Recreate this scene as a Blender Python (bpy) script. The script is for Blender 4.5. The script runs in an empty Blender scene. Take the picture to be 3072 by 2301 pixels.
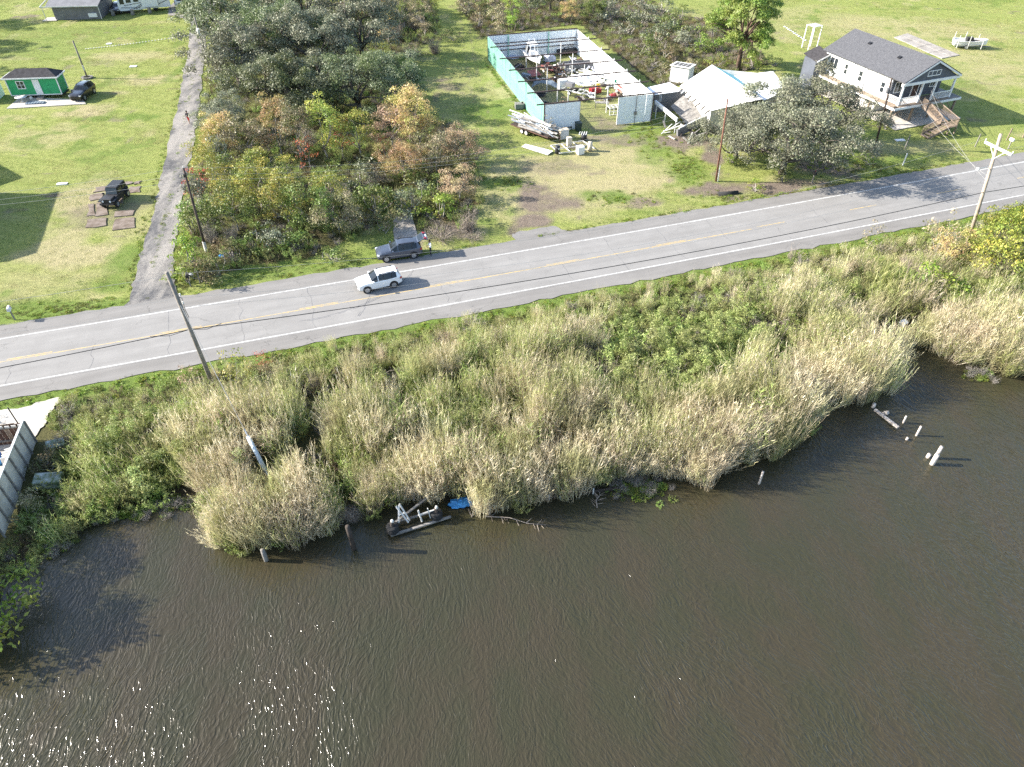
import bpy, bmesh, math, random
import numpy as np
from mathutils import Vector, Matrix

SC = bpy.context.scene
COL = SC.collection
R = math.radians
PI = math.pi

# ---------------------------------------------------------------- camera
cam_data = bpy.data.cameras.new('camera')
cam_data.sensor_width = 36.0
cam_data.lens = 36.0 * 0.70
cam_data.clip_start = 0.5
cam_data.clip_end = 6000
cam = bpy.data.objects.new('camera', cam_data)
COL.objects.link(cam)
cam.location = (0, 0, 38.4)
cam.rotation_euler = (R(90 - 41.0), 0, 0)
SC.camera = cam

# ---------------------------------------------------------------- sky and sun
SUN_EL = 26.5
SUN_DIR = -3.2           # heading of the shadows on the ground, degrees from +X
world = bpy.data.worlds.new('World')
SC.world = world
world.use_nodes = True
wn = world.node_tree.nodes
wl = world.node_tree.links
for n in list(wn):
    wn.remove(n)
sky = wn.new('ShaderNodeTexSky')
sky.sky_type = 'NISHITA'
sky.sun_disc = False
sky.sun_elevation = R(SUN_EL)
# the sun stands opposite to where shadows fall; Nishita rotation 0 = +Y, clockwise seen from above
sx, sy = -math.cos(R(SUN_DIR)), -math.sin(R(SUN_DIR))
sky.sun_rotation = math.atan2(sx, sy)
sky.air_density = 1.0
sky.dust_density = 1.2
bg = wn.new('ShaderNodeBackground')
bg.inputs['Strength'].default_value = 0.125
out = wn.new('ShaderNodeOutputWorld')
wl.new(sky.outputs[0], bg.inputs[0])
wl.new(bg.outputs[0], out.inputs[0])

sun_data = bpy.data.lights.new('sun', 'SUN')
sun_data.energy = 5.0
sun_data.angle = R(0.53)
sun_data.color = (1.0, 0.94, 0.85)
sun = bpy.data.objects.new('sun', sun_data)
COL.objects.link(sun)
d = Vector((-sx * math.cos(R(SUN_EL)), -sy * math.cos(R(SUN_EL)), -math.sin(R(SUN_EL))))
sun.rotation_euler = d.to_track_quat('-Z', 'Y').to_euler()

SC.view_settings.view_transform = 'Standard'
SC.view_settings.look = 'None'
SC.view_settings.exposure = 1.75
SC.view_settings.gamma = 1.0
SC.view_settings.use_curve_mapping = False
SC.render.engine = 'CYCLES'
SC.cycles.max_bounces = 6
SC.cycles.transparent_max_bounces = 8
SC.cycles.use_denoising = False

# ---------------------------------------------------------------- helpers
def tag(o, label=None, cat=None, group=None, kind=None):
    if label: o['label'] = label
    if cat: o['category'] = cat
    if group: o['group'] = group
    if kind: o['kind'] = kind
    return o

def thing(name, label, cat, loc=(0, 0, 0), rz=0.0, group=None):
    o = bpy.data.objects.new(name, None)
    o.empty_display_size = 0.3
    COL.objects.link(o)
    o.location = (loc[0], loc[1], loc[2] if len(loc) > 2 else 0.0)
    o.rotation_euler = (0, 0, rz)
    return tag(o, label, cat, group)

def link(name, me, parent=None):
    o = bpy.data.objects.new(name, me)
    COL.objects.link(o)
    if parent is not None:
        o.parent = parent
    return o

def copy_tree(o, label=None, loc=None, rz=None, scale=None, group=None):
    c = o.copy()
    COL.objects.link(c)
    if label: c['label'] = label
    if group: c['group'] = group
    if loc is not None: c.location = (loc[0], loc[1], loc[2] if len(loc) > 2 else c.location.z)
    if rz is not None: c.rotation_euler = (0, 0, rz)
    if scale is not None: c.scale = scale if hasattr(scale, '__len__') else (scale,) * 3
    for ch in list(o.children):
        k = ch.copy(); COL.objects.link(k); k.parent = c
        for g in list(ch.children):
            q = g.copy(); COL.objects.link(q); q.parent = k
    return c

class MB:
    """collects shapes and links them as one mesh object"""
    def __init__(s):
        s.v = []; s.f = []; s.m = []; s.mi = 0
    def mat(s, i):
        s.mi = i; return s
    def add(s, vs, fs):
        b = len(s.v); s.v.extend([tuple(p) for p in vs])
        for f in fs:
            s.f.append([b + i for i in f]); s.m.append(s.mi)
        return s
    def box(s, c, d, rz=0.0, rx=0.0, ry=0.0, taper=1.0):
        hx, hy, hz = d[0] / 2, d[1] / 2, d[2] / 2
        M = Matrix.Rotation(rz, 3, 'Z') @ Matrix.Rotation(ry, 3, 'Y') @ Matrix.Rotation(rx, 3, 'X')
        vs = []
        for z in (-hz, hz):
            t = taper if z > 0 else 1.0
            for x, y in ((-hx, -hy), (hx, -hy), (hx, hy), (-hx, hy)):
                p = M @ Vector((x * t, y * t, z)); vs.append((p.x + c[0], p.y + c[1], p.z + c[2]))
        return s.add(vs, [(0, 3, 2, 1), (4, 5, 6, 7), (0, 1, 5, 4), (1, 2, 6, 5), (2, 3, 7, 6), (3, 0, 4, 7)])
    def bar(s, a, b, w, h=None, up=(0, 0, 1)):
        """a rectangular bar from a to b"""
        h = w if h is None else h
        a = Vector(a); b = Vector(b); d = (b - a)
        if d.length < 1e-6: return s
        d.normalize(); u = Vector(up)
        if abs(d.dot(u)) > 0.98: u = Vector((1, 0, 0))
        x = d.cross(u).normalized() * w / 2; y = x.cross(d).normalized() * h / 2
        vs = [p + q for p in (a, b) for q in (-x - y, x - y, x + y, -x + y)]
        return s.add(vs, [(0, 3, 2, 1), (4, 5, 6, 7), (0, 1, 5, 4), (1, 2, 6, 5), (2, 3, 7, 6), (3, 0, 4, 7)])
    def tube(s, pts, r, n=8, cap=True):
        pts = [Vector(p) for p in pts]
        if not hasattr(r, '__len__'): r = [r] * len(pts)
        vs = []; fs = []
        for i, p in enumerate(pts):
            t = (pts[min(i + 1, len(pts) - 1)] - pts[max(i - 1, 0)])
            if t.length < 1e-7: t = Vector((0, 0, 1))
            t.normalize()
            u = Vector((1, 0, 0)) if abs(t.z) > 0.9 else Vector((0, 0, 1))
            x = t.cross(u).normalized(); y = t.cross(x).normalized()
            for k in range(n):
                a = 2 * PI * k / n
                vs.append(p + (x * math.cos(a) + y * math.sin(a)) * r[i])
        for i in range(len(pts) - 1):
            for k in range(n):
                k2 = (k + 1) % n
                fs.append((i * n + k, i * n + k2, (i + 1) * n + k2, (i + 1) * n + k))
        if cap:
            fs.append(tuple(range(n - 1, -1, -1)))
            fs.append(tuple((len(pts) - 1) * n + k for k in range(n)))
        return s.add(vs, fs)
    def prism(s, poly, z0, z1):
        n = len(poly)
        vs = [(p[0], p[1], z0) for p in poly] + [(p[0], p[1], z1) for p in poly]
        fs = [tuple(range(n - 1, -1, -1)), tuple(range(n, 2 * n))]
        fs += [(i, (i + 1) % n, n + (i + 1) % n, n + i) for i in range(n)]
        return s.add(vs, fs)
    def lathe(s, prof, c=(0, 0, 0), n=16, axis='z'):
        vs = []; fs = []
        for r_, z in prof:
            for k in range(n):
                a = 2 * PI * k / n; x, y = r_ * math.cos(a), r_ * math.sin(a)
                p = (x, y, z) if axis == 'z' else ((x, z, y) if axis == 'y' else (z, x, y))
                vs.append((p[0] + c[0], p[1] + c[1], p[2] + c[2]))
        for i in range(len(prof) - 1):
            for k in range(n):
                k2 = (k + 1) % n
                fs.append((i * n + k, i * n + k2, (i + 1) * n + k2, (i + 1) * n + k))
        fs.append(tuple(range(n - 1, -1, -1))); fs.append(tuple((len(prof) - 1) * n + k for k in range(n)))
        return s.add(vs, fs)
    def quad(s, a, b, c, d):
        return s.add([a, b, c, d], [(0, 1, 2, 3)])
    def slab(s, quad, t):
        """a sheet of thickness t hanging below the four given points"""
        q = [Vector(p) for p in quad]
        n = (q[1] - q[0]).cross(q[3] - q[0]).normalized() * t
        vs = [p for p in q] + [p - n for p in q]
        return s.add(vs, [(0, 1, 2, 3), (7, 6, 5, 4), (0, 4, 5, 1), (1, 5, 6, 2), (2, 6, 7, 3), (3, 7, 4, 0)])
    def mesh(s, name, mats, smooth=False):
        me = bpy.data.meshes.new(name)
        me.from_pydata(s.v, [], s.f)
        mats = mats if isinstance(mats, (list, tuple)) else [mats]
        for m in mats: me.materials.append(m)
        if len(mats) > 1: me.polygons.foreach_set('material_index', s.m)
        bm = bmesh.new(); bm.from_mesh(me); bmesh.ops.recalc_face_normals(bm, faces=bm.faces[:]); bm.to_mesh(me); bm.free()
        if smooth: me.polygons.foreach_set('use_smooth', [True] * len(me.polygons))
        me.update()
        return me
    def build(s, name, mats, parent=None, smooth=False, bevel=0.0):
        o = link(name, s.mesh(name, mats, smooth), parent)
        if bevel:
            b = o.modifiers.new('bevel', 'BEVEL'); b.width = bevel; b.segments = 2; b.limit_method = 'ANGLE'
        return o

def np_mesh(name, verts, faces_n, faces, mats, mat_idx=None, smooth=False):
    """mesh from numpy: all faces have faces_n corners"""
    me = bpy.data.meshes.new(name)
    nv = len(verts); nf = len(faces)
    me.vertices.add(nv); me.vertices.foreach_set('co', np.asarray(verts, np.float32).ravel())
    me.loops.add(nf * faces_n); me.loops.foreach_set('vertex_index', np.asarray(faces, np.int32).ravel())
    me.polygons.add(nf); me.polygons.foreach_set('loop_start', np.arange(0, nf * faces_n, faces_n, dtype=np.int32))
    try: me.polygons.foreach_set('loop_total', np.full(nf, faces_n, np.int32))
    except Exception: pass
    for m in (mats if isinstance(mats, (list, tuple)) else [mats]): me.materials.append(m)
    if mat_idx is not None: me.polygons.foreach_set('material_index', np.asarray(mat_idx, np.int32))
    if smooth: me.polygons.foreach_set('use_smooth', np.ones(nf, bool))
    me.update(calc_edges=True); me.validate()
    return me

# ---------------------------------------------------------------- materials
class NT:
    def __init__(s, name):
        s.m = bpy.data.materials.new(name); s.m.use_nodes = True
        s.t = s.m.node_tree; s.n = s.t.nodes; s.l = s.t.links
        s.b = s.n['Principled BSDF']; s.o = s.n['Material Output']
    def new(s, t, **kw):
        n = s.n.new(t)
        for k, v in kw.items(): setattr(n, k, v)
        return n
    def set(s, sock, v):
        if hasattr(v, 'is_output') or isinstance(v, bpy.types.NodeSocket): s.l.new(v, sock)
        else:
            if hasattr(v, '__len__') and len(v) == 3 and sock.type == 'RGBA': v = (*v, 1)
            sock.default_value = v
    def coord(s, kind='Object'):
        return s.new('ShaderNodeTexCoord').outputs[kind]
    def wpos(s):
        return s.new('ShaderNodeNewGeometry').outputs['Position']
    def map(s, v, scale=(1, 1, 1), rot=(0, 0, 0), loc=(0, 0, 0)):
        n = s.new('ShaderNodeMapping'); s.l.new(v, n.inputs['Vector'])
        n.inputs['Scale'].default_value = scale; n.inputs['Rotation'].default_value = rot; n.inputs['Location'].default_value = loc
        return n.outputs[0]
    def noise(s, v, scale, detail=4, rough=0.55, dist=0.0):
        n = s.new('ShaderNodeTexNoise'); s.l.new(v, n.inputs['Vector'])
        n.inputs['Scale'].default_value = scale; n.inputs['Detail'].default_value = detail
        n.inputs['Roughness'].default_value = rough; n.inputs['Distortion'].default_value = dist
        return n.outputs['Fac']
    def ramp(s, f, stops, interp='LINEAR'):
        n = s.new('ShaderNodeValToRGB'); s.l.new(f, n.inputs[0]); e = n.color_ramp.elements; n.color_ramp.interpolation = interp
        while len(e) < len(stops): e.new(0.5)
        for i, (p, c) in enumerate(stops):
            e[i].position = p
            e[i].color = (c, c, c, 1) if not hasattr(c, '__len__') else (*c[:3], 1)
        return n.outputs[0]
    def mix(s, f, a, b, blend='MIX'):
        n = s.new('ShaderNodeMix', data_type='RGBA', blend_type=blend)
        s.set(n.inputs[0], f); s.set(n.inputs[6], a); s.set(n.inputs[7], b)
        return n.outputs[2]
    def math(s, op, a, b=0.0, clamp=False):
        n = s.new('ShaderNodeMath', operation=op, use_clamp=clamp); s.set(n.inputs[0], a); s.set(n.inputs[1], b)
        return n.outputs[0]
    def attr(s, name):
        return s.new('ShaderNodeAttribute', attribute_name=name).outputs['Fac']
    def bump(s, h, strength=0.3, dist=0.05, normal=None):
        n = s.new('ShaderNodeBump'); n.inputs['Strength'].default_value = strength; n.inputs['Distance'].default_value = dist
        s.l.new(h, n.inputs['Height'])
        if normal is not None: s.l.new(normal, n.inputs['Normal'])
        return n.outputs[0]
    def fin(s, color=None, rough=0.7, spec=0.4, metal=0.0, normal=None):
        if color is not None: s.set(s.b.inputs['Base Color'], color)
        s.set(s.b.inputs['Roughness'], rough); s.b.inputs['Specular IOR Level'].default_value = spec
        s.b.inputs['Metallic'].default_value = metal
        if normal is not None: s.l.new(normal, s.b.inputs['Normal'])
        return s.m

def mat(name, c, rough=0.6, var=0.25, scale=3.0, spec=0.4, metal=0.0, bump=0.0, c2=None, bscale=None, lo=0.4, hi=0.65):
    """weathered plain material: colour drifts between c and c2 with noise"""
    n = NT(name); v = n.coord()
    f = n.ramp(n.noise(v, scale, 5, 0.62), [(lo, 0.0), (hi, 1.0)])
    c2 = c2 or tuple(x * (1 - var) for x in c)
    col = n.mix(f, c, c2)
    nm = n.bump(n.noise(v, bscale or scale * 6, 4), bump, 0.02) if bump else None
    return n.fin(col, rough, spec, metal, nm)

# ---------------------------------------------------------------- the ground
WATER_Z = -0.9
SHORE = [(-140.0, 14.0), (-60.0, 17.0), (-34.27, 20.21), (-31.98, 22.93), (-32.46, 26.06), (-31.40, 26.88), (-30.69, 28.47), (-29.41, 30.30),
         (-27.48, 31.70), (-25.23, 32.53), (-23.02, 32.71), (-21.21, 31.81), (-20.02, 30.38), (-18.60, 28.79),
         (-16.67, 28.42), (-14.38, 29.17), (-12.67, 29.82), (-11.41, 31.38), (-8.51, 31.38), (-6.62, 31.81),
         (-4.73, 32.26), (-1.81, 31.96), (0.44, 32.26), (3.06, 32.89), (5.42, 33.56), (7.49, 34.44),
         (9.95, 35.34), (11.66, 35.34), (13.84, 34.44), (16.25, 36.20), (18.57, 36.94), (20.37, 37.42),
         (21.83, 38.26), (23.38, 41.20), (25.11, 42.29), (27.36, 43.40), (28.47, 43.32), (30.20, 43.77),
         (32.23, 46.97), (33.08, 50.44), (35.35, 50.78), (37.26, 50.44), (38.16, 48.78), (39.98, 47.55),
         (42.03, 46.92), (43.38, 46.31), (48.89, 44.81), (75.0, 44.0), (140.0, 62.0)]
SH = np.array(SHORE)

def seg_dist(px, py, poly, closed=False):
    """distance to a polyline and side of it (+ to the left when walking along)"""
    best = np.full(px.shape, 1e9)
    for i in range(len(poly) - (0 if closed else 1)):
        a = poly[i]; b = poly[(i + 1) % len(poly)]
        dx, dy = b[0] - a[0], b[1] - a[1]; L2 = dx * dx + dy * dy + 1e-9
        t = np.clip(((px - a[0]) * dx + (py - a[1]) * dy) / L2, 0, 1)
        d = np.hypot(px - a[0] - t * dx, py - a[1] - t * dy)
        best = np.minimum(best, d)
    return best

def inside(px, py, poly):
    r = np.zeros(px.shape, bool); n = len(poly)
    for i in range(n):
        x0, y0 = poly[i]; x1, y1 = poly[(i + 1) % n]
        c = ((y0 > py) != (y1 > py)) & (px < (x1 - x0) * (py - y0) / (y1 - y0 + 1e-12) + x0)
        r ^= c
    return r

WATER_POLY = [tuple(p) for p in SH] + [(140.0, -300.0), (-140.0, -300.0)]
def shore_d(px, py):
    d = seg_dist(px, py, SH)
    w = inside(px, py, WATER_POLY)
    return np.where(w, -d, d)

def smooth(a, b, x):
    t = np.clip((x - a) / (b - a), 0, 1); return t * t * (3 - 2 * t)

# centre line of the road: y = f(x)
_rc = np.polyfit([-43.37, -37.73, -15.28, -2.5, 18.0, 41.14, 63.4], [47.0, 48.7, 56.15, 60.34, 67.15, 74.74, 82.9], 2)
def road_y(x): return np.polyval(_rc, x)
def road_n(x):
    s = np.polyval(np.polyder(_rc), x); L = math.hypot(1, s); return (-s / L, 1 / L)
def road_pt(x, off):
    n = road_n(x); return (x + n[0] * off, float(road_y(x)) + n[1] * off)
def road_off(px, py):
    """signed offset from the centre line (approximate, + is away from the water)"""
    s = np.polyval(np.polyder(_rc), px); return (py - np.polyval(_rc, px)) / np.sqrt(1 + s * s)

_rng = np.random.default_rng(4)
def vnoise(px, py, sc, seed=0):
    """value noise on numpy arrays"""
    r = np.random.default_rng(seed).random((64, 64))
    x = px / sc; y = py / sc
    xi = np.floor(x).astype(int); yi = np.floor(y).astype(int); fx = x - xi; fy = y - yi
    fx = fx * fx * (3 - 2 * fx); fy = fy * fy * (3 - 2 * fy)
    g = lambda i, j: r[i % 64, j % 64]
    return (g(xi, yi) * (1 - fx) + g(xi + 1, yi) * fx) * (1 - fy) + (g(xi, yi + 1) * (1 - fx) + g(xi + 1, yi + 1) * fx) * fy

def ground_z(px, py):
    px = np.asarray(px, float); py = np.asarray(py, float)
    d = shore_d(px, py)
    z = np.where(d > 0, -0.85 + 0.85 * smooth(0, 9, d), np.maximum(-0.85 + d * 0.45, -2.5))
    off = np.abs(road_off(px, py))
    z = z - 0.03 * smooth(3, 6, off) - 0.05 * vnoise(px, py, 3.1, 2) * smooth(4, 7, off)
    ditch = np.exp(-((road_off(px, py) - 9.0) / 1.6) ** 2) * ((px < -33) | ((px > -28) & (px < -13)))
    z = z - 0.3 * ditch
    return z
def gz(x, y): return float(ground_z(np.array([x]), np.array([y]))[0])

LANE_L = [(-37.04, 54.12), (-36.07, 55.90), (-37.72, 62.07), (-39.30, 68.80), (-41.44, 77.39), (-44.55, 88.57), (-48.80, 104.85), (-52.98, 119.41), (-56.86, 133.48), (-62.98, 152.77), (-68.77, 156.67), (-70.81, 162.32), (-72.29, 186.67)]
LANE_R = [(-31.05, 55.90), (-31.95, 57.30), (-34.04, 62.07), (-36.08, 68.80), (-38.41, 77.39), (-42.06, 91.73), (-44.52, 101.00), (-48.06, 113.23), (-52.78, 129.73), (-59.52, 152.77), (-60.88, 160.22), (-63.78, 174.08), (-65.34, 186.67)]
LANE = LANE_L + LANE_R[::-1]

def ell(px, py, c, rx, ry, seed=0, rag=0.45):
    """ragged ellipse mask"""
    q = np.hypot((px - c[0]) / rx, (py - c[1]) / ry)
    q = q + (vnoise(px, py, max(rx, ry) * 0.35, seed) - 0.5) * rag * 2 + (vnoise(px, py, 0.8, seed + 5) - 0.5) * 0.25
    return 1 - smooth(0.35, 1.25, q)

XS = np.concatenate([[-2500, -1200, -600, -300, -200, -160], np.arange(-130, 135.01, 0.55), [165, 210, 300, 600, 1200, 2500]])
YS = np.concatenate([[-1200, -400, -150, -60, 0], np.arange(16, 185.01, 0.55), [190, 200, 215, 240, 280, 350, 500, 900, 1600, 3000]])
GX, GY = np.meshgrid(XS, YS)
gx = GX.ravel(); gy = GY.ravel()
gzv = ground_z(gx, gy)
nx, ny = len(XS), len(YS)
idx = np.arange(nx * ny).reshape(ny, nx)
faces = np.stack([idx[:-1, :-1], idx[:-1, 1:], idx[1:, 1:], idx[1:, :-1]], -1).reshape(-1, 4)

n = NT('meadow_ground')
wp = n.wpos()
big = n.noise(wp, 0.06, 4, 0.6)
mid = n.noise(n.map(wp, (0.35, 1.0, 1)), 0.35, 5, 0.65)
fine = n.noise(n.map(wp, (1.0, 2.2, 1), (0, 0, R(8))), 1.6, 8, 0.78)
vf = n.noise(wp, 9.0, 4, 0.7)
grass = n.mix(n.ramp(fine, [(0.30, 0.0), (0.68, 1.0)]), (0.095, 0.135, 0.026), (0.285, 0.305, 0.095))
grass = n.mix(n.ramp(big, [(0.38, 0.0), (0.62, 1.0)]), grass, (0.195, 0.232, 0.060))
tan = n.mix(fine, (0.25, 0.215, 0.115), (0.40, 0.345, 0.205))
drym = n.math('MULTIPLY', n.ramp(n.math('ADD', n.math('MULTIPLY', mid, 0.65), n.math('MULTIPLY', n.attr('dry'), 0.6)), [(0.36, 0.0), (0.95, 1.0)]), 0.85)
mow = n.noise(n.map(n.map(wp, (1, 1, 1), (0, 0, R(14))), (0.06, 1.5, 1)), 1.0, 4, 0.6)
grass = n.mix(n.ramp(mow, [(0.36, 0.0), (0.66, 0.6)]), grass, (0.285, 0.295, 0.10))
spk = n.noise(wp, 3.2, 6, 0.8)
grass = n.mix(n.ramp(spk, [(0.30, 0.75), (0.50, 0.0)]), grass, (0.06, 0.10, 0.018))
col = n.mix(drym, grass, tan)
lush = n.mix(fine, (0.058, 0.108, 0.018), (0.165, 0.225, 0.048))
lm = n.ramp(n.math('ADD', n.math('MULTIPLY', n.noise(wp, 0.8, 5, 0.7), 0.7), n.math('MULTIPLY', n.attr('lush'), 0.6)), [(0.42, 0.0), (0.95, 0.9)])
col = n.mix(lm, col, lush)
rough = n.mix(fine, (0.045, 0.048, 0.018), (0.115, 0.105, 0.045))
rm = n.ramp(n.math('ADD', n.math('MULTIPLY', fine, 0.5), n.math('MULTIPLY', n.attr('rough'), 0.8)), [(0.45, 0.0), (0.75, 1.0)])
col = n.mix(rm, col, rough)
dirt = n.mix(n.noise(wp, 1.1, 5, 0.7), (0.085, 0.066, 0.052), (0.24, 0.195, 0.155))
dm = n.ramp(n.math('ADD', n.math('MULTIPLY', n.noise(wp, 0.9, 6, 0.7), 0.6), n.math('MULTIPLY', n.attr('dirt'), 0.75)), [(0.42, 0.0), (0.95, 1.0)])
col = n.mix(dm, col, dirt)
mudc = n.mix(fine, (0.022, 0.018, 0.012), (0.055, 0.045, 0.028))
col = n.mix(n.attr('mud'), col, mudc)
col = n.mix(n.ramp(vf, [(0.25, 0.0), (0.5, 1.0)]), n.mix(0.45, col, (0.03, 0.035, 0.012)), col)
hgt = n.math('ADD', n.math('MULTIPLY', fine, 0.7), n.math('MULTIPLY', vf, 0.5))
M_GROUND = n.fin(col, 0.95, 0.1, 0, n.bump(hgt, 0.9, 0.22))
gme = np_mesh('ground', np.stack([gx, gy, gzv], 1), 4, faces, M_GROUND, smooth=True)

def E(u, rx, ry, sd=0, rag=0.45): return ell(gx, gy, u, rx, ry, sd, rag)
dry = np.maximum.reduce([
    E((7.32, 79.99), 13, 9, 1), E((12.90, 83.65), 8, 8, 6), E((12.16, 88.57), 8, 6, 2), E((2.63, 83.65), 6, 6, 3), E((1.26, 116.26), 6, 14, 5) * 0.8,
    E((-62.87, 104.85), 6, 3, 7), E((-66.18, 129.73), 7, 4, 8) * 0.7, E((-58.69, 117.82), 7, 3, 9), E((-49.99, 77.39), 4, 6, 10), E((-47.60, 67.38), 4, 7, 11),
    E((-44.93, 64.65), 6, 3, 12), E((-41.79, 73.31), 3, 9, 13) * 0.5, E((79.52, 145.86), 26, 12, 14) * 0.75, E((81.07, 124.40), 16, 16, 15) * 0.7,
    E((51.11, 91.73), 9, 3, 16) * 0.7, E((53.18, 152.77), 18, 12, 17) * 0.5, E((-36.55, 73.31), 1.2, 12, 18) * 0.8, E((-63.71, 93.92), 8, 5, 19) * 0.6,
    E((-48.18, 59.62), 9, 4, 20) * 0.5, E((21.12, 73.31), 8, 2, 21) * 0.6, E((-8.29, 108.92), 4, 18, 22) * 0.4])
dirt_ = np.maximum.reduce([
    E((2.41, 74.10), 2.8, 6.0, 31, 0.7), E((3.98, 75.72), 3.5, 3.5, 32) * 0.8, E((6.28, 75.72), 3, 1.6, 33) * 0.85, E((14.70, 75.72), 2.6, 1.4, 34) * 0.9,
    E((13.14, 93.92), 4, 2.4, 35) * 0.75, E((5.18, 85.57), 5, 2.6, 30) * 0.55, E((13.27, 99.77), 3, 5, 36) * 0.7, E((25.85, 88.57), 1.6, 7, 37) * 0.9, E((24.24, 79.11), 4, 2.4, 38),
    E((30.40, 79.99), 9, 2.6, 39), E((39.09, 84.60), 5, 3, 40), E((22.52, 93.92), 4.5, 4, 41) * 0.9, np.where(inside(gx, gy, [(4.33, 96.55), (19.40, 100.75), (12.01, 132.72), (-3.73, 127.56)]), .72, 0.0) * 0.55, E((3.10, 104.85), 3, 8, 43) * 0.4,
    E((-9.15, 114.73), 3.5, 2, 44) * 0.7, E((-10.93, 117.82), 3, 1.4, 45) * 0.8, E((-96.36, 155.19), 3, 2, 46) * 0.8, E((-45.91, 73.31), 5.4, 4.6, 47, 0.25) * 0.55,
    E((-6.00, 69.52), 5, 2.2, 48) * 0.8, E((-9.43, 164.18), 4, 3, 49) * 0.5, E((-69.20, 126.14), 4, 2, 52) * 0.4, E((-53.31, 77.81), 1.2, 0.6, 53)])
lush_ = np.maximum.reduce([
    E((12.21, 77.39), 5, 2.2, 61), E((18.94, 93.92), 4, 8, 62) * 0.8, E((21.52, 83.65), 3.4, 6, 63) * 0.9, E((-0.24, 80.88), 4, 2.4, 64), E((-2.72, 104.85), 6, 5, 65) * 0.9,
    E((-39.24, 63.35), 2.2, 6, 66) * 0.9, E((-40.55, 55.08), 12, 2.0, 67), E((-45.14, 53.75), 6, 1.6, 68), E((-58.57, 101.63), 4, 1.6, 69), E((-52.65, 102.26), 4, 1.6, 70), E((-21.45, 62.70), 14, 3, 71) * 0.8,
    E((-13.46, 66.00), 4, 2, 72) * 0.7, E((40.40, 88.57), 6, 3, 73), E((66.38, 116.26), 10, 5, 74) * 0.8, E((-86.08, 137.42), 16, 10, 75) * 0.5, E((-76.50, 145.86), 14, 4, 76) * 0.6, E((47.28, 87.55), 7, 2, 77) * 0.8,
    E((2.76, 60.22), 12, 1.2, 78) * 0.9, E((-50.34, 87.55), 6, 9, 79) * 0.35])
lush_ = np.maximum(lush_, .75 * smooth(.76, .9, vnoise(gx, gy, 2.3, 101))); dry = np.maximum(dry, .6 * smooth(.74, .92, vnoise(gx, gy, 3.3, 102))); dirt_ = np.maximum(dirt_, .55 * smooth(.86, .97, vnoise(gx, gy, 1.9, 103)))
for k_ in range(2):   # two-wheel track up the mown strip and across the yard
    tr = [(p_[0] + 1.5 * k_, p_[1]) for p_ in ((3.52, 73.31), (2.59, 81.79), (-1.59, 92.81), (-5.14, 104.85), (-7.10, 121.04), (-9.38, 143.67), (-11.36, 174.08))]
    dirt_ = np.maximum(dirt_, .5 * (1 - smooth(.15, .75, seg_dist(gx, gy, tr) + vnoise(gx, gy, 1.1, 104) * .5)))
ro = road_off(gx, gy); sd_ = shore_d(gx, gy)
nearverge = smooth(-5.0, -6.2, ro) * (sd_ > -1)
lush_ = np.maximum(lush_, smooth(-4.6, -5.2, ro) * (1 - smooth(-6.8, -8.0, ro)))
WOODS = [(-31.65, 59.03), (-33.64, 63.35), (-36.36, 73.31), (-40.15, 87.55), (-46.25, 108.92), (-58.54, 152.77), (-67.65, 186.67), (-18.23, 186.67), (-13.10, 139.45), (-20.38, 129.73), (-13.39, 104.85), (-6.30, 98.56), (-3.94, 83.65), (-3.22, 73.31), (-5.24, 68.80), (-10.61, 68.80), (-13.14, 71.76), (-15.64, 68.80), (-19.68, 64.00), (-26.67, 62.07), (-29.06, 59.03)]
BACKWOODS = [(-10.74, 162.84), (-5.89, 141.54), (13.16, 150.41), (22.27, 116.26), (27.24, 114.73), (43.89, 126.14), (40.77, 152.77), (31.11, 157.67), (28.11, 186.67), (-12.05, 186.67)]
rough_ = np.maximum(np.where(inside(gx, gy, WOODS), 1.0, 0.0) * smooth(0, 1.5, seg_dist(gx, gy, WOODS, True)), nearverge * smooth(-6.0, -8.5, ro))
rough_ = np.maximum(rough_, np.where(inside(gx, gy, BACKWOODS), 1.0, 0.0))
mud_ = (1 - smooth(0.6, 2.6, sd_)) * 1.0
for nm, a in (('dry', dry), ('dirt', dirt_), ('lush', lush_), ('rough', rough_), ('mud', mud_)):
    at = gme.attributes.new(nm, 'FLOAT', 'POINT'); at.data.foreach_set('value', np.asarray(a, np.float32))
tag(link('ground', gme), kind='structure')

# ---------------------------------------------------------------- the bayou
n = NT('bayou_water')
wp = n.wpos()
# wind ripples: crests run roughly away from the camera on the left and slant on the right
warp = n.noise(wp, 0.10, 3, 0.5)
wsc = n.new('ShaderNodeVectorMath', operation='SCALE'); tn = n.new('ShaderNodeTexNoise'); n.l.new(wp, tn.inputs['Vector']); tn.inputs['Scale'].default_value = 0.13; tn.inputs['Detail'].default_value = 3
n.l.new(tn.outputs['Color'], wsc.inputs[0]); wsc.inputs['Scale'].default_value = 3.4
vm = n.new('ShaderNodeVectorMath', operation='ADD'); n.l.new(wp, vm.inputs[0]); n.l.new(wsc.outputs[0], vm.inputs[1]); wv = vm.outputs[0]
def crests(ang, sc, st=0.30):
    a_ = n.noise(n.map(n.map(wv, (1, 1, 1), (0, 0, R(ang))), (1.0, st, 1)), sc, 2, 0.5, 0.35)
    return n.math('SUBTRACT', 1.0, n.math('ABSOLUTE', n.math('SUBTRACT', n.math('MULTIPLY', a_, 2.0), 1.0)))
sx_ = n.new('ShaderNodeSeparateXYZ'); n.l.new(wp, sx_.inputs[0])
side = n.new('ShaderNodeMapRange', interpolation_type='SMOOTHSTEP'); n.l.new(sx_.outputs['X'], side.inputs[0]); side.inputs[1].default_value = -9.0; side.inputs[2].default_value = 13.0
cl = n.math('POWER', crests(-3, 3.7), 3.0); cr_ = n.math('POWER', crests(-38, 3.6), 3.0)
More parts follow.
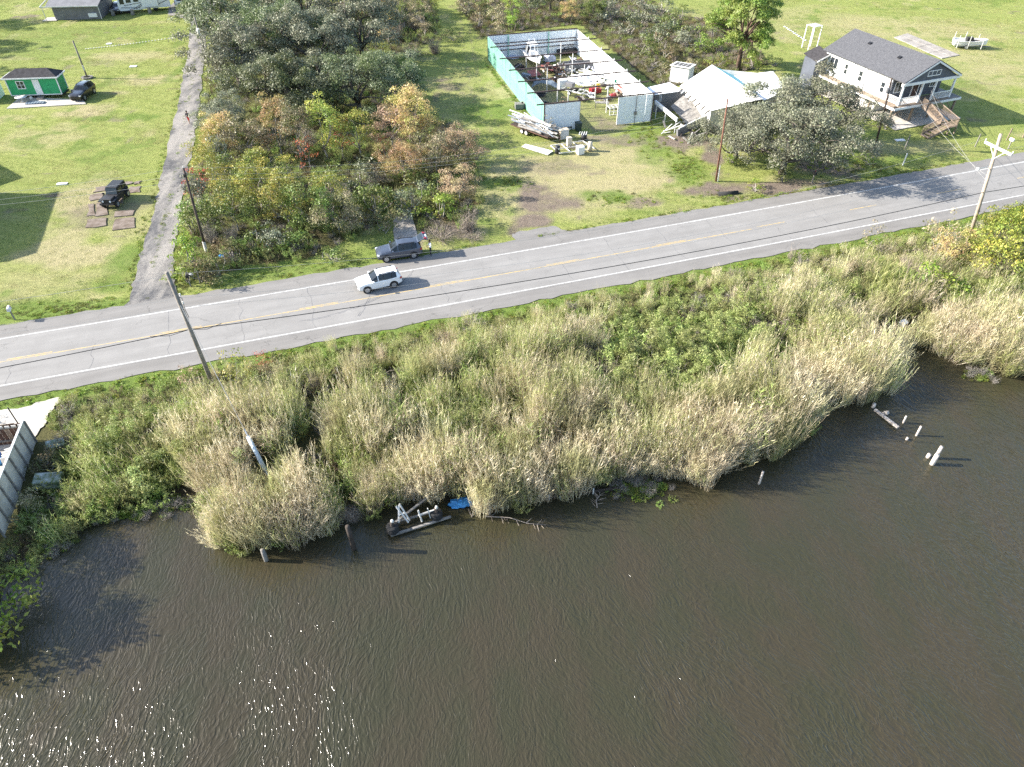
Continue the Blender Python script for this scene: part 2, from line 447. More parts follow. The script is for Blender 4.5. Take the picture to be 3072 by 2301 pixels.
mixf = n.new('ShaderNodeMix'); mixf.data_type = 'FLOAT'; n.l.new(side.outputs[0], mixf.inputs[0]); n.l.new(cl, mixf.inputs[2]); n.l.new(cr_, mixf.inputs[3])
w2 = n.noise(n.map(n.map(wv, (1, 1, 1), (0, 0, R(-20))), (1.0, 0.55, 1)), 7.0, 4, 0.6, 0.3)
w3 = n.noise(n.map(wp, (1.0, 0.8, 1), (0, 0, R(50))), 11.0, 3, 0.6)
w0 = n.noise(n.map(n.map(wv, (1, 1, 1), (0, 0, R(-8))), (1.0, 0.3, 1)), 0.55, 2, 0.5)
h = n.math('ADD', n.math('MULTIPLY', mixf.outputs[0], 0.62), n.math('ADD', n.math('MULTIPLY', w2, 0.24), n.math('ADD', n.math('MULTIPLY', w3, 0.10), n.math('MULTIPLY', w0, 0.8))))
calm = n.ramp(n.noise(wp, 0.055, 3, 0.5), [(0.35, 0.45), (0.65, 1.0)])
nm = n.bump(n.math('MULTIPLY', h, calm), 0.8, 0.082)
wc = n.mix(n.ramp(n.noise(n.map(wp, (1, 0.5, 1), (0, 0, R(20))), 0.35, 4, 0.6), [(0.4, 0.0), (0.62, 1.0)]), (0.0315, 0.0300, 0.0155), (0.0365, 0.0305, 0.0172))
M_WATER = n.fin(wc, 0.14, 0.5, 0, nm)
n.b.inputs['IOR'].default_value = 1.42
m = MB(); m.quad((-2400, -1000, WATER_Z), (2400, -1000, WATER_Z), (2400, 75, WATER_Z), (-2400, 75, WATER_Z))
tag(m.build('bayou_water', M_WATER), kind='structure')

# ---------------------------------------------------------------- road, shoulders and painted lines
def strip(name, o0, o1, z, material, x0=-130.0, x1=170.0, step=2.0, ragged=(0, 0), parent=None, thick=0.0):
    xs = np.arange(x0, x1 + 0.01, step); vs = []; fs = []
    rr = random.Random(len(name) * 7 + int(abs(o0) * 100))
    for x in xs:
        a = road_pt(x, o0 + rr.uniform(-1, 1) * ragged[0]); b = road_pt(x, o1 + rr.uniform(-1, 1) * ragged[1])
        vs += [(a[0], a[1], z), (b[0], b[1], z)]
    for i in range(len(xs) - 1): fs.append((2 * i, 2 * i + 2, 2 * i + 3, 2 * i + 1))
    m = MB(); m.add(vs, fs)
    return m.build(name, material, parent)

def asphalt(name, c1, c2, crack=0.5):
    n = NT(name); wp = n.wpos(); along = n.map(wp, (1, 1, 1), (0, 0, R(-18.3)))
    f1 = n.noise(n.map(along, (0.12, 1.2, 1)), 1.0, 5, 0.6)
    f2 = n.noise(wp, 0.5, 5, 0.65); f3 = n.noise(wp, 14, 3, 0.7)
    c = n.mix(n.ramp(f1, [(0.35, 0.0), (0.7, 1.0)]), c1, c2)
    c = n.mix(n.ramp(f2, [(0.35, 0.35), (0.6, 0.0)]), c, tuple(x * 0.8 for x in c1))
    c = n.mix(n.ramp(f3, [(0.35, 0.22), (0.6, 0.0)]), c, tuple(x * 0.6 for x in c1))
    v = n.new('ShaderNodeTexVoronoi', feature='DISTANCE_TO_EDGE'); v.inputs['Scale'].default_value = 0.16
    dist = n.new('ShaderNodeVectorMath', operation='ADD'); n.l.new(along, dist.inputs[0])
    nz = n.new('ShaderNodeTexNoise'); n.l.new(wp, nz.inputs['Vector']); nz.inputs['Scale'].default_value = 0.9; nz.inputs['Detail'].default_value = 5
    sc = n.new('ShaderNodeVectorMath', operation='SCALE'); n.l.new(nz.outputs['Color'], sc.inputs[0]); sc.inputs['Scale'].default_value = 2.2
    n.l.new(sc.outputs[0], dist.inputs[1]); n.l.new(dist.outputs[0], v.inputs['Vector'])
    cr = n.math('MULTIPLY', n.ramp(v.outputs['Distance'], [(0.0, 1.0), (0.006, 0.0)]), n.ramp(n.noise(wp, 0.12, 2), [(0.42, 0.0), (0.6, crack)]))
    c = n.mix(cr, c, tuple(x * 0.35 for x in c1))
    return n.fin(c, 0.9, 0.2, 0, n.bump(f3, 0.25, 0.01))
M_ROAD = asphalt('pale_asphalt', (0.205, 0.198, 0.188), (0.248, 0.240, 0.228))
M_SHOULDER = asphalt('shoulder_asphalt', (0.170, 0.162, 0.152), (0.218, 0.208, 0.196), 0.75)
n = NT('white_line'); M_WLINE = n.fin(n.mix(n.ramp(n.noise(n.wpos(), 3.0, 5, 0.7), [(0.4, 0.0), (0.58, 1.0)]), (0.34, 0.335, 0.32), (0.60, 0.60, 0.58)), 0.8)
n = NT('yellow_line'); M_YLINE = n.fin(n.mix(n.ramp(n.noise(n.wpos(), 2.2, 5, 0.7), [(0.42, 0.0), (0.62, 1.0)]), (0.30, 0.26, 0.18), (0.50, 0.34, 0.11)), 0.8)
M_DARKASPH = mat('dark_bitumen', (0.14, 0.14, 0.145), 0.9, 0.5, 1.2)
tag(strip('road_shoulder', -5.5, 5.75, 0.004, M_SHOULDER, step=1.1, ragged=(0.22, 0.16)), kind='structure')
tag(strip('road', -3.72, 3.72, 0.012, M_ROAD), kind='structure')
for o0 in (-3.55, 3.42):
    tag(strip('edge_line', o0, o0 + 0.11, 0.017, M_WLINE, step=1.5, ragged=(0.012, 0.012)), kind='structure')
tag(strip('centre_line', -0.16, -0.05, 0.017, M_YLINE, x1=26.0, step=1.5, ragged=(0.01, 0.01)), kind='structure')
for k in range(-9, 12):      # broken second centre line
    x0 = 3.5 + k * 11.6
    tag(strip('centre_dash', 0.05, 0.16, 0.017, M_YLINE, x0=x0, x1=x0 + 3.4, step=0.85), kind='structure')
# transverse joint cracks sealed in the old concrete below
rr = random.Random(5)
m = MB()
for x in np.arange(-60, 70, 5.9):
    pts = [road_pt(x + rr.uniform(-0.22, 0.22), o) for o in np.linspace(-3.6 if rr.random() < .7 else 0, 3.6 if rr.random() < .7 else .3, 8)]
    for a, b in zip(pts[:-1], pts[1:]):
        w = rr.uniform(0.008, 0.018)
        m.quad((a[0] - w, a[1], 0.0165), (a[0] + w, a[1], 0.0165), (b[0] + w, b[1], 0.0165), (b[0] - w, b[1], 0.0165))
for c, r0, a0, a1 in (((-22.6, 66.0), 13.6, -76, -14), ((-30.0, 58.2), 16.5, -42, 12)):   # old skid arcs
    for dr in (0, 0.16):
        an = np.radians(np.linspace(a0, a1, 22))
        for p, q in zip(an[:-1], an[1:]):
            P_ = lambda t, r_: (c[0] + math.cos(t) * r_, c[1] + math.sin(t) * r_, 0.0166)
            if abs(road_off(np.array([P_(p, r0)[0]]), np.array([P_(p, r0)[1]]))[0]) < 3.3 and rr.random() < 0.75:
                m.quad(P_(p, r0 + dr), P_(p, r0 + dr + 0.05), P_(q, r0 + dr + 0.05), P_(q, r0 + dr))
tag(m.build('road_crack', M_DARKASPH), kind='structure')

def sheet(name, poly, z, material, jag=0.0, sub=1, seed=1):
    """flat sheet with a slightly ragged outline"""
    rr = random.Random(seed); pts = []
    for i in range(len(poly)):
        a = poly[i]; b = poly[(i + 1) % len(poly)]
        for k in range(sub):
            t = k / sub; pts.append((a[0] + (b[0] - a[0]) * t + rr.uniform(-jag, jag), a[1] + (b[1] - a[1]) * t + rr.uniform(-jag, jag), z))
    bm = bmesh.new(); f = bm.faces.new([bm.verts.new(p) for p in pts]); bmesh.ops.triangulate(bm, faces=[f])
    for fc in bm.faces:
        if fc.normal.z < 0: fc.normal_flip()
    me = bpy.data.meshes.new(name); bm.to_mesh(me); bm.free(); me.materials.append(material)
    return tag(link(name, me), kind='structure')

n = NT('gravel_lane'); wp = n.wpos()
c = n.mix(n.ramp(n.noise(n.map(wp, (1.0, 0.35, 1)), 0.32, 6, 0.65), [(0.42, 0.0), (0.58, 1.0)]), (0.070, 0.070, 0.074), (0.27, 0.25, 0.225))
c = n.mix(n.ramp(n.noise(wp, 1.5, 6, 0.8), [(0.42, 0.0), (0.66, 0.6)]), c, (0.22, 0.21, 0.195))
c = n.mix(n.ramp(n.noise(wp, 6, 4, 0.75), [(0.32, 0.7), (0.5, 0.0)]), c, (0.06, 0.06, 0.062))
M_GRAVEL = n.fin(c, 0.95, 0.15, 0, n.bump(n.noise(wp, 11, 4, 0.7), 0.8, 0.06))
sheet('lane', LANE, 0.002, M_GRAVEL, 0.22, 8, 3)
mid_l = [((a[0] * .52 + b[0] * .48), (a[1] + b[1]) / 2) for a, b in zip(LANE_L[2:10], LANE_R[2:10])]

n = NT('old_concrete'); wp = n.wpos()
c = n.mix(n.ramp(n.noise(wp, 0.6, 6, 0.7), [(0.38, 0.0), (0.65, 1.0)]), (0.34, 0.315, 0.285), (0.21, 0.19, 0.165))
c = n.mix(n.ramp(n.noise(wp, 4, 5, 0.7), [(0.36, 0.5), (0.55, 0.0)]), c, (0.12, 0.105, 0.09))
M_CONC = n.fin(c, 0.9, 0.2, 0, n.bump(n.noise(wp, 9, 4), 0.4, 0.03))
n = NT('pale_concrete'); wp = n.wpos()
M_CONCW = n.fin(n.mix(n.ramp(n.noise(wp, 0.9, 6, 0.7), [(0.4, 0.0), (0.7, 1.0)]), (0.46, 0.43, 0.38), (0.31, 0.285, 0.25)), 0.9, 0.2, 0, n.bump(n.noise(wp, 9, 4), 0.3, 0.03))
sheet('driveway', [(-12.43, 67.24), (-13.29, 72.38), (-11.34, 72.92), (-9.96, 67.94)], 0.0055, M_CONC, 0.1, 5, 4)
sheet('road_apron', [(0.70, 65.86), (0.00, 68.23), (0.32, 69.02), (4.51, 70.33), (6.09, 69.38), (5.82, 67.66)], 0.0025, M_SHOULDER, 0.16, 6, 5)
sheet('concrete_apron', [(-40.22, 38.43), (-40.78, 40.82), (-38.43, 41.32), (-36.36, 42.57), (-35.86, 41.98), (-36.09, 40.82), (-35.86, 39.81), (-35.91, 37.38), (-36.54, 34.40)], 0.006, M_CONCW, 0.15, 5, 6)

# ---------------------------------------------------------------- building materials
M_WPANEL = mat('white_sheet_metal', (0.74, 0.77, 0.78), 0.5, 0.22, 0.9, 0.4, 0.0, c2=(0.58, 0.61, 0.62), lo=.5, hi=.8)
M_GPANEL = mat('faded_green_sheet_metal', (0.25, 0.47, 0.38), 0.5, 0.2, 0.7, 0.4, c2=(0.14, 0.37, 0.27), lo=.35, hi=.75)
M_RUST = mat('rusty_steel', (0.105, 0.06, 0.045), 0.8, 0.5, 3.0, 0.3, bump=0.3)
M_BROWNSTEEL = mat('brown_primer_steel', (0.095, 0.062, 0.058), 0.7, 0.4, 1.5, 0.3)
M_WHITE = mat('white_paint', (0.70, 0.70, 0.69), 0.5, 0.14, 1.5)
M_OLDWHITE = mat('weathered_white', (0.58, 0.57, 0.54), 0.7, 0.45, 2.0, lo=.45, hi=.8)
M_WSIDING = mat('white_siding', (0.76, 0.78, 0.79), 0.55, 0.1, 0.6)
M_NAVY = mat('slate_blue_siding', (0.075, 0.085, 0.11), 0.6, 0.3, 1.0)
M_GREYSIDE = mat('grey_siding', (0.155, 0.155, 0.162), 0.7, 0.25, 0.8)
M_GREEN = mat('bright_green_siding', (0.022, 0.30, 0.115), 0.55, 0.18, 1.5)
n = NT('grey_shingle'); v = n.coord(); br = n.new('ShaderNodeTexBrick'); n.l.new(n.map(v, (1, 1, 1)), br.inputs[0])
br.inputs['Scale'].default_value = 3.0; br.inputs['Color1'].default_value = (0.075, 0.078, 0.086, 1); br.inputs['Color2'].default_value = (0.125, 0.128, 0.138, 1); br.inputs['Mortar'].default_value = (0.045, 0.045, 0.05, 1)
br.inputs['Mortar Size'].default_value = 0.03
c = n.mix(n.ramp(n.noise(v, 5, 4, 0.7), [(0.35, 0.45), (0.6, 0.0)]), br.outputs[0], (0.055, 0.056, 0.062))
M_SHINGLE = n.fin(c, 0.95, 0.15, 0, n.bump(n.noise(v, 9, 3), 0.5, 0.03))
M_DARKROOF = mat('dark_shingle', (0.055, 0.052, 0.055), 0.95, 0.4, 2.5, 0.15, bump=0.5)
M_WROOF = mat('bright_white_roof', (0.80, 0.80, 0.80), 0.5, 0.06, 0.8, c2=(0.68, 0.68, 0.67), lo=.55, hi=.85)
M_GLASS = NT('window_glass').fin((0.025, 0.03, 0.035), 0.08, 0.6)
M_TRIM = M_WHITE
M_DECK = mat('weathered_deck', (0.27, 0.21, 0.155), 0.85, 0.35, 2.5, 0.2, bump=0.2)
M_BROWNWOOD = mat('brown_stained_wood', (0.24, 0.185, 0.14), 0.8, 0.35, 3, 0.25)
M_GREYWOOD = mat('grey_weathered_wood', (0.24, 0.225, 0.205), 0.9, 0.5, 3, 0.2, bump=0.4)
M_DARKWOOD = mat('dark_wet_wood', (0.055, 0.043, 0.035), 0.8, 0.5, 4, 0.3, bump=0.4)
M_BLACK = mat('black_plastic', (0.018, 0.018, 0.02), 0.5, 0.2, 3)
M_DARK = mat('dark_interior', (0.02, 0.02, 0.02), 0.9, 0.3, 2)
M_ALU = mat('bare_aluminium', (0.55, 0.56, 0.57), 0.38, 0.25, 2, 0.5, 0.75)
M_TURQ = mat('turquoise_shading', (0.20, 0.48, 0.52), 0.6, 0.25, 2)
M_CONCGREY = mat('grey_fence_sheet', (0.50, 0.475, 0.42), 0.85, 0.35, 1.2, 0.2, c2=(0.30, 0.28, 0.235), lo=.35, hi=.75)

def loc2w(O, rz):
    c, s = math.cos(rz), math.sin(rz)
    return lambda x, y, z=0.0: (O[0] + c * x - s * y, O[1] + s * x + c * y, z)

# ---------------------------------------------------------------- roofless metal warehouse
WRZ = R(14.9); WO = (4.33, 96.5); WW, WD, WH = 15.7, 32.6, 3.75
W = thing('metal_warehouse', 'roofless metal building shell with a faded green side and white panels', 'warehouse', (*WO, 0), WRZ)
def panel_mesh(name, w, h, m_):
    """a sheet of ribbed cladding standing in the xz plane, ribs towards -y"""
    prof = []; k = 4
    for i in range(k):
        x = i * w / k
        prof += [(x, 0), (x + w / k * .62, 0), (x + w / k * .72, -0.035), (x + w / k * .9, -0.035)]
    prof.append((w, 0)); m = MB(); n_ = len(prof); vs = []
    for z in (0.02, h): vs += [(p[0], p[1], z) for p in prof]
    m.add(vs, [(i, i + 1, n_ + i + 1, n_ + i) for i in range(n_ - 1)])
    vs2 = [(p[0], p[1] + 0.02, p[2]) for p in vs]; m.add(vs2, [(n_ + i, n_ + i + 1, i + 1, i) for i in range(n_ - 1)])
    return m.mesh(name, m_)
pm_w = panel_mesh('white_panel', 0.99, WH, M_WPANEL); pm_g = panel_mesh('green_panel', 0.99, WH, M_GPANEL)
rr = random.Random(8)
def panel(me, x, y, rz, lab=None):
    o = link('wall_panel', me, W); o.location = (x, y, 0); o.rotation_euler = (R(rr.uniform(-.5, .5)), R(rr.uniform(-.3, .3)), rz); return o
for i in range(5): panel(pm_w, i * 1.0, 0.0, 0)
for i in range(5): panel(pm_w, WW - 5.0 + i * 1.0, 0.0, 0)
for i in range(16): panel(pm_w, 0.0 + i * 0.98, WD, 0)
for i in range(33): panel(pm_g, 0.0, WD - .02 - i * 0.985, -PI / 2)     # outside of the left wall, faded green
for i in range(33): panel(pm_w, WW, 0.0 + i * 0.985, PI / 2)
m = MB()
for i in range(33): m.box((0.09, 0.5 + i * .985, WH / 2), (0.02, .97, WH - .06))
m.build('inner_lining', M_WPANEL, W)
for y in (1.1, 2.2):
    for (a, b) in (((0.14, 0.1, y + .3), (0.14, WD - .1, y + .3)), ((WW - .14, .1, y + .3), (WW - .14, WD - .1, y + .3)), ((.2, WD - .1, y + .3), (WW - .2, WD - .1, y + .3))):
        MB().bar(a, b, 0.07, 0.12).build('girt', M_BROWNSTEEL if a[1] > 20 else M_OLDWHITE, W)
for i, y in enumerate((0.0, 4.6, 9.4, 14.6, 20.2, 26.2, WD)):
    MB().bar((-1.1 if y < WD else 0, y, WH + .08), (WW + (1.2 if y < WD else 0), y, WH + .14), 0.10, 0.16).build('roof_beam', M_BROWNSTEEL, W)
for y in (0.05, 4.6, 9.4, 14.6, 20.2, 26.2):
    for x in ((4.9, 10.8) if y > 1 else (5.05, 10.65)):
        MB().bar((x, y, 0), (x, y, WH), 0.11).build('post', M_OLDWHITE, W)
for y in (4.6, 9.4, 14.6, 20.2, 26.2):
    MB().bar((WW - .2, y, 0), (WW - .2, y, WH + .5), 0.12).build('wall_post', M_OLDWHITE, W)
for x in (3.5, 10.6): MB().bar((x, WD - .2, 0), (x, WD - .2, WH), 0.14).build('wall_post', M_GPANEL, W)
for (x, y) in ((0, 0), (WW, 0), (0, WD), (WW, WD)): MB().bar((x, y - .02, 0), (x, y - .02, WH + .05), 0.14).build('corner_post', M_BROWNSTEEL, W)
m = MB(); m.bar((13.2, -.13, 0), (13.2, -.13, WH + 1.1), 0.06); m.box((13.2, -.2, 1.45), (.34, .16, .42))
m.build('electric_meter', M_GREYWOOD, W)

def window(par, name, c, w, h, axis='x', frame=M_WHITE, cols=2, rows=1, t=0.08, glass=M_GLASS, sgn=-1):
    """framed window; axis: which local axis it runs along; stands proud towards sgn on the other axis"""
    m = MB(); g = MB()
    def bx(o, du, dz, su, sz, depth, push):
        if axis == 'x': o.box((c[0] + du, c[1] + sgn * push, c[2] + dz), (su, depth, sz))
        else: o.box((c[0] + sgn * push, c[1] + du, c[2] + dz), (depth, su, sz))
    f = 0.09
    bx(m, 0, h / 2 - f / 2, w, f, t, t / 2); bx(m, 0, -h / 2 + f / 2, w, f, t, t / 2)
    bx(m, -w / 2 + f / 2, 0, f, h - 2 * f, t, t / 2); bx(m, w / 2 - f / 2, 0, f, h - 2 * f, t, t / 2)
    for i in range(1, cols): bx(m, -w / 2 + w * i / cols, 0, 0.06, h - 2 * f, t * .8, t * .4)
    for i in range(1, rows): bx(m, 0, -h / 2 + h * i / rows, w - 2 * f, 0.05, t * .7, t * .35)
    bx(g, 0, 0, w - 2 * f, h - 2 * f, 0.02, 0.015)
    o = m.build(name, frame, par); g.build('pane', glass, o); return o

# ---------------------------------------------------------------- white raised house with grey shingle roof
HRZ = R(22.0); HO = (52.8, 99.1); HX, HY = 10.2, 16.2
H_ = thing('raised_house', 'white raised house with a grey shingle roof, front porch and wooden stairs', 'house', (*HO, 0), HRZ)
FZ, EZ, RZ_ = 2.5, 5.55, 7.95
m = MB()     # walls with gable ends; front wall recessed for the porch
x0, x1, y0, y1 = 0.5, HX - .5, 2.3, HY - .4
m.quad((x0, y0, FZ), (x0, y1, FZ), (x0, y1, EZ), (x0, y0, EZ)); m.quad((x1, y0, FZ), (x1, y1, FZ), (x1, y1, EZ), (x1, y0, EZ))
m.add([(x0, y1, FZ), (x1, y1, FZ), (x1, y1, EZ), (HX / 2, y1, RZ_ - .15), (x0, y1, EZ)], [(0, 1, 2, 3, 4)])
m.quad((x0, y0, FZ), (x1, y0, FZ), (x1, y1, FZ), (x0, y1, FZ))
m.build('wall', M_WSIDING, H_)
m = MB(); m.box(((x0 + x1) / 2, y0 + .05, (FZ + EZ) / 2), (x1 - x0 - .02, .12, EZ - FZ)); m.build('front_wall', M_NAVY, H_)
m = MB(); m.add([(.35, .25, EZ - .1), (HX - .35, .25, EZ - .1), (HX / 2, .25, RZ_ - .2), (.35, .33, EZ - .1), (HX - .35, .33, EZ - .1), (HX / 2, .33, RZ_ - .2)], [(0, 1, 2), (5, 4, 3), (0, 3, 4, 1)])
m.build('gable', M_NAVY, H_)
rf = MB(); 
rf.slab([(0, 0, EZ), (HX / 2, 0, RZ_), (HX / 2, HY, RZ_), (0, HY, EZ)][::-1], 0.14); rf.slab([(HX, 0, EZ), (HX / 2, 0, RZ_), (HX / 2, HY, RZ_), (HX, HY, EZ)], 0.14)
roof = rf.build('roof', M_SHINGLE, H_)
for (x, y) in ((3.6, 11.2), (3.2, 5.0)):
    z = EZ + (RZ_ - EZ) * x / (HX / 2); v = MB(); v.box((x, y, z + .16), (.42, .5, .3), ry=-R(24)); v.build('roof_vent', M_BLACK, roof)
m = MB()
for (a, b) in (((0, -.03, EZ - .09), (HX / 2, -.03, RZ_ - .09)), ((HX, -.03, EZ - .09), (HX / 2, -.03, RZ_ - .09))): m.bar(a, b, 0.06, 0.22)
m.build('barge_board', M_WHITE, H_)
MB().bar((0.0, .3, EZ - .25), (HX, .3, EZ - .25), 0.30, 0.36).build('porch_beam', M_WHITE, H_)
for x in (.45, 3.9, 6.3, HX - .45):
    MB().box((x, .35, (FZ + EZ) / 2 - .2), (.24, .24, EZ - FZ - .4), taper=.85).build('porch_column', M_WHITE, H_)
gw = window(H_, 'window', (HX / 2, .24, EZ + .8), 2.3, .75, 'x', M_WHITE, 3, 1, t=.06, glass=M_NAVY)
window(H_, 'window', (1.6, y0 - .02, FZ + 1.75), 1.3, 1.5); window(H_, 'window', (8.0, y0 - .02, FZ + 1.7), 1.0, 1.3)
m = MB(); m.box((4.9, y0 - .06, FZ + 1.1), (1.0, .08, 2.2)); dr = m.build('door', M_RUST, H_)
m = MB()
for dx in (-.58, .58): m.box((4.9 + dx, y0 - .07, FZ + 1.15), (.12, .1, 2.3))
m.box((4.9, y0 - .07, FZ + 2.3), (1.3, .1, .12)); m.build('door_trim', M_WHITE, H_)
window(H_, 'window', (x0, y1 - 2.0, FZ + 1.9), 1.7, 1.5, 'y', M_WHITE, 2); window(H_, 'window', (x0, y1 - 4.6, FZ + 1.7), .75, 1.5, 'y', M_WHITE, 1, 2)
window(H_, 'window', (x0, y1 - 7.6, FZ + 1.6), .85, 1.5, 'y', M_WHITE, 1, 2); window(H_, 'window', (x0, y0 + 1.5, FZ + 1.4), .85, 1.5, 'y', M_WHITE, 1, 2)
for (y_, w_) in ((y1 - 8.6, .09), (y0 + .1, .12)): MB().bar((x0 - .04, y_, FZ), (x0 - .04, y_, EZ), w_).build('corner_trim', M_GREYSIDE, H_)
# deck boards round the house
for i in range(8): MB().box((x0 - 1.15 + i * .16, HY / 2 + .2, FZ - .03), (.15, HY - .2, .05)).build('deck_board', M_DECK, H_)
for i in range(14): MB().box((5.75, -.15 + i * .17, FZ - .032), (11.0, .155, .05)).build('deck_board', M_DECK, H_)
m = MB(); m.box((HX + .35, 2.2, FZ - .03), (1.9, 4.6, .06)); m.build('side_deck', M_GREYWOOD, H_)
m = MB()
for (a, b) in (((-.65, -.3, FZ - .2), (HX + 1.3, -.3, FZ - .2)), ((-.68, -.2, FZ - .2), (-.68, HY, FZ - .2)), ((HX + 1.32, -.2, FZ - .2), (HX + 1.32, 4.5, FZ - .2))): m.bar(a, b, .08, .3)
m.build('fascia', M_WHITE, H_)
for y in (0.2, 4.4, 8.6, 12.8, 16.0):
    for x in (-.4, 3.4, 6.8, HX + (1.0 if y < 5 else -.4)):
        MB().bar((x, y, 0), (x, y, FZ - .08), .24).build('stilt', M_DECK, H_)
m = MB()
for y in (0.2, 4.4, 8.6, 12.8, 16.0): m.bar((-.5, y, FZ - .3), (HX + .3, y, FZ - .3), .12, .3)
m.bar((-.4, .2, .9), (1.6, .2, FZ - .4), .1); m.bar((HX + .9, .2, .5), (HX - .8, .2, FZ - .4), .1); m.build('floor_beam', M_BROWNWOOD, H_)
m = MB()     # porch railings
def rail(o, a, b, h=.95, step=.16, mat_i=0):
    a = Vector(a); b = Vector(b); L = (b - a).length; k = max(2, int(L / step))
    o.bar(a + Vector((0, 0, h)), b + Vector((0, 0, h)), .09, .07); o.bar(a + Vector((0, 0, .12)), b + Vector((0, 0, .12)), .06, .06)
    for i in range(k + 1):
        p = a.lerp(b, i / k); o.bar(p + Vector((0, 0, .1)), p + Vector((0, 0, h)), .04)
rail(m, (.6, .3, FZ), (3.8, .3, FZ)); rail(m, (6.4, .3, FZ), (HX - .5, .3, FZ)); rail(m, (.45, .5, FZ), (.45, y0, FZ))
m.build('porch_railing', M_WHITE, H_)
# stairs
SX0, SX1 = 4.2, 5.6
for i in range(7): MB().box(((SX0 + SX1) / 2, -.45 - i * .55, FZ - .2 - i * .2), (SX1 - SX0, .42, .06)).build('stair_tread', M_BROWNWOOD, H_)
for i in range(5): MB().box((SX0 - .5 - i * .62, -5.0, .92 - i * .2), (.5, 1.35, .06)).build('stair_tread', M_DECK, H_)
m = MB()
for x in (SX0, SX1): m.bar((x, -.3, FZ - .25), (x, -4.3, 1.0), .08, .3)
m.box((4.9, -5.0, 1.08), (1.5, 1.5, .1))
for y in (-5.68, -4.35): m.bar((SX0, y, 1.0), (SX0 - 3.0, y, .1), .08, .3)
for (x, y) in ((4.25, -4.3), (5.55, -4.3), (4.25, -5.7), (5.55, -5.7)): m.bar((x, y, 0), (x, y, 1.1), .13)
m.build('stair_frame', M_BROWNWOOD, H_)
m = MB(); rail(m, (SX0, -.4, FZ - .1), (SX0, -4.2, 1.1), 1.0); rail(m, (SX1, -.4, FZ - .1), (SX1, -5.7, 1.1), 1.0); rail(m, (SX1, -5.7, 1.1), (SX0, -5.7, 1.1), 1.0)
rail(m, (SX0, -5.72, 1.05), (SX0 - 3.0, -5.72, .15), .95); rail(m, (SX0 - .1, -4.3, 1.05), (SX0 - 3.0, -4.3, .15), .95)
m.build('stair_railing', M_BROWNWOOD, H_)
m = MB(); m.box((5.2, 7.4, .04), (12.0, 18.2, .08)); m.build('slab', M_CONCW, H_)
for (x, y) in ((2.5, 6.5), (7.0, 9.0)): MB().box((x, y, .9), (2.4, 3.2, 1.7)).build('ground_room', M_OLDWHITE, H_)
m = MB(); m.box((-.3, 4.4, .65), (.75, .4, .75)); m.build('air_conditioner', M_WHITE, H_)
# burnt-looking lean-to at the back corner
m = MB(); m.slab([(-2.0, HY - 1.5, 4.5), (.45, HY - 1.3, 5.2), (1.5, HY + 2.6, 5.4), (-1.2, HY + 2.5, 4.6)], .12); m.build('lean_to_roof', M_DARKROOF, H_)
m = MB(); m.bar((-2.0, HY - 1.5, 4.45), (1.0, HY - 1.3, 5.35), .06, .2); m.build('lean_to_fascia', M_WHITE, H_)
m = MB(); m.box((-.5, HY + .4, 2.3), (2.2, 2.6, 4.3)); m.build('lean_to_wall', M_NAVY, H_)

# ---------------------------------------------------------------- collapsed white-roofed cottage and its fallen porch
C_ = thing('collapsed_cottage', 'derelict cottage with bright white metal roofs and a fallen front porch', 'cottage', (27.0, 104.0, 0), 0)
cx_, cy_ = 27.0, 104.0
q = lambda p, z: (p[0] - cx_, p[1] - cy_, z)
A = [(24.09, 105.59), (29.35, 110.09), (33.09, 96.08), (26.65, 96.41)]
m = MB(); m.slab([q(A[0], 3.2), q(A[1], 4.7), q(A[2], 4.7), q(A[3], 3.0)][::-1], .08); m.build('roof_sheet', M_WROOF, C_)
Bq = [(32.37, 108.66), (37.82, 108.05), (38.79, 103.21), (34.55, 99.87)]
m = MB(); m.slab([q(Bq[0], 3.6), q(Bq[1], 4.4), q(Bq[2], 3.4), q(Bq[3], 3.1)][::-1], .08); m.build('roof_sheet', M_WROOF, C_)
m = MB(); m.quad(q(A[2], 4.66), q(A[1], 4.66), q((A[1][0] + 3.2, A[1][1] - .6), 3.5), q(Bq[3], 3.2)); m.build('far_roof_slope', M_TURQ, C_)  # turquoise colour stands in for the shading between the two roofs
m = MB()
wl_ = [(A[0][0] + .3, A[0][1] + .1), (A[3][0] + .1, A[3][1] + .3), (Bq[3][0], Bq[3][1] + .3), (Bq[2][0] - .3, Bq[2][1] + .2), (Bq[1][0] - .3, Bq[1][1] - .4), (A[1][0], A[1][1] - .4)]
zt = [3.05, 2.85, 2.95, 3.2, 4.1, 4.3]
vs = [(p[0] - cx_, p[1] - cy_, 0) for p in wl_] + [(p[0] - cx_, p[1] - cy_, z) for p, z in zip(wl_, zt)]; k = len(wl_)
m.add(vs, [(i, (i + 1) % k, k + (i + 1) % k, k + i) for i in range(k)]); m.build('wall', M_OLDWHITE, C_)
for i in range(14):    # rafter tails along the broken eave
    t = (i + .5) / 14; a = Vector(q(A[0], 3.12)).lerp(Vector(q(A[3], 2.94)), t); dvec = Vector((-.75, -.35, -.42))
    MB().bar(a, a + dvec * rr.uniform(.6, 1.1), .09, .14).build('rafter_tail', M_DARKWOOD if i % 2 else M_WHITE, C_)
LR = [(19.53, 106.09), (22.97, 107.61), (24.40, 104.41), (20.15, 103.66)]
m = MB(); m.slab([q(LR[0], 2.8), q(LR[1], 3.0), q(LR[2], 2.9), q(LR[3], 2.6)][::-1], .08); m.build('lean_to_roof', M_WROOF, C_)
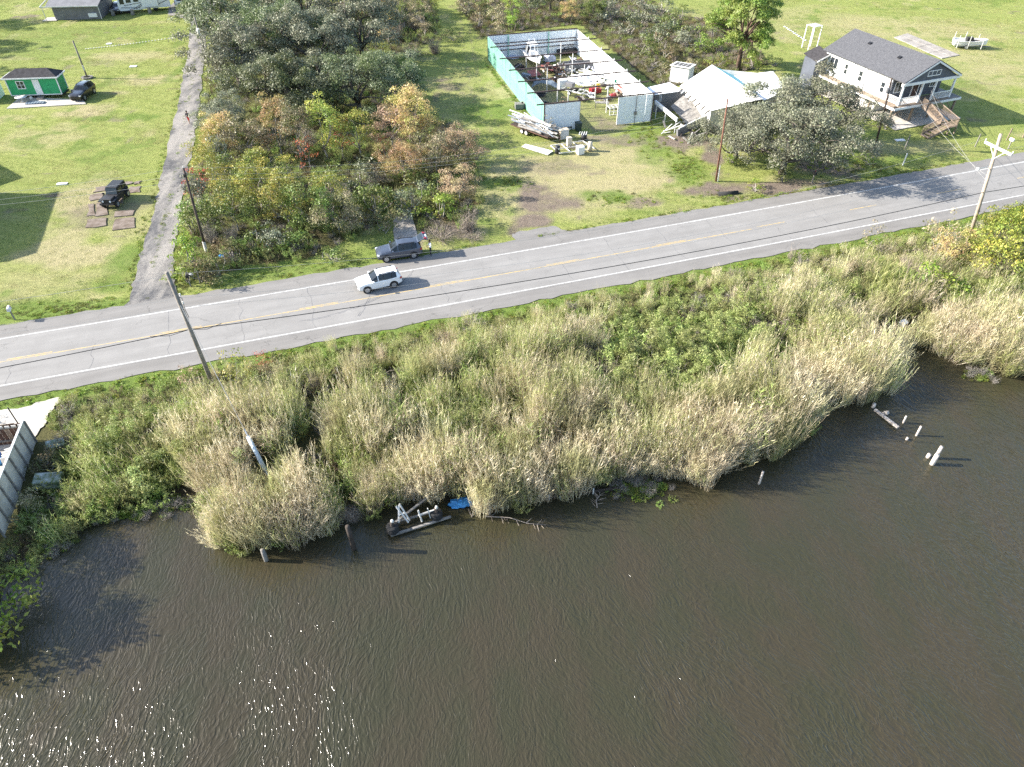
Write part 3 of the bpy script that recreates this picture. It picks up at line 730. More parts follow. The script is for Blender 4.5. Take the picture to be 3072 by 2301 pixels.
m = MB(); a = q(LR[3], 0); b = q(LR[2], 0); m.quad((a[0] + .2, a[1] + .3, 0), (b[0], b[1] + .2, 0), (b[0], b[1] + .2, 2.8), (a[0] + .2, a[1] + .3, 2.55)); m.build('porch_back_wall', M_GREYSIDE, C_)
p = q((20.76, 104.04), 2.0); window(C_, 'window', (p[0], p[1] + .1, 1.95), 1.25, .85, 'x', M_WHITE, 4, 4)
# fallen porch
a = q((20.20, 102.19), 2.1); b = q((22.21, 96.03), 1.9)
MB().bar(a, b, .18, .5).build('porch_beam', M_WHITE, C_)
for t in (.08, .5, .97):
    p = Vector(a).lerp(Vector(b), t); MB().bar((p.x, p.y, 0), (p.x, p.y, p.z), .09).build('porch_post', M_WHITE, C_)
a = q((22.33, 95.39), .35); b = q((27.35, 98.21), 1.5)
MB().bar(a, b, .35, 1.0).build('fallen_fascia', M_GREYSIDE, C_)
a = q((22.54, 95.52), .9); b = q((27.10, 98.00), 2.0)
MB().bar(a, b, .2, .25).build('fallen_beam', M_OLDWHITE, C_)
for i in range(22):
    u0 = rr.uniform(2010, 2095); 
    bx = rr.uniform(21.0, 26.5); by = rr.uniform(93.5, 99.5); an = rr.choice([R(18), R(105), R(60)]) + rr.uniform(-.25, .25); L = rr.uniform(1.0, 3.4)
    a = Vector((bx - cx_ - math.cos(an) * L / 2, by - cy_ - math.sin(an) * L / 2, rr.uniform(.1, .35))); b = Vector((bx - cx_ + math.cos(an) * L / 2, by - cy_ + math.sin(an) * L / 2, rr.uniform(.15, .9)))
    MB().bar(a, b, rr.uniform(.1, .24), .05).build('board', rr.choice([M_GREYWOOD, M_OLDWHITE, M_OLDWHITE, M_DARKWOOD]), C_)
m = MB(); m.slab([q((22.40, 102.12), 1.5), q((24.30, 103.43), 2.6), q((27.02, 98.53), 1.4), q((24.36, 96.94), .5)][::-1], .07); m.build('sagging_ceiling', M_GREYWOOD, C_)
m = MB(); m.box(q((26.81, 100.59), 1.0), (1.4, .25, .5), rz=R(-25)); m.build('planter_box', M_RUST, C_)

K_ = thing('breeze_block_hut', 'small white hut with three rows of dark openings in its top', 'hut', (*(26.90, 117.82), 0), R(-28))
m = MB(); m.box((0, 0, 1.1), (2.9, 3.0, 2.2)); m.build('wall', M_WHITE, K_)
m = MB(); m.box((0, 0, 2.28), (3.3, 3.4, .12), rx=R(-6)); tp = m.build('roof', M_OLDWHITE, K_)
for j in range(3):
    for i in range(4):
        MB().box((-1.0 + i * .66, -.9 + j * .85, 2.36 + (-.9 + j * .85) * -.105), (.46, .55, .04), rx=R(-6)).build('opening', M_DARK, K_)

# ---------------------------------------------------------------- small green house on a trailer
T_ = thing('tiny_house', 'bright green tiny house on wheels with white trim and dark roof', 'tiny house', (-74.9, 109.3, 0), R(6.0))
m = MB(); m.box((3.6, 1.25, 1.75), (7.2, 2.5, 2.5)); m.build('wall', M_GREEN, T_)
m = MB(); x0, x1, y0, y1 = -.35, 7.55, -.35, 2.85; ez, rz_ = 3.02, 3.95
m.add([(x0, y0, ez), (x1, y0, ez), (x1, y1, ez), (x0, y1, ez), (1.5, 1.25, rz_), (5.9, 1.25, rz_)], [(0, 1, 5, 4), (1, 2, 5), (2, 3, 4, 5), (3, 0, 4), (3, 2, 1, 0)]); m.build('roof', M_DARKROOF, T_)
m = MB()
for (a, b) in (((x0, y0, ez - .05), (x1, y0, ez - .05)), ((x1, y0, ez - .05), (x1, y1, ez - .05)), ((x0, y0, ez - .05), (x0, y1, ez - .05))): m.bar(a, b, .06, .18)
for (x, y) in ((.0, -.02), (7.2, -.02), (7.22, 2.5)): m.bar((x, y, .5), (x, y, ez - .1), .13)
m.bar((0, -.02, .52), (7.2, -.02, .52), .06, .12); m.build('trim', M_WHITE, T_)
window(T_, 'window', (1.9, 0, 2.0), 1.15, 1.15, 'x', M_WHITE, 2, 2)
m = MB(); m.box((4.15, -.05, 1.6), (.95, .08, 2.2)); d_ = m.build('door', M_WHITE, T_); MB().box((4.5, -.11, 1.5), (.06, .06, .1)).build('handle', M_ALU, d_)
for (x, y) in ((2.6, .25), (3.4, .25), (2.6, 2.3), (3.4, 2.3)): MB().lathe([(.1, -.12), (.32, -.12), (.36, -.06), (.36, .06), (.32, .12), (.1, .12)], (x, y, .36), 14, 'y').build('wheel', M_BLACK, T_, True)
m = MB(); m.box((3.7, 1.25, .43), (7.6, 1.9, .14)); m.bar((7.2, 1.25, .45), (8.7, 1.25, .45), .12); m.build('chassis', M_BLACK, T_)
m = MB(); m.box((4.2, -.45, .28), (1.0, .55, .06)); m.box((4.2, -.75, .14), (1.0, .4, .06)); m.build('step', M_GREYWOOD, T_)

# ---------------------------------------------------------------- grey building with a carport at the top left
G_ = thing('grey_building', 'grey low building with a carport at its side and white box on its wall', 'building', (*(-89.37, 152.77), 0), R(5.0))
m = MB(); m.box((4.3, 4.0, 1.25), (8.6, 8.0, 2.5)); m.build('wall', M_GREYSIDE, G_)
m = MB(); m.slab([(-.9, -.55, 2.5), (9.0, -.55, 2.5), (9.0, 4.0, 3.7), (-.9, 4.0, 3.7)], .12); m.slab([(9.0, 8.5, 2.5), (-.9, 8.5, 2.5), (-.9, 4.0, 3.7), (9.0, 4.0, 3.7)], .12); m.build('roof', M_GREYSIDE, G_)
m = MB(); m.bar((-1.9, -.62, 2.45), (9.0, -.62, 2.45), .07, .18); m.bar((-1.9, -.6, 2.45), (-.9, 4.0, 3.7), .08, .16); m.build('fascia', M_OLDWHITE, G_)
m = MB(); m.bar((-1.6, -.4, 0), (-1.6, -.4, 2.4), .09); m.bar((-1.2, 3.2, 0), (-1.2, 3.2, 3.3), .09); m.build('carport_post', M_OLDWHITE, G_)
m = MB(); m.box((7.3, -.12, .75), (1.6, .22, .7)); m.build('wall_box', M_WHITE, G_)
m = MB(); m.bar((8.75, -.1, 0), (8.75, -.1, 2.5), .1); m.build('downpipe', M_OLDWHITE, G_)
m = MB(); m.box((-1.0, .6, .03), (2.6, 2.6, .06)); m.build('slab', M_CONCW, G_)

# ---------------------------------------------------------------- pale house just outside the left edge, which shades the lawn there
S_ = thing('pale_house', 'pale two level house at the left edge beside the lawn', 'house', (-62.4, 65.7, 0), R(17.5))
m = MB(); m.box((-4.5, 7.0, 3.15), (9.0, 13.6, 6.3)); m.box((-12.7, 21.3, 3.25), (8.4, 7.0, 6.5)); m.build('wall', M_OLDWHITE, S_)
m = MB(); m.slab([(.6, -.4, 6.25), (.6, 14.4, 6.25), (-4.5, 14.4, 7.6), (-4.5, -.4, 7.6)], .15); m.slab([(-9.6, 14.4, 6.25), (-9.6, -.4, 6.25), (-4.5, -.4, 7.6), (-4.5, 14.4, 7.6)], .15)
m.slab([(-17.4, 17.4, 6.5), (-8.3, 17.4, 6.5), (-8.3, 21.3, 8.5), (-17.4, 21.3, 8.5)], .15); m.slab([(-8.3, 25.2, 6.5), (-17.4, 25.2, 6.5), (-17.4, 21.3, 8.5), (-8.3, 21.3, 8.5)], .15); m.build('roof', M_SHINGLE, S_)
window(S_, 'window', (.0, 4.0, 3.2), 1.4, 1.3, 'y', M_WHITE, 2, 1, sgn=1); window(S_, 'window', (.0, 10.0, 3.2), 1.4, 1.3, 'y', M_WHITE, 2, 1, sgn=1)
# small white shed at the left edge by the tiny house
V_ = thing('white_shed', 'white shed corner at the left edge beside the green tiny house', 'shed', (-77.0, 108.2, 0), R(8))
m = MB(); m.box((-2.0, 1.6, 1.2), (4.4, 3.2, 2.4)); m.build('wall', M_WSIDING, V_)
m = MB(); m.slab([(.4, -.3, 2.4), (.4, 1.6, 3.1), (-4.5, 1.6, 3.1), (-4.5, -.3, 2.4)], .1); m.slab([(.4, 3.5, 2.4), (-4.5, 3.5, 2.4), (-4.5, 1.6, 3.1), (.4, 1.6, 3.1)], .1); m.build('roof', M_WROOF, V_)

# ---------------------------------------------------------------- waterside yard fence at the lower left
def w2(p): return (p[0], p[1], 0)
FT0 = (-35.6, 37.6); FT1 = (-33.9, 30.3); 
dvx = ((FT1[0] - FT0[0]), (FT1[1] - FT0[1])); FL = math.hypot(*dvx); FA = math.atan2(dvx[1], dvx[0])
F_ = thing('grey_sheet_fence', 'tall grey weathered sheet fence running down to the water', 'fence', (*FT0, -.1), FA)
for i in range(7):
    MB().box((.62 + i * 1.24, 0, .98), (1.24, .05, 2.5)).build('fence_sheet', M_CONCGREY, F_)
m = MB(); m.box((4.35, 0, 2.27), (8.75, .14, .06)); m.build('cap_rail', M_WHITE, F_)
m = MB()
for i in range(8): m.bar((.05 + i * 1.24, .09, -.3), (.05 + i * 1.24, .09, 2.2), .1)
m.build('fence_post', M_GREYWOOD, F_)
Q_ = thing('rusty_plank_fence', 'brown plank fence with grey rails facing the pale concrete apron', 'fence', (*FT0, -.1), R(190))
for i in range(16): 
    MB().box((.18 + i * .31, 0, 1.05 + rr.uniform(-.05, .05)), (.285, .03, 2.0)).build('plank', M_RUST if i % 4 else M_BROWNWOOD, Q_)
m = MB(); m.bar((0, .06, 1.75), (5, .06, 1.75), .06, .14); m.bar((0, .06, .5), (5, .06, .5), .06, .14); m.build('rail', M_GREYWOOD, Q_)
for i in range(11): MB().box((.3 + i * .45, .1, 1.93 - rr.uniform(0, .05)), (.3, .05, .17)).build('block', M_OLDWHITE, Q_)
m = MB(); m.tube([(-34.86, 37.28) + (0,), (-36.3, 38.3, 3.4)], .045, 6) if False else m.tube([(-36.2, 37.75, 0), (-36.25, 37.75, 3.3)], .045, 6)
tag(m.build('metal_pole', M_BLACK), 'thin dark metal pole standing behind the corner of the plank fence', 'pole')

# ---------------------------------------------------------------- vehicles
def paint(name, c, rough=0.25, metal=0.0):
    n = NT(name); m_ = n.fin(c, rough, 0.5, metal)
    n.b.inputs['Coat Weight'].default_value = 0.6; n.b.inputs['Coat Roughness'].default_value = 0.06
    return m_
M_PGREY = paint('blue_grey_car_paint', (0.060, 0.072, 0.098), .3, .3)
M_PWHITE = paint('white_car_paint', (0.72, 0.73, 0.74), .3)
M_PBLACK = paint('black_car_paint', (0.012, 0.012, 0.014), .25)
M_PMATTE = mat('faded_black_paint', (0.022, 0.022, 0.024), .55, .3, 2)
M_TYRE = mat('tyre_rubber', (0.02, 0.02, 0.02), .85, .2, 4)
M_RIM = NT('alloy_rim').fin((0.42, 0.43, 0.45), .35, .5, .7)
M_LENS = NT('headlight_lens').fin((0.62, 0.65, 0.68), .12, .6)
M_REDL = NT('red_lamp').fin((0.32, 0.012, 0.012), .2, .6)
n = NT('tinted_car_glass'); n.fin((0.015, 0.02, 0.024), .05, .7)
tb = n.new('ShaderNodeBsdfTransparent'); tb.inputs[0].default_value = (.75, .8, .82, 1); mx = n.new('ShaderNodeMixShader'); mx.inputs[0].default_value = .3
n.l.new(n.b.outputs[0], mx.inputs[1]); n.l.new(tb.outputs[0], mx.inputs[2]); n.l.new(mx.outputs[0], n.o.inputs[0]); M_CARGLASS = n.m

def wheel(par, x, y, r=.35, w=.24, rim=M_RIM):
    t = MB().lathe([(.2, -w / 2), (r - .04, -w / 2), (r, -w / 2 + .05), (r, w / 2 - .05), (r - .04, w / 2), (.2, w / 2)], (0, 0, 0), 20, 'y').build('wheel', M_TYRE, par, True)
    t.location = (x, y, r); s = 1 if y > 0 else -1
    m = MB(); m.lathe([(.02, s * (w / 2 - .02)), (.22, s * (w / 2 - .015)), (.235, s * (w / 2 + .008))], (0, 0, 0), 18, 'y')
    for k in range(5):
        a = k * 2 * PI / 5; m.bar((.03 * math.cos(a), s * (w / 2 + .012), .03 * math.sin(a)), (.22 * math.cos(a), s * (w / 2 + .012), .22 * math.sin(a)), .07, .02, up=(0, 1, 0))
    m.build('rim', rim, t)

def loft_car(t, body, L=4.62, W_=1.84, H=1.66, open_tail=False, wheels=True, roofz=None, glass=None):
    """SUV body lofted from cross-sections, front towards +x; glass faces become parts of their own"""
    k = L / 4.62; kh = H / 1.66; kw = W_ / 1.84
    #       x     zb   zbelt hw   ztop  hwt
    ST = [(2.31, .40, .70, .62, .76, .50), (2.20, .28, .84, .80, .90, .66), (1.85, .24, .95, .90, 1.02, .72), (1.35, .24, 1.00, .92, 1.08, .74), (0.98, .24, 1.03, .92, 1.12, .74),
          (.86, .24, 1.04, .92, 1.17, .73), (.20, .24, 1.06, .92, 1.565, .62), (.12, .24, 1.06, .92, 1.59, .62), (-.36, .24, 1.07, .92, 1.645, .63), (-.44, .24, 1.07, .92, 1.65, .63),
          (-1.22, .25, 1.09, .92, 1.64, .62), (-1.30, .25, 1.10, .92, 1.635, .62), (-1.76, .28, 1.13, .91, 1.60, .60), (-1.92, .30, 1.14, .90, 1.585, .59), (-2.16, .36, 1.10, .87, 1.16, .70), (-2.28, .42, .95, .82, .99, .70), (-2.31, .46, .62, .76, .68, .66)]
    rings = []
    for x, zb, zl, hw, zt, ht in ST:
        x, hw, ht = x * k, hw * kw, ht * kw; zb, zl, zt = zb * kh, zl * kh, zt * kh
        half = [(hw * .86, zb), (hw * .985, zb + .10 * kh), (hw, (zb + zl) / 2 + .05), (hw * .985, zl - .07), (hw * .95, zl), (ht, zt), (ht * .55, zt + .028)]
        ring = [(x, -a, b) for a, b in half] + [(x, a, b) for a, b in reversed(half)]
        rings.append(ring)
    n_ = len(rings[0]); G = {'body': MB(), 'windscreen': MB(), 'side_window': None, 'rear_window': MB(), 'cladding': MB()}
    wins = []
    for i in range(len(rings) - 1):
        for j in range(n_ - 1):
            q_ = [rings[i][j], rings[i][j + 1], rings[i + 1][j + 1], rings[i + 1][j]]
            side = j in (4, 8); top = j in (5, 6, 7)
            if top and i == 5: tgt = G['windscreen']
            elif top and i == 13 : tgt = G['rear_window'] if not open_tail else None
            elif side and i in (5, 7, 9, 11):
                w_ = MB(); w_.quad(*q_); wins.append(w_); continue
            elif j in (0, n_ - 2) or (side and i in (8, 10)): tgt = G['cladding']
            else: tgt = G['body']
            if open_tail and i >= 14 and j in (3, 4, 5, 6, 7, 8, 9): tgt = None if j in (4, 5, 6, 7, 8) else tgt
            if tgt: tgt.quad(*q_)
    fr = rings[0]; G['body'].add(fr, [tuple(range(n_))]); rl = rings[-1]
    G['body'].add(rl, [tuple(range(n_ - 1, -1, -1))])
    G['cladding'].add([rings[0][0], rings[0][-1], rings[-1][-1], rings[-1][0]], [(0, 1, 2, 3)])
    b = G['body'].build('body', body, t, False)
    gl = glass or M_CARGLASS
    G['windscreen'].build('windscreen', gl, t)
    if not open_tail: G['rear_window'].build('rear_window', gl, t)
    for w_ in wins: w_.build('side_window', gl, t)
    G['cladding'].build('cladding', M_BLACK, t)
    m = MB(); m.box((-.55 * k, 0, .86 * kh), (3.0 * k, 1.62 * kw, .1)); m.box((.75 * k, 0, .98 * kh), (.35, 1.5 * kw, .16))
    for y in (-.4, .4):
        for x in (-.1, -.95): m.box((x * k, y * kw, 1.05 * kh), (.5, .5, .3)); m.box((x * k - .28, y * kw, 1.25 * kh), (.14, .5, .5))
    m.build('interior', M_DARK, t)
    for s in (-1, 1):
        for x in (1.42, -1.36):
            MB().lathe([(.02, s * .0), (.435 * kh, s * .0), (.435 * kh, s * .02), (.02, s * .02)], (x * k, s * (W_ / 2 + .002), .38 * kh), 20, 'y').build('wheel_arch', M_BLACK, t)
            wheel(t, x * k, s * (W_ / 2 - .085), .35 * kh)
        m = MB(); m.box((2.13 * k, s * .70 * kw, .80 * kh), (.26, .30, .13), rz=s * -.5); m.build('headlight', M_LENS, t)
        m = MB(); m.box((-2.14 * k, s * .76 * kw, .98 * kh), (.2, .26, .2), rz=s * .3); m.build('tail_light', M_REDL, t)
        m = MB(); m.box((.72 * k, s * (W_ / 2 + .08), 1.13 * kh), (.16, .22, .15)); m.build('mirror', body, t)
        m = MB(); m.box((-.55 * k, s * (W_ / 2 - .008), .93 * kh), (.2, .03, .04)); m.box((.28 * k, s * (W_ / 2 - .008), .92 * kh), (.2, .03, .04)); m.build('door_handle', body, t)
        m = MB(); m.bar((.05 * k, s * .56 * kw, 1.66 * kh), (-1.6 * k, s * .55 * kw, 1.66 * kh), .05, .05); m.build('roof_rail', M_BLACK, t)
    m = MB(); m.box((2.27 * k, 0, .62 * kh), (.12, .95, .2)); m.build('grille', M_BLACK, t)
    return b

# grey SUV with raised tailgate
def heading(a, b): return math.atan2(b[1] - a[1], b[0] - a[0])
a, b = (-10.05, 63.67), (-12.58, 62.96); hd = heading(a, b)
cx, cy = (a[0] + b[0]) / 2 + math.sin(hd) * .84, (a[1] + b[1]) / 2 - math.cos(hd) * .84
t = thing('parked_suv', 'blue grey car parked on the shoulder with its tailgate raised', 'car', (cx, cy, .02), hd)
loft_car(t, M_PGREY, open_tail=True)
m = MB(); m.box((-1.9, 0, .9), (.5, 1.3, .1)); m.box((-1.75, 0, 1.2), (.06, 1.2, .6)); m.build('boot', M_DARK, t)
g = MB(); g.slab([(-1.9, -.58, 1.63), (-1.9, .58, 1.63), (-2.55, .66, 1.98), (-2.55, -.66, 1.98)], .07); g.slab([(-2.55, -.70, 1.98), (-2.55, .70, 1.98), (-2.98, .70, 1.86), (-2.98, -.70, 1.86)], .12); tg = g.build('tailgate', M_PGREY, t)
m = MB(); m.slab([(-1.98, -.5, 1.682), (-1.98, .5, 1.682), (-2.50, .58, 1.962), (-2.50, -.58, 1.962)], .02); m.build('rear_window', M_CARGLASS, tg)
for s in (-1, 1): MB().box((-2.72, s * .55, 1.97), (.24, .26, .06), ry=-.25).build('tail_light', M_REDL, tg)
MB().box((-2.85, 0, 1.93), (.12, .5, .03), ry=-.25).build('number_plate', M_WHITE, tg)
# white SUV driving in the far lane
a, b = (-11.33, 58.33), (-13.76, 57.35); hd = heading(a, b)
cx, cy = (a[0] + b[0]) / 2 + math.sin(hd) * .82, (a[1] + b[1]) / 2 - math.cos(hd) * .82
t = thing('white_suv', 'white small SUV driving along the far lane of the road', 'car', (cx, cy, .02), hd)
loft_car(t, M_PWHITE, 4.3, 1.8, 1.60)
WS = (cx, cy, hd)
# black SUV by the tiny house
t = thing('black_suv', 'black large SUV parked nose forward beside the green tiny house', 'car', (-64.7, 110.3, .02), R(-92))
loft_car(t, M_PBLACK, 4.9, 1.95, 1.8)
# white pickup at the top edge (bed to the left of the frame top)
t = thing('white_pickup', 'white pickup parked behind the motorhome at the top edge', 'truck', (-67.0, 163.5, .02), R(15))
loft_car(t, M_PWHITE, 5.2, 1.95, 1.8)
# dark vehicle under the carport beside the grey building
t = thing('dark_car', 'dark car parked in the shade between the grey building and motorhome', 'car', (-79.6, 158.5, .02), R(-80))
loft_car(t, M_PBLACK, 4.5, 1.85, 1.7)

# black open-wheeled jeep style 4x4
jp = (-45.54, 76.21)
t = thing('black_jeep', 'faded black boxy off road car standing on overgrown concrete pads', 'off road car', (*jp, 0.03), R(-92))
m = MB(); m.box((-.35, 0, .78), (3.0, 1.5, .62)); m.box((1.45, 0, .86), (1.0, 1.25, .5), taper=.94); m.build('body', M_PMATTE, t, bevel=.04)
m = MB(); m.box((1.45, 0, 1.14), (1.05, 1.2, .1), taper=.92); m.build('bonnet', M_PMATTE, t, bevel=.03)
m = MB(); m.box((-.75, 0, 1.46), (2.1, 1.42, .72), taper=.93); m.build('soft_top', M_BLACK, t, bevel=.05)
m = MB(); m.slab([(.55, -.66, 1.12), (.55, .66, 1.12), (.32, .62, 1.76), (.32, -.62, 1.76)], .04); m.build('windscreen', M_CARGLASS, t)
for s in (-1, 1):
    MB().box((-.1, s * .715, 1.42), (.75, .03, .42)).build('side_window', M_CARGLASS, t); MB().box((-1.2, s * .712, 1.42), (.8, .03, .4)).build('side_window', M_CARGLASS, t)
    MB().box((1.5, s * .78, .95), (1.15, .32, .07)).build('wing', M_BLACK, t); MB().box((-1.2, s * .78, .95), (1.0, .26, .07)).build('wing', M_BLACK, t)
    MB().lathe([(.02, -.03), (.11, -.03), (.11, .03), (.02, .03)], (1.97, s * .42, .92), 12, 'x').build('headlight', M_LENS, t)
    MB().box((.55, s * .95, 1.18), (.06, .22, .18)).build('mirror', M_BLACK, t)
    for x in (1.45, -1.2): wheel(t, x, s * .78, .40, .28, M_RIM)
MB().box((2.1, 0, .62), (.16, 1.6, .16)).build('bumper', M_BLACK, t); MB().box((1.96, 0, .88), (.04, .5, .34)).build('grille', M_BLACK, t)
# motorhome
t = thing('motorhome', 'long white motorhome with grey swoosh stripes and dark windows', 'motorhome', (-78.3, 156.9, 0), R(23.5))
m = MB(); m.prism([(0.25, 0), (9.6, 0), (9.6, 2.5), (.25, 2.5)], .55, 3.5); m.add([(.25, 0, .55), (-.15, .1, .7), (-.15, .1, 1.5), (.25, 0, 3.4), (.25, 2.5, .55), (-.15, 2.4, .7), (-.15, 2.4, 1.5), (.25, 2.5, 3.4)], [(0, 1, 2, 3), (7, 6, 5, 4), (1, 5, 6, 2), (0, 4, 5, 1)]); bd = m.build('body', M_PWHITE, t)
m = MB(); m.quad((-.16, .12, 1.5), (-.16, 2.38, 1.5), (.24, 2.4, 3.3), (.24, .1, 3.3)); m.build('windscreen', M_CARGLASS, t)
for (x, z, w, h) in ((.75, 2.2, .8, .9), (2.0, 2.2, .9, .55), (3.4, 2.3, .95, .65), (6.0, 2.45, 1.1, .75), (8.2, 2.4, .9, .6)): MB().box((x, -.015, z), (w, .05, h)).build('window', M_GLASS, t)
m = MB(); m.slab([(4.3, -.25, .95), (7.3, -.25, .95), (7.3, -.25, 3.2), (4.3, -.25, 3.2)], -.24); m.build('slide_out', M_PWHITE, t)
for i, (x0, z0, x1, z1) in enumerate(((.4, 1.15, 3.9, .85), (1.0, 1.5, 4.2, 1.75), (2.6, .75, 4.2, 1.5), (3.0, .7, 4.25, 1.25), (4.6, 1.4, 7.2, 1.9), (7.4, 1.2, 9.4, 1.9), (.6, 3.0, 3.8, 3.25))):
    MB().bar((x0, -.02 - (.27 if 4.3 < x0 < 7.3 else 0), z0), (x1, -.02 - (.27 if 4.3 < x0 < 7.3 else 0), z1), .03, .11).build('stripe', M_GREYSIDE, t)
for x in (1.5, 6.6):
    for y in (.18, 2.3): wheel(t, x, y, .46, .3)
for (x, y, h) in ((2.2, -1.3, 1.0), (5.4, -1.3, 1.0), (-1.4, -.4, 1.1)):
    a = loc2w((-78.3, 156.9), R(23.5))(x, y); p_ = MB().box((0, 0, h / 2), (.55, .5, h), taper=.85).build('stump', M_GREYWOOD); p_.location = (a[0], a[1], 0)
    tag(p_, {2.2: 'grey stump post before the motorhome front wheel', 5.4: 'grey stump post before the middle of the motorhome', -1.4: 'grey stump post between the grey building and motorhome'}[x], 'post', 'stump posts before the motorhome')

# ---------------------------------------------------------------- people
M_SKIN = mat('skin', (0.30, 0.17, 0.115), .6, .1, 5); M_HAIR = mat('dark_hair', (0.015, 0.012, 0.01), .7, .2, 5)
M_WSHIRT = mat('white_shirt', (0.66, 0.69, 0.74), .8, .1, 4); M_BTROUS = mat('black_trousers', (0.03, 0.03, 0.034), .8, .2, 4); M_RSHORT = mat('red_shorts', (0.50, 0.03, 0.025), .8, .15, 4); M_NTOP = mat('dark_navy_top', (0.018, 0.02, 0.035), .8, .2, 4); M_SHOE = mat('dark_shoe', (0.03, 0.028, 0.025), .7, .2, 4)
def person(name, label, loc, rz, joints, regions, hair=True, seat=False):
    """joints: dict name -> (x, y, z, radius); one skinned body; regions(point) -> material index"""
    J = joints; names = list(J); ix = {k: i for i, k in enumerate(names)}
    E_ = [('pelvis', 'waist'), ('waist', 'chest'), ('chest', 'neck'), ('neck', 'head'), ('head', 'crown')]
    for s in 'lr': E_ += [('chest', s + 'sh'), (s + 'sh', s + 'el'), (s + 'el', s + 'wr'), ('pelvis', s + 'hip'), (s + 'hip', s + 'kn')] + ([(s + 'kn', s + 'an'), (s + 'an', s + 'toe')])
    E_ = [e for e in E_ if e[0] in ix and e[1] in ix]
    me = bpy.data.meshes.new(name); me.from_pydata([J[k][:3] for k in names], [(ix[a], ix[b]) for a, b in E_], [])
    tmp = bpy.data.objects.new(name + '_skeleton', me); COL.objects.link(tmp)
    tmp.modifiers.new('skin', 'SKIN'); sv = me.skin_vertices
    if not sv: 
        bm = bmesh.new(); bm.from_mesh(me); bm.verts.layers.skin.verify(); bm.to_mesh(me); bm.free(); sv = me.skin_vertices
    for i, k in enumerate(names): sv[0].data[i].radius = (J[k][3], J[k][3] * (.72 if k in ('waist', 'chest', 'pelvis') else 1)); sv[0].data[i].use_root = (k == 'pelvis')
    sb = tmp.modifiers.new('sub', 'SUBSURF'); sb.levels = 1; sb.render_levels = 1
    dg = bpy.context.evaluated_depsgraph_get(); body = bpy.data.meshes.new_from_object(tmp.evaluated_get(dg)); bpy.data.objects.remove(tmp)
    t = thing(name, label, 'person', loc, rz)
    body.materials.clear()
    mats = regions[0]
    for mm in mats: body.materials.append(mm)
    for p in body.polygons: p.material_index = regions[1](p.center); p.use_smooth = True
    link('body', body, t)
    hx, hy, hz = J['head'][:3]
    if hair:
        m = MB(); m.lathe([(.02, .145), (.085, .125), (.112, .07), (.116, .0), (.10, -.06)], (hx - .015, hy, hz + .045), 12, 'z'); m.build('hair', M_HAIR, t, True)
    f_ = MB(); f_.box((hx + .108, hy, hz - .01), (.035, .03, .05)); f_.build('nose', M_SKIN, t)
    for s in (-1, 1):
        MB().lathe([(.002, -.006), (.014, 0), (.002, .006)], (hx + .098, hy + s * .036, hz + .02), 6, 'x').build('eye', M_BLACK, t)
        MB().box((hx, hy + s * .105, hz), (.04, .02, .06)).build('ear', M_SKIN, t)
    MB().box((hx + .1, hy, hz - .06), (.012, .05, .012)).build('mouth', M_REDL, t)
    for s in 'lr':
        w = Vector(J[s + 'wr'][:3]); dv = (w - Vector(J[s + 'el'][:3])).normalized(); sd = Vector((1, 0, 0)) if abs(dv.x) < .8 else Vector((0, 0, 1)); sd = (sd - dv * sd.dot(dv)).normalized()
        m = MB(); m.tube([w - dv * .01, w + dv * .04, w + dv * .085], [.026, .036, .032], 6)
        for k, (o, ln) in enumerate(((-.027, .058), (-.009, .07), (.009, .065), (.026, .05))):
            b0 = w + dv * .075 + sd * o; n2 = dv.cross(sd) * .02; m.tube([b0, b0 + dv * ln * .5 + n2 * .3, b0 + dv * ln + n2], [.009, .0085, .007], 5)
        m.tube([w + dv * .03 - sd * .03, w + dv * .06 - sd * .055, w + dv * .09 - sd * .05], [.011, .010, .008], 5); m.build('hand', M_SKIN, t, True)
    return t
def stand(hand_fwd=.25, step=0.0, lift=0.0):
    J = dict(pelvis=(0, 0, .93, .135), waist=(0, 0, 1.08, .125), chest=(.01, 0, 1.33, .15), neck=(.02, 0, 1.49, .058), head=(.035, 0, 1.62, .098), crown=(.03, 0, 1.71, .07))
    for s, g in (('l', 1), ('r', -1)):
        f = step * g
        J[s + 'sh'] = (0, g * .19, 1.42, .07); J[s + 'el'] = (.02 - f * .35 + hand_fwd * .2, g * .25, 1.15, .046); J[s + 'wr'] = (hand_fwd - f * .5, g * .22 + (0 if step else -g * .08), .98 + lift, .032)
        J[s + 'hip'] = (0, g * .095, .86, .09); J[s + 'kn'] = (f * .5 + .03, g * .10, .48, .06); J[s + 'an'] = (f - .02, g * .10, .09, .042); J[s + 'toe'] = (f + .15, g * .11, .035, .038)
    return J
pp = (-8.33, 64.26)
person('person', 'person in a white shirt and black trousers standing behind the open car', (*pp, .02), hd + .1, stand(.28, 0, .12), ([M_SKIN, M_WSHIRT, M_BTROUS, M_SHOE], lambda c: 3 if c.z < .1 else (2 if c.z < .95 and abs(c.y) < .2 else (1 if c.z < 1.47 and not (c.x > .2 and c.z < 1.15) else 0))))
pp = (-45.15, 99.65)
person('person', 'person in a dark top and red shorts walking along the gravel lane', (*pp, .02), R(95), stand(.1, .25), ([M_SKIN, M_NTOP, M_RSHORT, M_SHOE], lambda c: 3 if c.z < .1 else (0 if c.z < .5 else (2 if c.z < .98 and abs(c.y) < .2 else (1 if c.z < 1.47 and not (abs(c.y) > .2 and c.z < 1.2) else 0)))))
J = dict(pelvis=(0, 0, .0, .13), waist=(-.03, 0, .16, .12), chest=(-.08, 0, .42, .14), neck=(-.08, 0, .57, .055), head=(-.06, 0, .69, .095), crown=(-.06, 0, .78, .065))
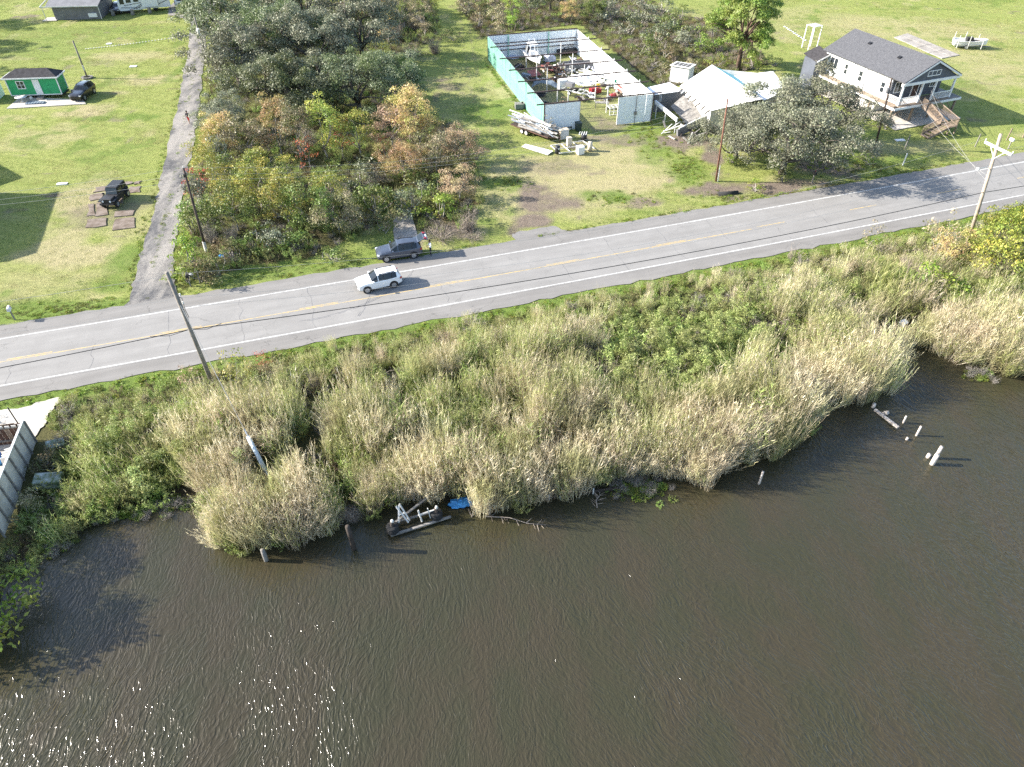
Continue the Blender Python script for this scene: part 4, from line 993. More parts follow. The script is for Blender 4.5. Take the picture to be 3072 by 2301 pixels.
for s, g in (('l', 1), ('r', -1)): J.update({s + 'sh': (-.08, g * .18, .5, .065), s + 'el': (.1, g * .24, .3, .045), s + 'wr': (.32, g * .17, .4, .032), s + 'hip': (.06, g * .09, .0, .085), s + 'kn': (.42, g * .1, .08, .06), s + 'an': (.55, g * .1, -.28, .042), s + 'toe': (.68, g * .1, -.3, .035)})
lw = loc2w(WS[:2], WS[2]); p3 = lw(-.12, .38)
person('person', 'driver with a pale top seen through the white car side window', (*p3, .72), WS[2], J, ([M_SKIN, M_WSHIRT, M_BTROUS], lambda c: 2 if c.z < .06 or c.x > .36 and c.z < .2 else (1 if c.z < .54 and c.x < .25 else 0)))

# ---------------------------------------------------------------- utility poles and wires
M_POLE = mat('weathered_pole', (0.22, 0.20, 0.175), .9, .4, 1.5, .2, bump=.3); M_POLED = mat('dark_creosote_pole', (0.085, 0.065, 0.055), .9, .4, 1.5, .2, bump=.3); M_POLER = mat('red_brown_pole', (0.17, 0.085, 0.06), .9, .4, 1.5, .2, bump=.3); M_POLEP = mat('pale_pole', (0.36, 0.30, 0.24), .9, .3, 1.2, .2, bump=.3)
M_WIRE = mat('aluminium_wire', (0.30, 0.30, 0.29), .6, .2, 1); M_CABLE = mat('black_cable', (0.02, 0.02, 0.022), .6, .2, 1)
def pole(name, label, base, top, r, m_, group='utility poles'):
    """base (x,y), top offset (dx,dy,h)"""
    t = thing(name, label, 'utility pole', (*base, gz(*base)), 0, group)
    dx, dy, h = top
    MB().tube([(0, 0, -.4), (dx * .5, dy * .5, h * .5), (dx, dy, h)], [r, r * .88, r * .74], 12).build('shaft', m_, t, True)
    return t
def up(t, o): l = t.location; return (l.x + o[0], l.y + o[1], l.z + o[2])
RN = road_n(0); RD = (RN[1], -RN[0])
# near pole beside the reeds
NB = (-23.6, 42.75)
t1 = pole('utility_pole', 'grey utility pole standing in the reeds beside the near road edge', NB, (-.45, 0, 11.6), .175, M_POLE)
t1.location.z = -.1
m = MB(); 
for z in (8.2, 8.6, 9.3): m.box((-.3, -.02, z), (.16, .14, .22))
m.tube([(-.4, .15, 9.5), (-.2, .3, 9.2), (-.25, .25, 8.3), (-.15, .2, 7.6)], .03, 6); m.build('bracket', M_GREYWOOD, t1)
for z in (8.9, 9.6): MB().lathe([(.02, -.1), (.07, -.08), (.05, 0), (.07, .08), (.02, .1)], (-.2, .2, z), 8).build('insulator', M_OLDWHITE, t1)
# right pole with crossarm
RB = (46.76, 64.65)
t2 = pole('utility_pole', 'pale utility pole with a crossarm beside the right end of the road', RB, (-1.9, 0, 12.6), .19, M_POLEP)
ca = (-1.72, -.05, 11.35); av = Vector((RN[0], RN[1], 0)) * 1.55
c0 = Vector(ca); xa = c0 + av; xb = c0 - av
MB().bar(xa + Vector((.0, -.2, 0)), xb + Vector((0, -.2, 0)), .16, .2).build('crossarm', M_OLDWHITE, t2)
for e in (xa, xb):
    MB().bar(e.lerp(c0, .45) + Vector((0, -.2, -.05)), c0 + Vector((0, -.2, -1.0)), .06, .05).build('brace', M_OLDWHITE, t2)
    MB().lathe([(.02, 0), (.07, .04), (.04, .1), (.07, .16), (.03, .24)], tuple(e + Vector((0, -.2, .1))), 8).build('insulator', M_OLDWHITE, t2)
MB().bar(c0 + Vector((0, 0, -1.9)), c0 + Vector((-1.0, -.35, -1.9)), .05).build('lamp_arm', M_ALU, t2)
MB().lathe([(.05, -.14), (.16, -.1), (.15, .05), (.05, .14)], tuple(c0 + Vector((-1.15, -.4, -1.9))), 10).build('lamp_head', M_OLDWHITE, t2)
# pole by the lane mouth and the poles beyond the road
t3 = pole('utility_pole', 'dark thin pole at the wood corner by the lane mouth, white sleeve at its foot', (-31.58, 64.85), (.35, 0, 9.2), .14, M_POLED)
MB().tube([(0.0, -.02, .1), (.05, -.02, 1.3)], .16, 10).build('sleeve', M_OLDWHITE, t3); MB().box((.32, -.12, 8.5), (.2, .2, .3)).build('bracket', M_BLACK, t3); MB().lathe([(.02, 0), (.06, .05), (.03, .2)], (.35, 0, 9.2), 8).build('insulator', M_OLDWHITE, t3)
t4 = pole('utility_pole', 'red brown pole leaning beside the grey oaks, white marker at its foot', (24.70, 81.60), (-.5, 0, 9.9), .12, M_POLER)
MB().bar((.18, -.1, 0), (.1, -.1, 2.0), .12, .08).build('marker_stake', M_WHITE, t4)
t5 = pole('utility_pole', 'dark pole with hardware at its top in front of the white house', (47.57, 91.08), (-.9, 0, 9.0), .15, M_POLED)
MB().lathe([(.05, -.35), (.2, -.32), (.2, .3), (.05, .36)], (-1.05, -.25, 7.6), 12).build('transformer', M_GREYSIDE, t5); MB().bar((-1.2, -.1, 8.4), (-.5, .1, 8.4), .08).build('bracket', M_GREYWOOD, t5)
t6 = pole('utility_pole', 'short pole on a round stone base in the middle of the left lawn', (-68.10, 118.93), (-.1, 0, 5.6), .14, M_POLE); MB().box((.05, -.15, 1.6), (.18, .16, .7)).build('meter_box', M_OLDWHITE, t6)
for k in range(9):
    a_ = k * 2 * PI / 9; MB().box((.75 * math.cos(a_), .62 * math.sin(a_), .1), (.46, .3, .26), rz=a_ + PI / 2).build('stone', M_GREYWOOD, t6)
t7 = pole('utility_pole', 'service pole with a white box beside the lane at the wood edge', (-49.26, 121.87), (-.3, 0, 8.2), .14, M_POLE); MB().lathe([(.05, -.5), (.28, -.46), (.28, .42), (.05, .5)], (-.1, -.3, 6.2), 12).build('transformer', M_WHITE, t7); MB().box((-.35, -.32, 6.2), (.1, .3, .5)).build('box', M_WHITE, t7)
t8 = pole('utility_pole', 'dark pole at the top edge right of the motorhome', (-63.80, 153.25), (-.1, 0, 9.0), .14, M_POLED)
# wires
def wire(label, a, b, sag, r=.010, m_=M_WIRE, k=18, name='power_line'):
    a = Vector(a); b = Vector(b)
    pts = [a.lerp(b, i / k) - Vector((0, 0, 4 * sag * (i / k) * (1 - i / k))) for i in range(k + 1)]
    return tag(MB().tube(pts, r, 5, False).build(name, m_, None, True), label, 'wire', 'overhead wires')
n1 = up(t1, (-.42, .12, 6.55)); r1_ = up(t2, (-1.15, -.15, 6.9))
wire('thick black cable strung over the road between the two near poles', n1, r1_, 1.0, .032, M_CABLE, 40, 'cable')
wire('black cable leaving the near pole towards the left edge', n1, (n1[0] - 42, n1[1] - 13.2, 6.4), .6, .032, M_CABLE, 20, 'cable')
wire('black cable leaving the crossarm pole towards the right edge', r1_, (r1_[0] + 40, r1_[1] + 15, 7.0), .6, .032, M_CABLE, 20, 'cable')
m = MB(); b_ = Vector(n1)
m.tube([b_, b_ + Vector((1.2, .3, -.18)), b_ + Vector((2.2, .75, .02))], .02, 5, False); m.tube([b_, b_ + Vector((-1.3, -.5, -.2)), b_ + Vector((-2.6, -.85, 0))], .02, 5, False)
m.build('cable_loop', M_CABLE, t1).location = [-q for q in t1.location]
xa_w = up(t2, tuple(xa + Vector((0, -.2, .3)))); xb_w = up(t2, tuple(xb + Vector((0, -.2, .3))))
wire('thin wire from the near pole top to the crossarm far end', up(t1, (-.45, .1, 11.4)), xa_w, 2.4)
wire('thin wire from the near pole hardware to the crossarm pole', up(t1, (-.35, .1, 9.4)), up(t2, (-1.5, -.2, 9.8)), 2.2)
wire('thin wire from the near pole hardware to the right pole, lower', up(t1, (-.3, .1, 8.6)), up(t2, (-1.4, -.2, 8.9)), 2.0)
for z, dz in ((11.3, .9), (9.4, .8), (8.6, .7)):
    p = up(t1, (-.4, 0, z)); wire({11.3: 'thin wire from the near pole top to the left edge', 9.4: 'thin wire from the near pole middle bracket to the left edge', 8.6: 'thin wire from the near pole lower bracket to the left edge'}[z], p, (p[0] - 45, p[1] - 9.5, z + .2), dz)
    wire({11.3: 'wire from the crossarm to the right edge', 9.4: 'middle wire from the crossarm pole to the right edge', 8.6: 'lower wire from the crossarm pole to the right edge'}[z], up(t2, (-1.4, -.1, z - .2)), (90, 83.5, z), .6)
p3_ = up(t3, (.35, 0, 9.3)); p4_ = up(t4, (-.5, 0, 9.8)); p5_ = up(t5, (-.9, 0, 8.9))
for i, (dz, sg) in enumerate(((0, 2.4), (-.7, 2.2), (-1.3, 2.0))):
    wor = ('top', 'middle', 'lowest')[i]
    wire('%s wire spanning the wood from the lane mouth pole to the red brown pole' % wor, (p3_[0], p3_[1], p3_[2] + dz), (p4_[0], p4_[1], p4_[2] + dz), sg)
    wire('%s wire from the lane mouth pole over the black jeep to the left' % wor, (p3_[0], p3_[1], p3_[2] + dz), (p3_[0] - 48, p3_[1] - 9 + i * .6, 9 + dz), 1.2)
    if i < 2:
        wire('%s wire between the red brown pole and the pole before the house' % wor, (p4_[0], p4_[1], p4_[2] + dz), (p5_[0], p5_[1], p5_[2] + dz), .5); 
hz = loc2w(HO, HRZ)
for i, (x, s) in enumerate(((2.2, .9), (5.0, .8))): wire(('service wire drooping from the right pole to the porch, left', 'service wire drooping from the right pole to the porch, right')[i], up(t2, (-1.35, -.1, 8.5 - i * .4)), hz(x, .1, 4.6), s, .012)
# guy wire with its tube guard
ga = (-17.07, 33.69); gb = up(t1, (-.35, 0, 9.0)); A_ = Vector((ga[0], ga[1], .35)); dG = (Vector(gb) - A_).normalized()
g = thing('guy_wire', 'steel guy wire of the near pole with a pale tube guard above the reeds', 'guy wire', tuple(A_), 0)
MB().tube([(0, 0, 0), tuple(Vector(gb) - A_)], .022, 5).build('strand', M_WIRE, g); MB().tube([tuple(dG * .55), tuple(dG * 3.3)], .15, 12).build('guard_tube', mat('pale_blue_tube', (.42, .50, .56), .5, .2, 2), g, True)
MB().tube([tuple(dG * .0), tuple(dG * .6)], .05, 8).build('anchor_rod', M_ALU, g); MB().tube([tuple(dG * 3.3), tuple(dG * 3.9)], .06, 8).build('clamp', M_ALU, g)

# ---------------------------------------------------------------- leaves, stems and plant generators
def leaf_mat(name, cols, tint=None, tscale=0.5, trans=0.3, rough=0.5, spec=0.35, world_noise=False, tlo=0.42, thi=0.6):
    """leaves: every leaf its own shade (random per island), patches drifting towards a tint"""
    n = NT(name); g = n.new('ShaderNodeNewGeometry')
    k = len(cols)
    c = n.ramp(g.outputs['Random Per Island'], [((i + 0.5) / k, q) for i, q in enumerate(cols)])
    oi = n.new('ShaderNodeObjectInfo')
    if tint is not None:
        v = g.outputs['Position'] if world_noise else n.coord()
        f = n.ramp(n.noise(v, tscale, 3, 0.6), [(tlo, 0.0), (thi, 1.0)])
        c = n.mix(f, c, n.mix(g.outputs['Random Per Island'], tint, tuple(x * 0.55 for x in tint)))
    hsv = n.new('ShaderNodeHueSaturation'); n.l.new(c, hsv.inputs['Color'])
    n.l.new(n.math('ADD', n.math('MULTIPLY', oi.outputs['Random'], 0.45), 0.78), hsv.inputs['Value'])
    n.l.new(n.math('ADD', n.math('MULTIPLY', oi.outputs['Random'], 0.03), 0.485), hsv.inputs['Hue'])
    c = hsv.outputs[0]
    n.fin(c, rough, spec)
    tr = n.new('ShaderNodeBsdfTranslucent'); n.l.new(c, tr.inputs['Color'])
    mx = n.new('ShaderNodeMixShader'); mx.inputs[0].default_value = trans
    n.l.new(n.b.outputs[0], mx.inputs[1]); n.l.new(tr.outputs[0], mx.inputs[2]); n.l.new(mx.outputs[0], n.o.inputs['Surface'])
    return n.m

ML = dict(
    oak=leaf_mat('oak_leaf', [(0.080, 0.100, 0.050), (0.14, 0.163, 0.088), (0.22, 0.245, 0.15), (0.32, 0.34, 0.24)], (0.14, 0.18, 0.065), 0.3, 0.25, 0.5, 0.28),
    oakpale=leaf_mat('pale_oak_leaf', [(0.125, 0.142, 0.080), (0.205, 0.222, 0.138), (0.31, 0.325, 0.23), (0.175, 0.172, 0.125)], (0.22, 0.225, 0.155), 0.4, 0.25, 0.5, 0.28),
    green=leaf_mat('green_leaf', [(0.070, 0.12, 0.025), (0.125, 0.19, 0.04), (0.20, 0.27, 0.065)], (0.21, 0.22, 0.065), 0.5, 0.3),
    bright=leaf_mat('bright_leaf', [(0.10, 0.18, 0.02), (0.18, 0.28, 0.035), (0.29, 0.37, 0.06)], (0.30, 0.30, 0.06), 0.6, 0.35),
    yellow=leaf_mat('yellow_green_leaf', [(0.28, 0.29, 0.055), (0.44, 0.39, 0.075), (0.24, 0.31, 0.065), (0.56, 0.43, 0.11)], (0.25, 0.33, 0.07), 0.7, 0.35),
    orange=leaf_mat('orange_leaf', [(0.50, 0.31, 0.16), (0.54, 0.39, 0.19), (0.44, 0.38, 0.17), (0.46, 0.27, 0.17)], (0.42, 0.40, 0.12), 0.6, 0.35),
    rust=leaf_mat('rust_leaf', [(0.38, 0.24, 0.17), (0.44, 0.31, 0.21), (0.33, 0.24, 0.17)], (0.40, 0.33, 0.17), 0.6, 0.3),
    red=leaf_mat('red_leaf', [(0.46, 0.07, 0.05), (0.54, 0.11, 0.07), (0.34, 0.09, 0.05)], (0.42, 0.16, 0.08), 0.9, 0.35),
    tan=leaf_mat('tan_leaf', [(0.32, 0.26, 0.17), (0.40, 0.32, 0.21), (0.22, 0.19, 0.12), (0.27, 0.26, 0.11)], (0.22, 0.23, 0.09), 0.6, 0.25),
    pine=leaf_mat('pine_needle', [(0.08, 0.15, 0.025), (0.15, 0.24, 0.042), (0.26, 0.35, 0.075)], (0.25, 0.30, 0.065), 0.4, 0.25),
    reedstraw=leaf_mat('reed_straw', [(0.50, 0.42, 0.285), (0.66, 0.575, 0.41), (0.37, 0.31, 0.20), (0.78, 0.70, 0.53)], (0.47, 0.45, 0.23), 0.33, 0.35, 0.6, 0.25, True, 0.46, 0.62),
    reedgreen=leaf_mat('reed_leaf', [(0.25, 0.295, 0.085), (0.37, 0.405, 0.14), (0.18, 0.225, 0.06), (0.50, 0.49, 0.23)], (0.52, 0.45, 0.27), 0.28, 0.4, 0.55, 0.3, True, 0.46, 0.64),
    salt=leaf_mat('saltbush_leaf', [(0.15, 0.20, 0.045), (0.255, 0.31, 0.085), (0.40, 0.44, 0.165)], (0.36, 0.38, 0.15), 0.5, 0.3, 0.5, 0.35, True),
    weed=leaf_mat('weed_leaf', [(0.12, 0.19, 0.035), (0.22, 0.31, 0.065), (0.37, 0.43, 0.14)], (0.34, 0.36, 0.13), 0.4, 0.35, 0.5, 0.3, True),
    grass=leaf_mat('grass_blade', [(0.09, 0.16, 0.02), (0.15, 0.23, 0.035), (0.22, 0.27, 0.06)], (0.20, 0.19, 0.07), 0.3, 0.35, 0.6, 0.2, True),
    under=leaf_mat('undergrowth_leaf', [(0.075, 0.10, 0.03), (0.14, 0.155, 0.055), (0.21, 0.18, 0.095), (0.11, 0.16, 0.045)], (0.23, 0.17, 0.10), 0.35, 0.3, 0.6, 0.2, True),
)
M_BARK = mat('grey_bark', (0.115, 0.10, 0.085), 0.9, 0.5, 2.5, 0.2, bump=0.6)
M_PALEBARK = mat('pale_bark', (0.30, 0.275, 0.24), 0.9, 0.45, 2.5, 0.2, bump=0.4)
M_PINEBARK = mat('pine_bark', (0.11, 0.075, 0.055), 0.95, 0.5, 2.5, 0.2, bump=0.6)
n = NT('dry_twig'); g = n.new('ShaderNodeNewGeometry')
M_TWIG = n.fin(n.ramp(g.outputs['Random Per Island'], [(0.1, (0.13, 0.105, 0.085)), (0.5, (0.24, 0.20, 0.165)), (0.9, (0.36, 0.31, 0.26))]), 0.9, 0.15)
n = NT('grey_twig'); g = n.new('ShaderNodeNewGeometry')
M_GTWIG = n.fin(n.ramp(g.outputs['Random Per Island'], [(0.1, (0.10, 0.09, 0.078)), (0.6, (0.21, 0.19, 0.165)), (0.95, (0.33, 0.30, 0.265))]), 0.9, 0.15)

def leaves(pos, nrm, size, rng, aspect=0.55):
    """diamond leaves: pos (N,3), facing nrm (N,3), size (N,) -> verts, quads"""
    N = len(pos)
    a = rng.normal(size=(N, 3)); t = np.cross(nrm, a); t /= np.linalg.norm(t, axis=1, keepdims=True) + 1e-9
    b = np.cross(nrm, t)
    s = size[:, None]
    v = np.stack([pos - t * s * .5, pos + b * s * aspect * .5 - t * s * .08, pos + t * s * .5, pos - b * s * aspect * .5 - t * s * .08], 1).reshape(-1, 3)
    return v, np.arange(4 * N).reshape(N, 4)

def unit(a): return a / (np.linalg.norm(a, axis=1, keepdims=True) + 1e-9)

def puffs(centers, radii, per, size, rng, squash=0.75, shell=0.5, face_up=0.35, aspect=0.55):
    P_, N_ = [], []
    for c, r in zip(centers, radii):
        k = int(per * (r ** 2) * rng.uniform(0.75, 1.25))
        dv = unit(rng.normal(size=(k, 3))); dv[:, 2] = np.where(dv[:, 2] < -0.35, -dv[:, 2] * 0.6, dv[:, 2])
        rad = r * (shell + (1 - shell) * rng.random(k) ** 0.7) * rng.uniform(0.75, 1.2, k)
        p = c + dv * rad[:, None] * np.array([1, 1, squash])
        nn = unit(dv * 0.7 + rng.normal(size=(k, 3)) * 0.7 + np.array([0, 0, face_up]))
        P_.append(p); N_.append(nn)
    p = np.concatenate(P_); nn = np.concatenate(N_)
    sz = rng.uniform(size * 0.65, size * 1.35, len(p))
    return leaves(p, nn, sz, rng, aspect)

def dome(K, rx, rz, z0, rng, lumpy=0.18, inner=0.25, bottom=-0.15):
    """puff centres spread over a lumpy dome"""
    out = []
    while len(out) < K:
        dv = rng.normal(size=3); dv /= np.linalg.norm(dv)
        if dv[2] < bottom: continue
        az = math.atan2(dv[1], dv[0])
        lump = 1 + lumpy * math.sin(az * 3 + 1.3) + lumpy * 0.7 * math.sin(az * 5 + dv[2] * 4)
        r = (1 - inner * rng.random() ** 1.5) * lump
        out.append([dv[0] * rx * r, dv[1] * rx * r, z0 + dv[2] * rz * r])
    return np.array(out)

def branch_pts(a, b, rng, bend=0.15, k=5, sag=0.12):
    a = np.array(a, float); b = np.array(b, float); L = np.linalg.norm(b - a)
    off = rng.normal(size=3) * L * bend
    return [tuple(a + (b - a) * t + off * math.sin(PI * t) + np.array([0, 0, L * sag * math.sin(PI * t)])) for t in np.linspace(0, 1, k)]

def make_tree_meshes(name, seed, h=9, rx=5, rz=3.2, trunk_h=2.2, trunk_r=0.28, K=46, puff=(0.8, 1.5), per=120, size=0.27, twigs=40, limbs=7, lean=0.0, aspect=0.55, bottom=-0.15, lumpy=0.18):
    rng = np.random.default_rng(seed)
    z0 = h - rz - puff[0]
    cs = dome(K, rx - puff[0] * 0.6, rz, z0, rng, lumpy, 0.35, bottom); rs = rng.uniform(puff[0], puff[1], K)
    v, f = puffs(cs, rs, per, size, rng, aspect=aspect)
    crown = np_mesh(name + '_crown', v, 4, f, ML['oak'])
    m = MB()
    top = (lean, 0, trunk_h)
    m.tube([(0, 0, -0.3), (lean * .3, 0.05, trunk_h * .5), top], [trunk_r * 1.35, trunk_r, trunk_r * .85], 8)
    main = cs[rng.choice(K, limbs, replace=False)]; ends = []
    for c in main:
        pts = branch_pts(top, c * np.array([.8, .8, .9]), rng, 0.12, 6)
        m.tube(pts, list(np.linspace(trunk_r * .6, trunk_r * .16, 6)), 6); ends += pts[2:]
    ends = np.array(ends)
    for i in range(twigs):
        c = cs[rng.integers(K)]; e = ends[np.argmin(((ends - c) ** 2).sum(1))]
        tip = c + unit(rng.normal(size=(1, 3)))[0] * rs[0] * 0.9
        m.tube(branch_pts(e, tip, rng, 0.15, 4, 0.05), [trunk_r * .2, trunk_r * .13, trunk_r * .09, trunk_r * .04], 4, False)
    return m.mesh(name + '_trunk', M_BARK, True), crown

def make_bush_meshes(name, seed, h=2.4, rx=1.5, K=14, per=110, size=0.2, puff=(0.4, 0.75), stems=9, column=False, aspect=0.5, shell=0.35, twigs=0):
    rng = np.random.default_rng(seed)
    if column:
        zs = rng.uniform(0.22, 1.0, K) * h
        wdt = rx * (1.05 - zs / h) ** 0.6 + 0.1
        a = rng.uniform(0, 2 * PI, K); rr_ = wdt * np.sqrt(rng.random(K))
        cs = np.stack([np.cos(a) * rr_, np.sin(a) * rr_, zs - puff[0] * .5], 1)
    else:
        cs = dome(K, rx - puff[0] * .5, h - puff[0] - 0.3, 0.35, rng, 0.2, 0.5, -0.05)
    rs = rng.uniform(*puff, K)
    v, f = puffs(cs, rs, per, size, rng, shell=shell, aspect=aspect)
    fol = np_mesh(name + '_foliage', v, 4, f, ML['green'])
    m = MB()
    for i in range(stems):
        c = cs[rng.integers(K)]
        m.tube(branch_pts(rng.normal(size=3) * [.15 * rx, .15 * rx, 0], c, rng, 0.1, 4, 0.0), [0.05, 0.035, 0.025, 0.01], 4, False)
    for i in range(twigs):
        c = cs[rng.integers(K)]; t = c + unit(rng.normal(size=(1, 3)) + [[0, 0, .8]])[0] * rng.uniform(.4, 1.0)
        m.tube([tuple(c), tuple(t)], [0.015, 0.005], 3, False)
    return m.mesh(name + '_stems', M_PALEBARK, True), fol

def ribbons(base, tip, width, rng, bend=0.15, segs=3, taper=0.15):
    """curved tapering blades from base to tip; returns verts, quads"""
    N = len(base); ax = tip - base; L = np.linalg.norm(ax, axis=1, keepdims=True)
    side = unit(np.cross(ax, rng.normal(size=(N, 3)))); bow = unit(np.cross(ax, side)) * L * bend * rng.normal(size=(N, 1))
    vs = []
    for i in range(segs + 1):
        t = i / segs; w = (width * (1 - (1 - taper) * t))[:, None]
        c = base + ax * t + bow * math.sin(PI * t) - np.array([0, 0, 1]) * L * abs(bend) * 0.6 * t * t
        vs += [c - side * w / 2, c + side * w / 2]
    V = np.stack(vs, 1).reshape(-1, 3); k = 2 * (segs + 1)
    b = np.arange(N)[:, None] * k
    F = np.concatenate([b + np.array([[2 * i, 2 * i + 1, 2 * i + 3, 2 * i + 2]]) for i in range(segs)], 0)
    return V, F

def cat(parts):
    V, F, M_ = [], [], []; o = 0
    for v, f, mi in parts:
        V.append(v); F.append(f + o); M_.append(np.full(len(f), mi)); o += len(v)
    return np.concatenate(V), np.concatenate(F), np.concatenate(M_)

def reed_clump(name, seed, h=3.2, rad=0.5, n_st=34, leaf=6, spread=0.35, plume=0.7, mats=None, wl=0.024, ll=0.5, up=(1.0, 2.6)):
    rng = np.random.default_rng(seed)
    a = rng.uniform(0, 2 * PI, n_st); r = rad * np.sqrt(rng.random(n_st))
    base = np.stack([np.cos(a) * r, np.sin(a) * r, np.full(n_st, -0.25)], 1)
    hh = h * rng.uniform(0.45, 1.15, n_st)
    dv = np.stack([np.cos(a) * r / rad * spread, np.sin(a) * r / rad * spread, np.ones(n_st)], 1) + rng.normal(size=(n_st, 3)) * [.11, .11, 0]
    tip = base + unit(dv) * hh[:, None]
    parts = [(*ribbons(base, tip, np.full(n_st, 0.024), rng, 0.03, 3, 0.45), 0)]
    t = rng.uniform(0.3, 0.97, (n_st, leaf)); lb = (base[:, None] + (tip - base)[:, None] * t[..., None]).reshape(-1, 3)
    az = rng.uniform(0, 2 * PI, len(lb)); u_ = rng.uniform(*up, len(lb)); ln = rng.uniform(0.6, 1.3, len(lb)) * ll
    lt = lb + unit(np.stack([np.cos(az), np.sin(az), u_], 1)) * ln[:, None]
    parts.append((*ribbons(lb, lt, np.full(len(lb), wl), rng, 0.10, 2, 0.1), 1))
    k = int(n_st * plume)
    if k:
        pb = tip[:k]; pt = pb + unit((tip - base)[:k] + rng.normal(size=(k, 3)) * 0.3) * rng.uniform(0.25, 0.45, (k, 1))
        parts.append((*ribbons(pb, pt, np.full(k, 0.04), rng, 0.15, 2, 0.3), 0))
    v, f, mi = cat(parts)
    return np_mesh(name, v, 4, f, mats or [ML['reedstraw'], ML['reedgreen']], mi)

def twig_bush(name, seed, h=1.6, rad=1.2, n_st=90, m_=None, side=5, spread=1.0, droop=0.25):
    rng = np.random.default_rng(seed)
    a = rng.uniform(0, 2 * PI, n_st); el = rng.uniform(0.2, 1.0, n_st)
    base = np.stack([np.cos(a) * rad * .25 * rng.random(n_st), np.sin(a) * rad * .25 * rng.random(n_st), np.full(n_st, -0.1)], 1)
    tip = base + np.stack([np.cos(a) * rad * spread * rng.uniform(.3, 1, n_st), np.sin(a) * rad * spread * rng.uniform(.3, 1, n_st), h * el], 1)
    parts = [(*ribbons(base, tip, np.full(n_st, 0.028), rng, droop, 4, 0.3), 0)]
    t = rng.uniform(0.3, 1, (n_st, side)); sb = (base[:, None] + (tip - base)[:, None] * t[..., None]).reshape(-1, 3)
    st = sb + unit(rng.normal(size=sb.shape) + np.array([0, 0, .6])) * rng.uniform(.2, .55, (len(sb), 1)) * h * .35
    parts.append((*ribbons(sb, st, np.full(len(sb), 0.016), rng, 0.1, 2, 0.3), 0))
    v, f, mi = cat(parts)
    return np_mesh(name, v, 4, f, m_ or M_TWIG)

def weed_clump(name, seed, h=0.9, rad=0.45, n_st=26, leaf=7, ls=0.2, mat_=None, aspect=0.32, stalk=0.4):
    rng = np.random.default_rng(seed)
    a = rng.uniform(0, 2 * PI, n_st); r = rad * np.sqrt(rng.random(n_st))
    base = np.stack([np.cos(a) * r, np.sin(a) * r, np.full(n_st, -0.1)], 1)
    tip = base + unit(np.stack([np.cos(a) * stalk, np.sin(a) * stalk, np.ones(n_st)], 1) + rng.normal(size=(n_st, 3)) * .15) * (h * rng.uniform(.5, 1.1, (n_st, 1)))
    parts = [(*ribbons(base, tip, np.full(n_st, 0.016), rng, 0.08, 2, 0.4), 0)]
    t = rng.uniform(0.25, 1.0, (n_st, leaf)); lb = (base[:, None] + (tip - base)[:, None] * t[..., None]).reshape(-1, 3)
    lb = lb + rng.normal(size=lb.shape) * 0.06
    v, f = leaves(lb, unit(rng.normal(size=lb.shape) * .8 + [0, 0, .6]), rng.uniform(ls * .6, ls * 1.4, len(lb)), rng, aspect)
    parts.append((v, f, 0)); v, f, mi = cat(parts)
    return np_mesh(name, v, 4, f, mat_ or ML['weed'])

def tuft(name, seed, h=0.3, rad=0.22, k=46, mat_=None, w=0.02):
    rng = np.random.default_rng(seed)
    a = rng.uniform(0, 2 * PI, k); r = rad * np.sqrt(rng.random(k))
    base = np.stack([np.cos(a) * r, np.sin(a) * r, np.full(k, -0.04)], 1)
    tip = base + unit(np.stack([np.cos(a) * .6, np.sin(a) * .6, np.ones(k)], 1) + rng.normal(size=(k, 3)) * .3) * (h * rng.uniform(.5, 1.2, (k, 1)))
    v, f = ribbons(base, tip, np.full(k, w), rng, 0.2, 2, 0.15)
    return np_mesh(name, v, 4, f, mat_ or ML['grass'])

SRC = bpy.data.collections.new('plant_sources')
def src(name, me):
    o = bpy.data.objects.new(name, me); return o

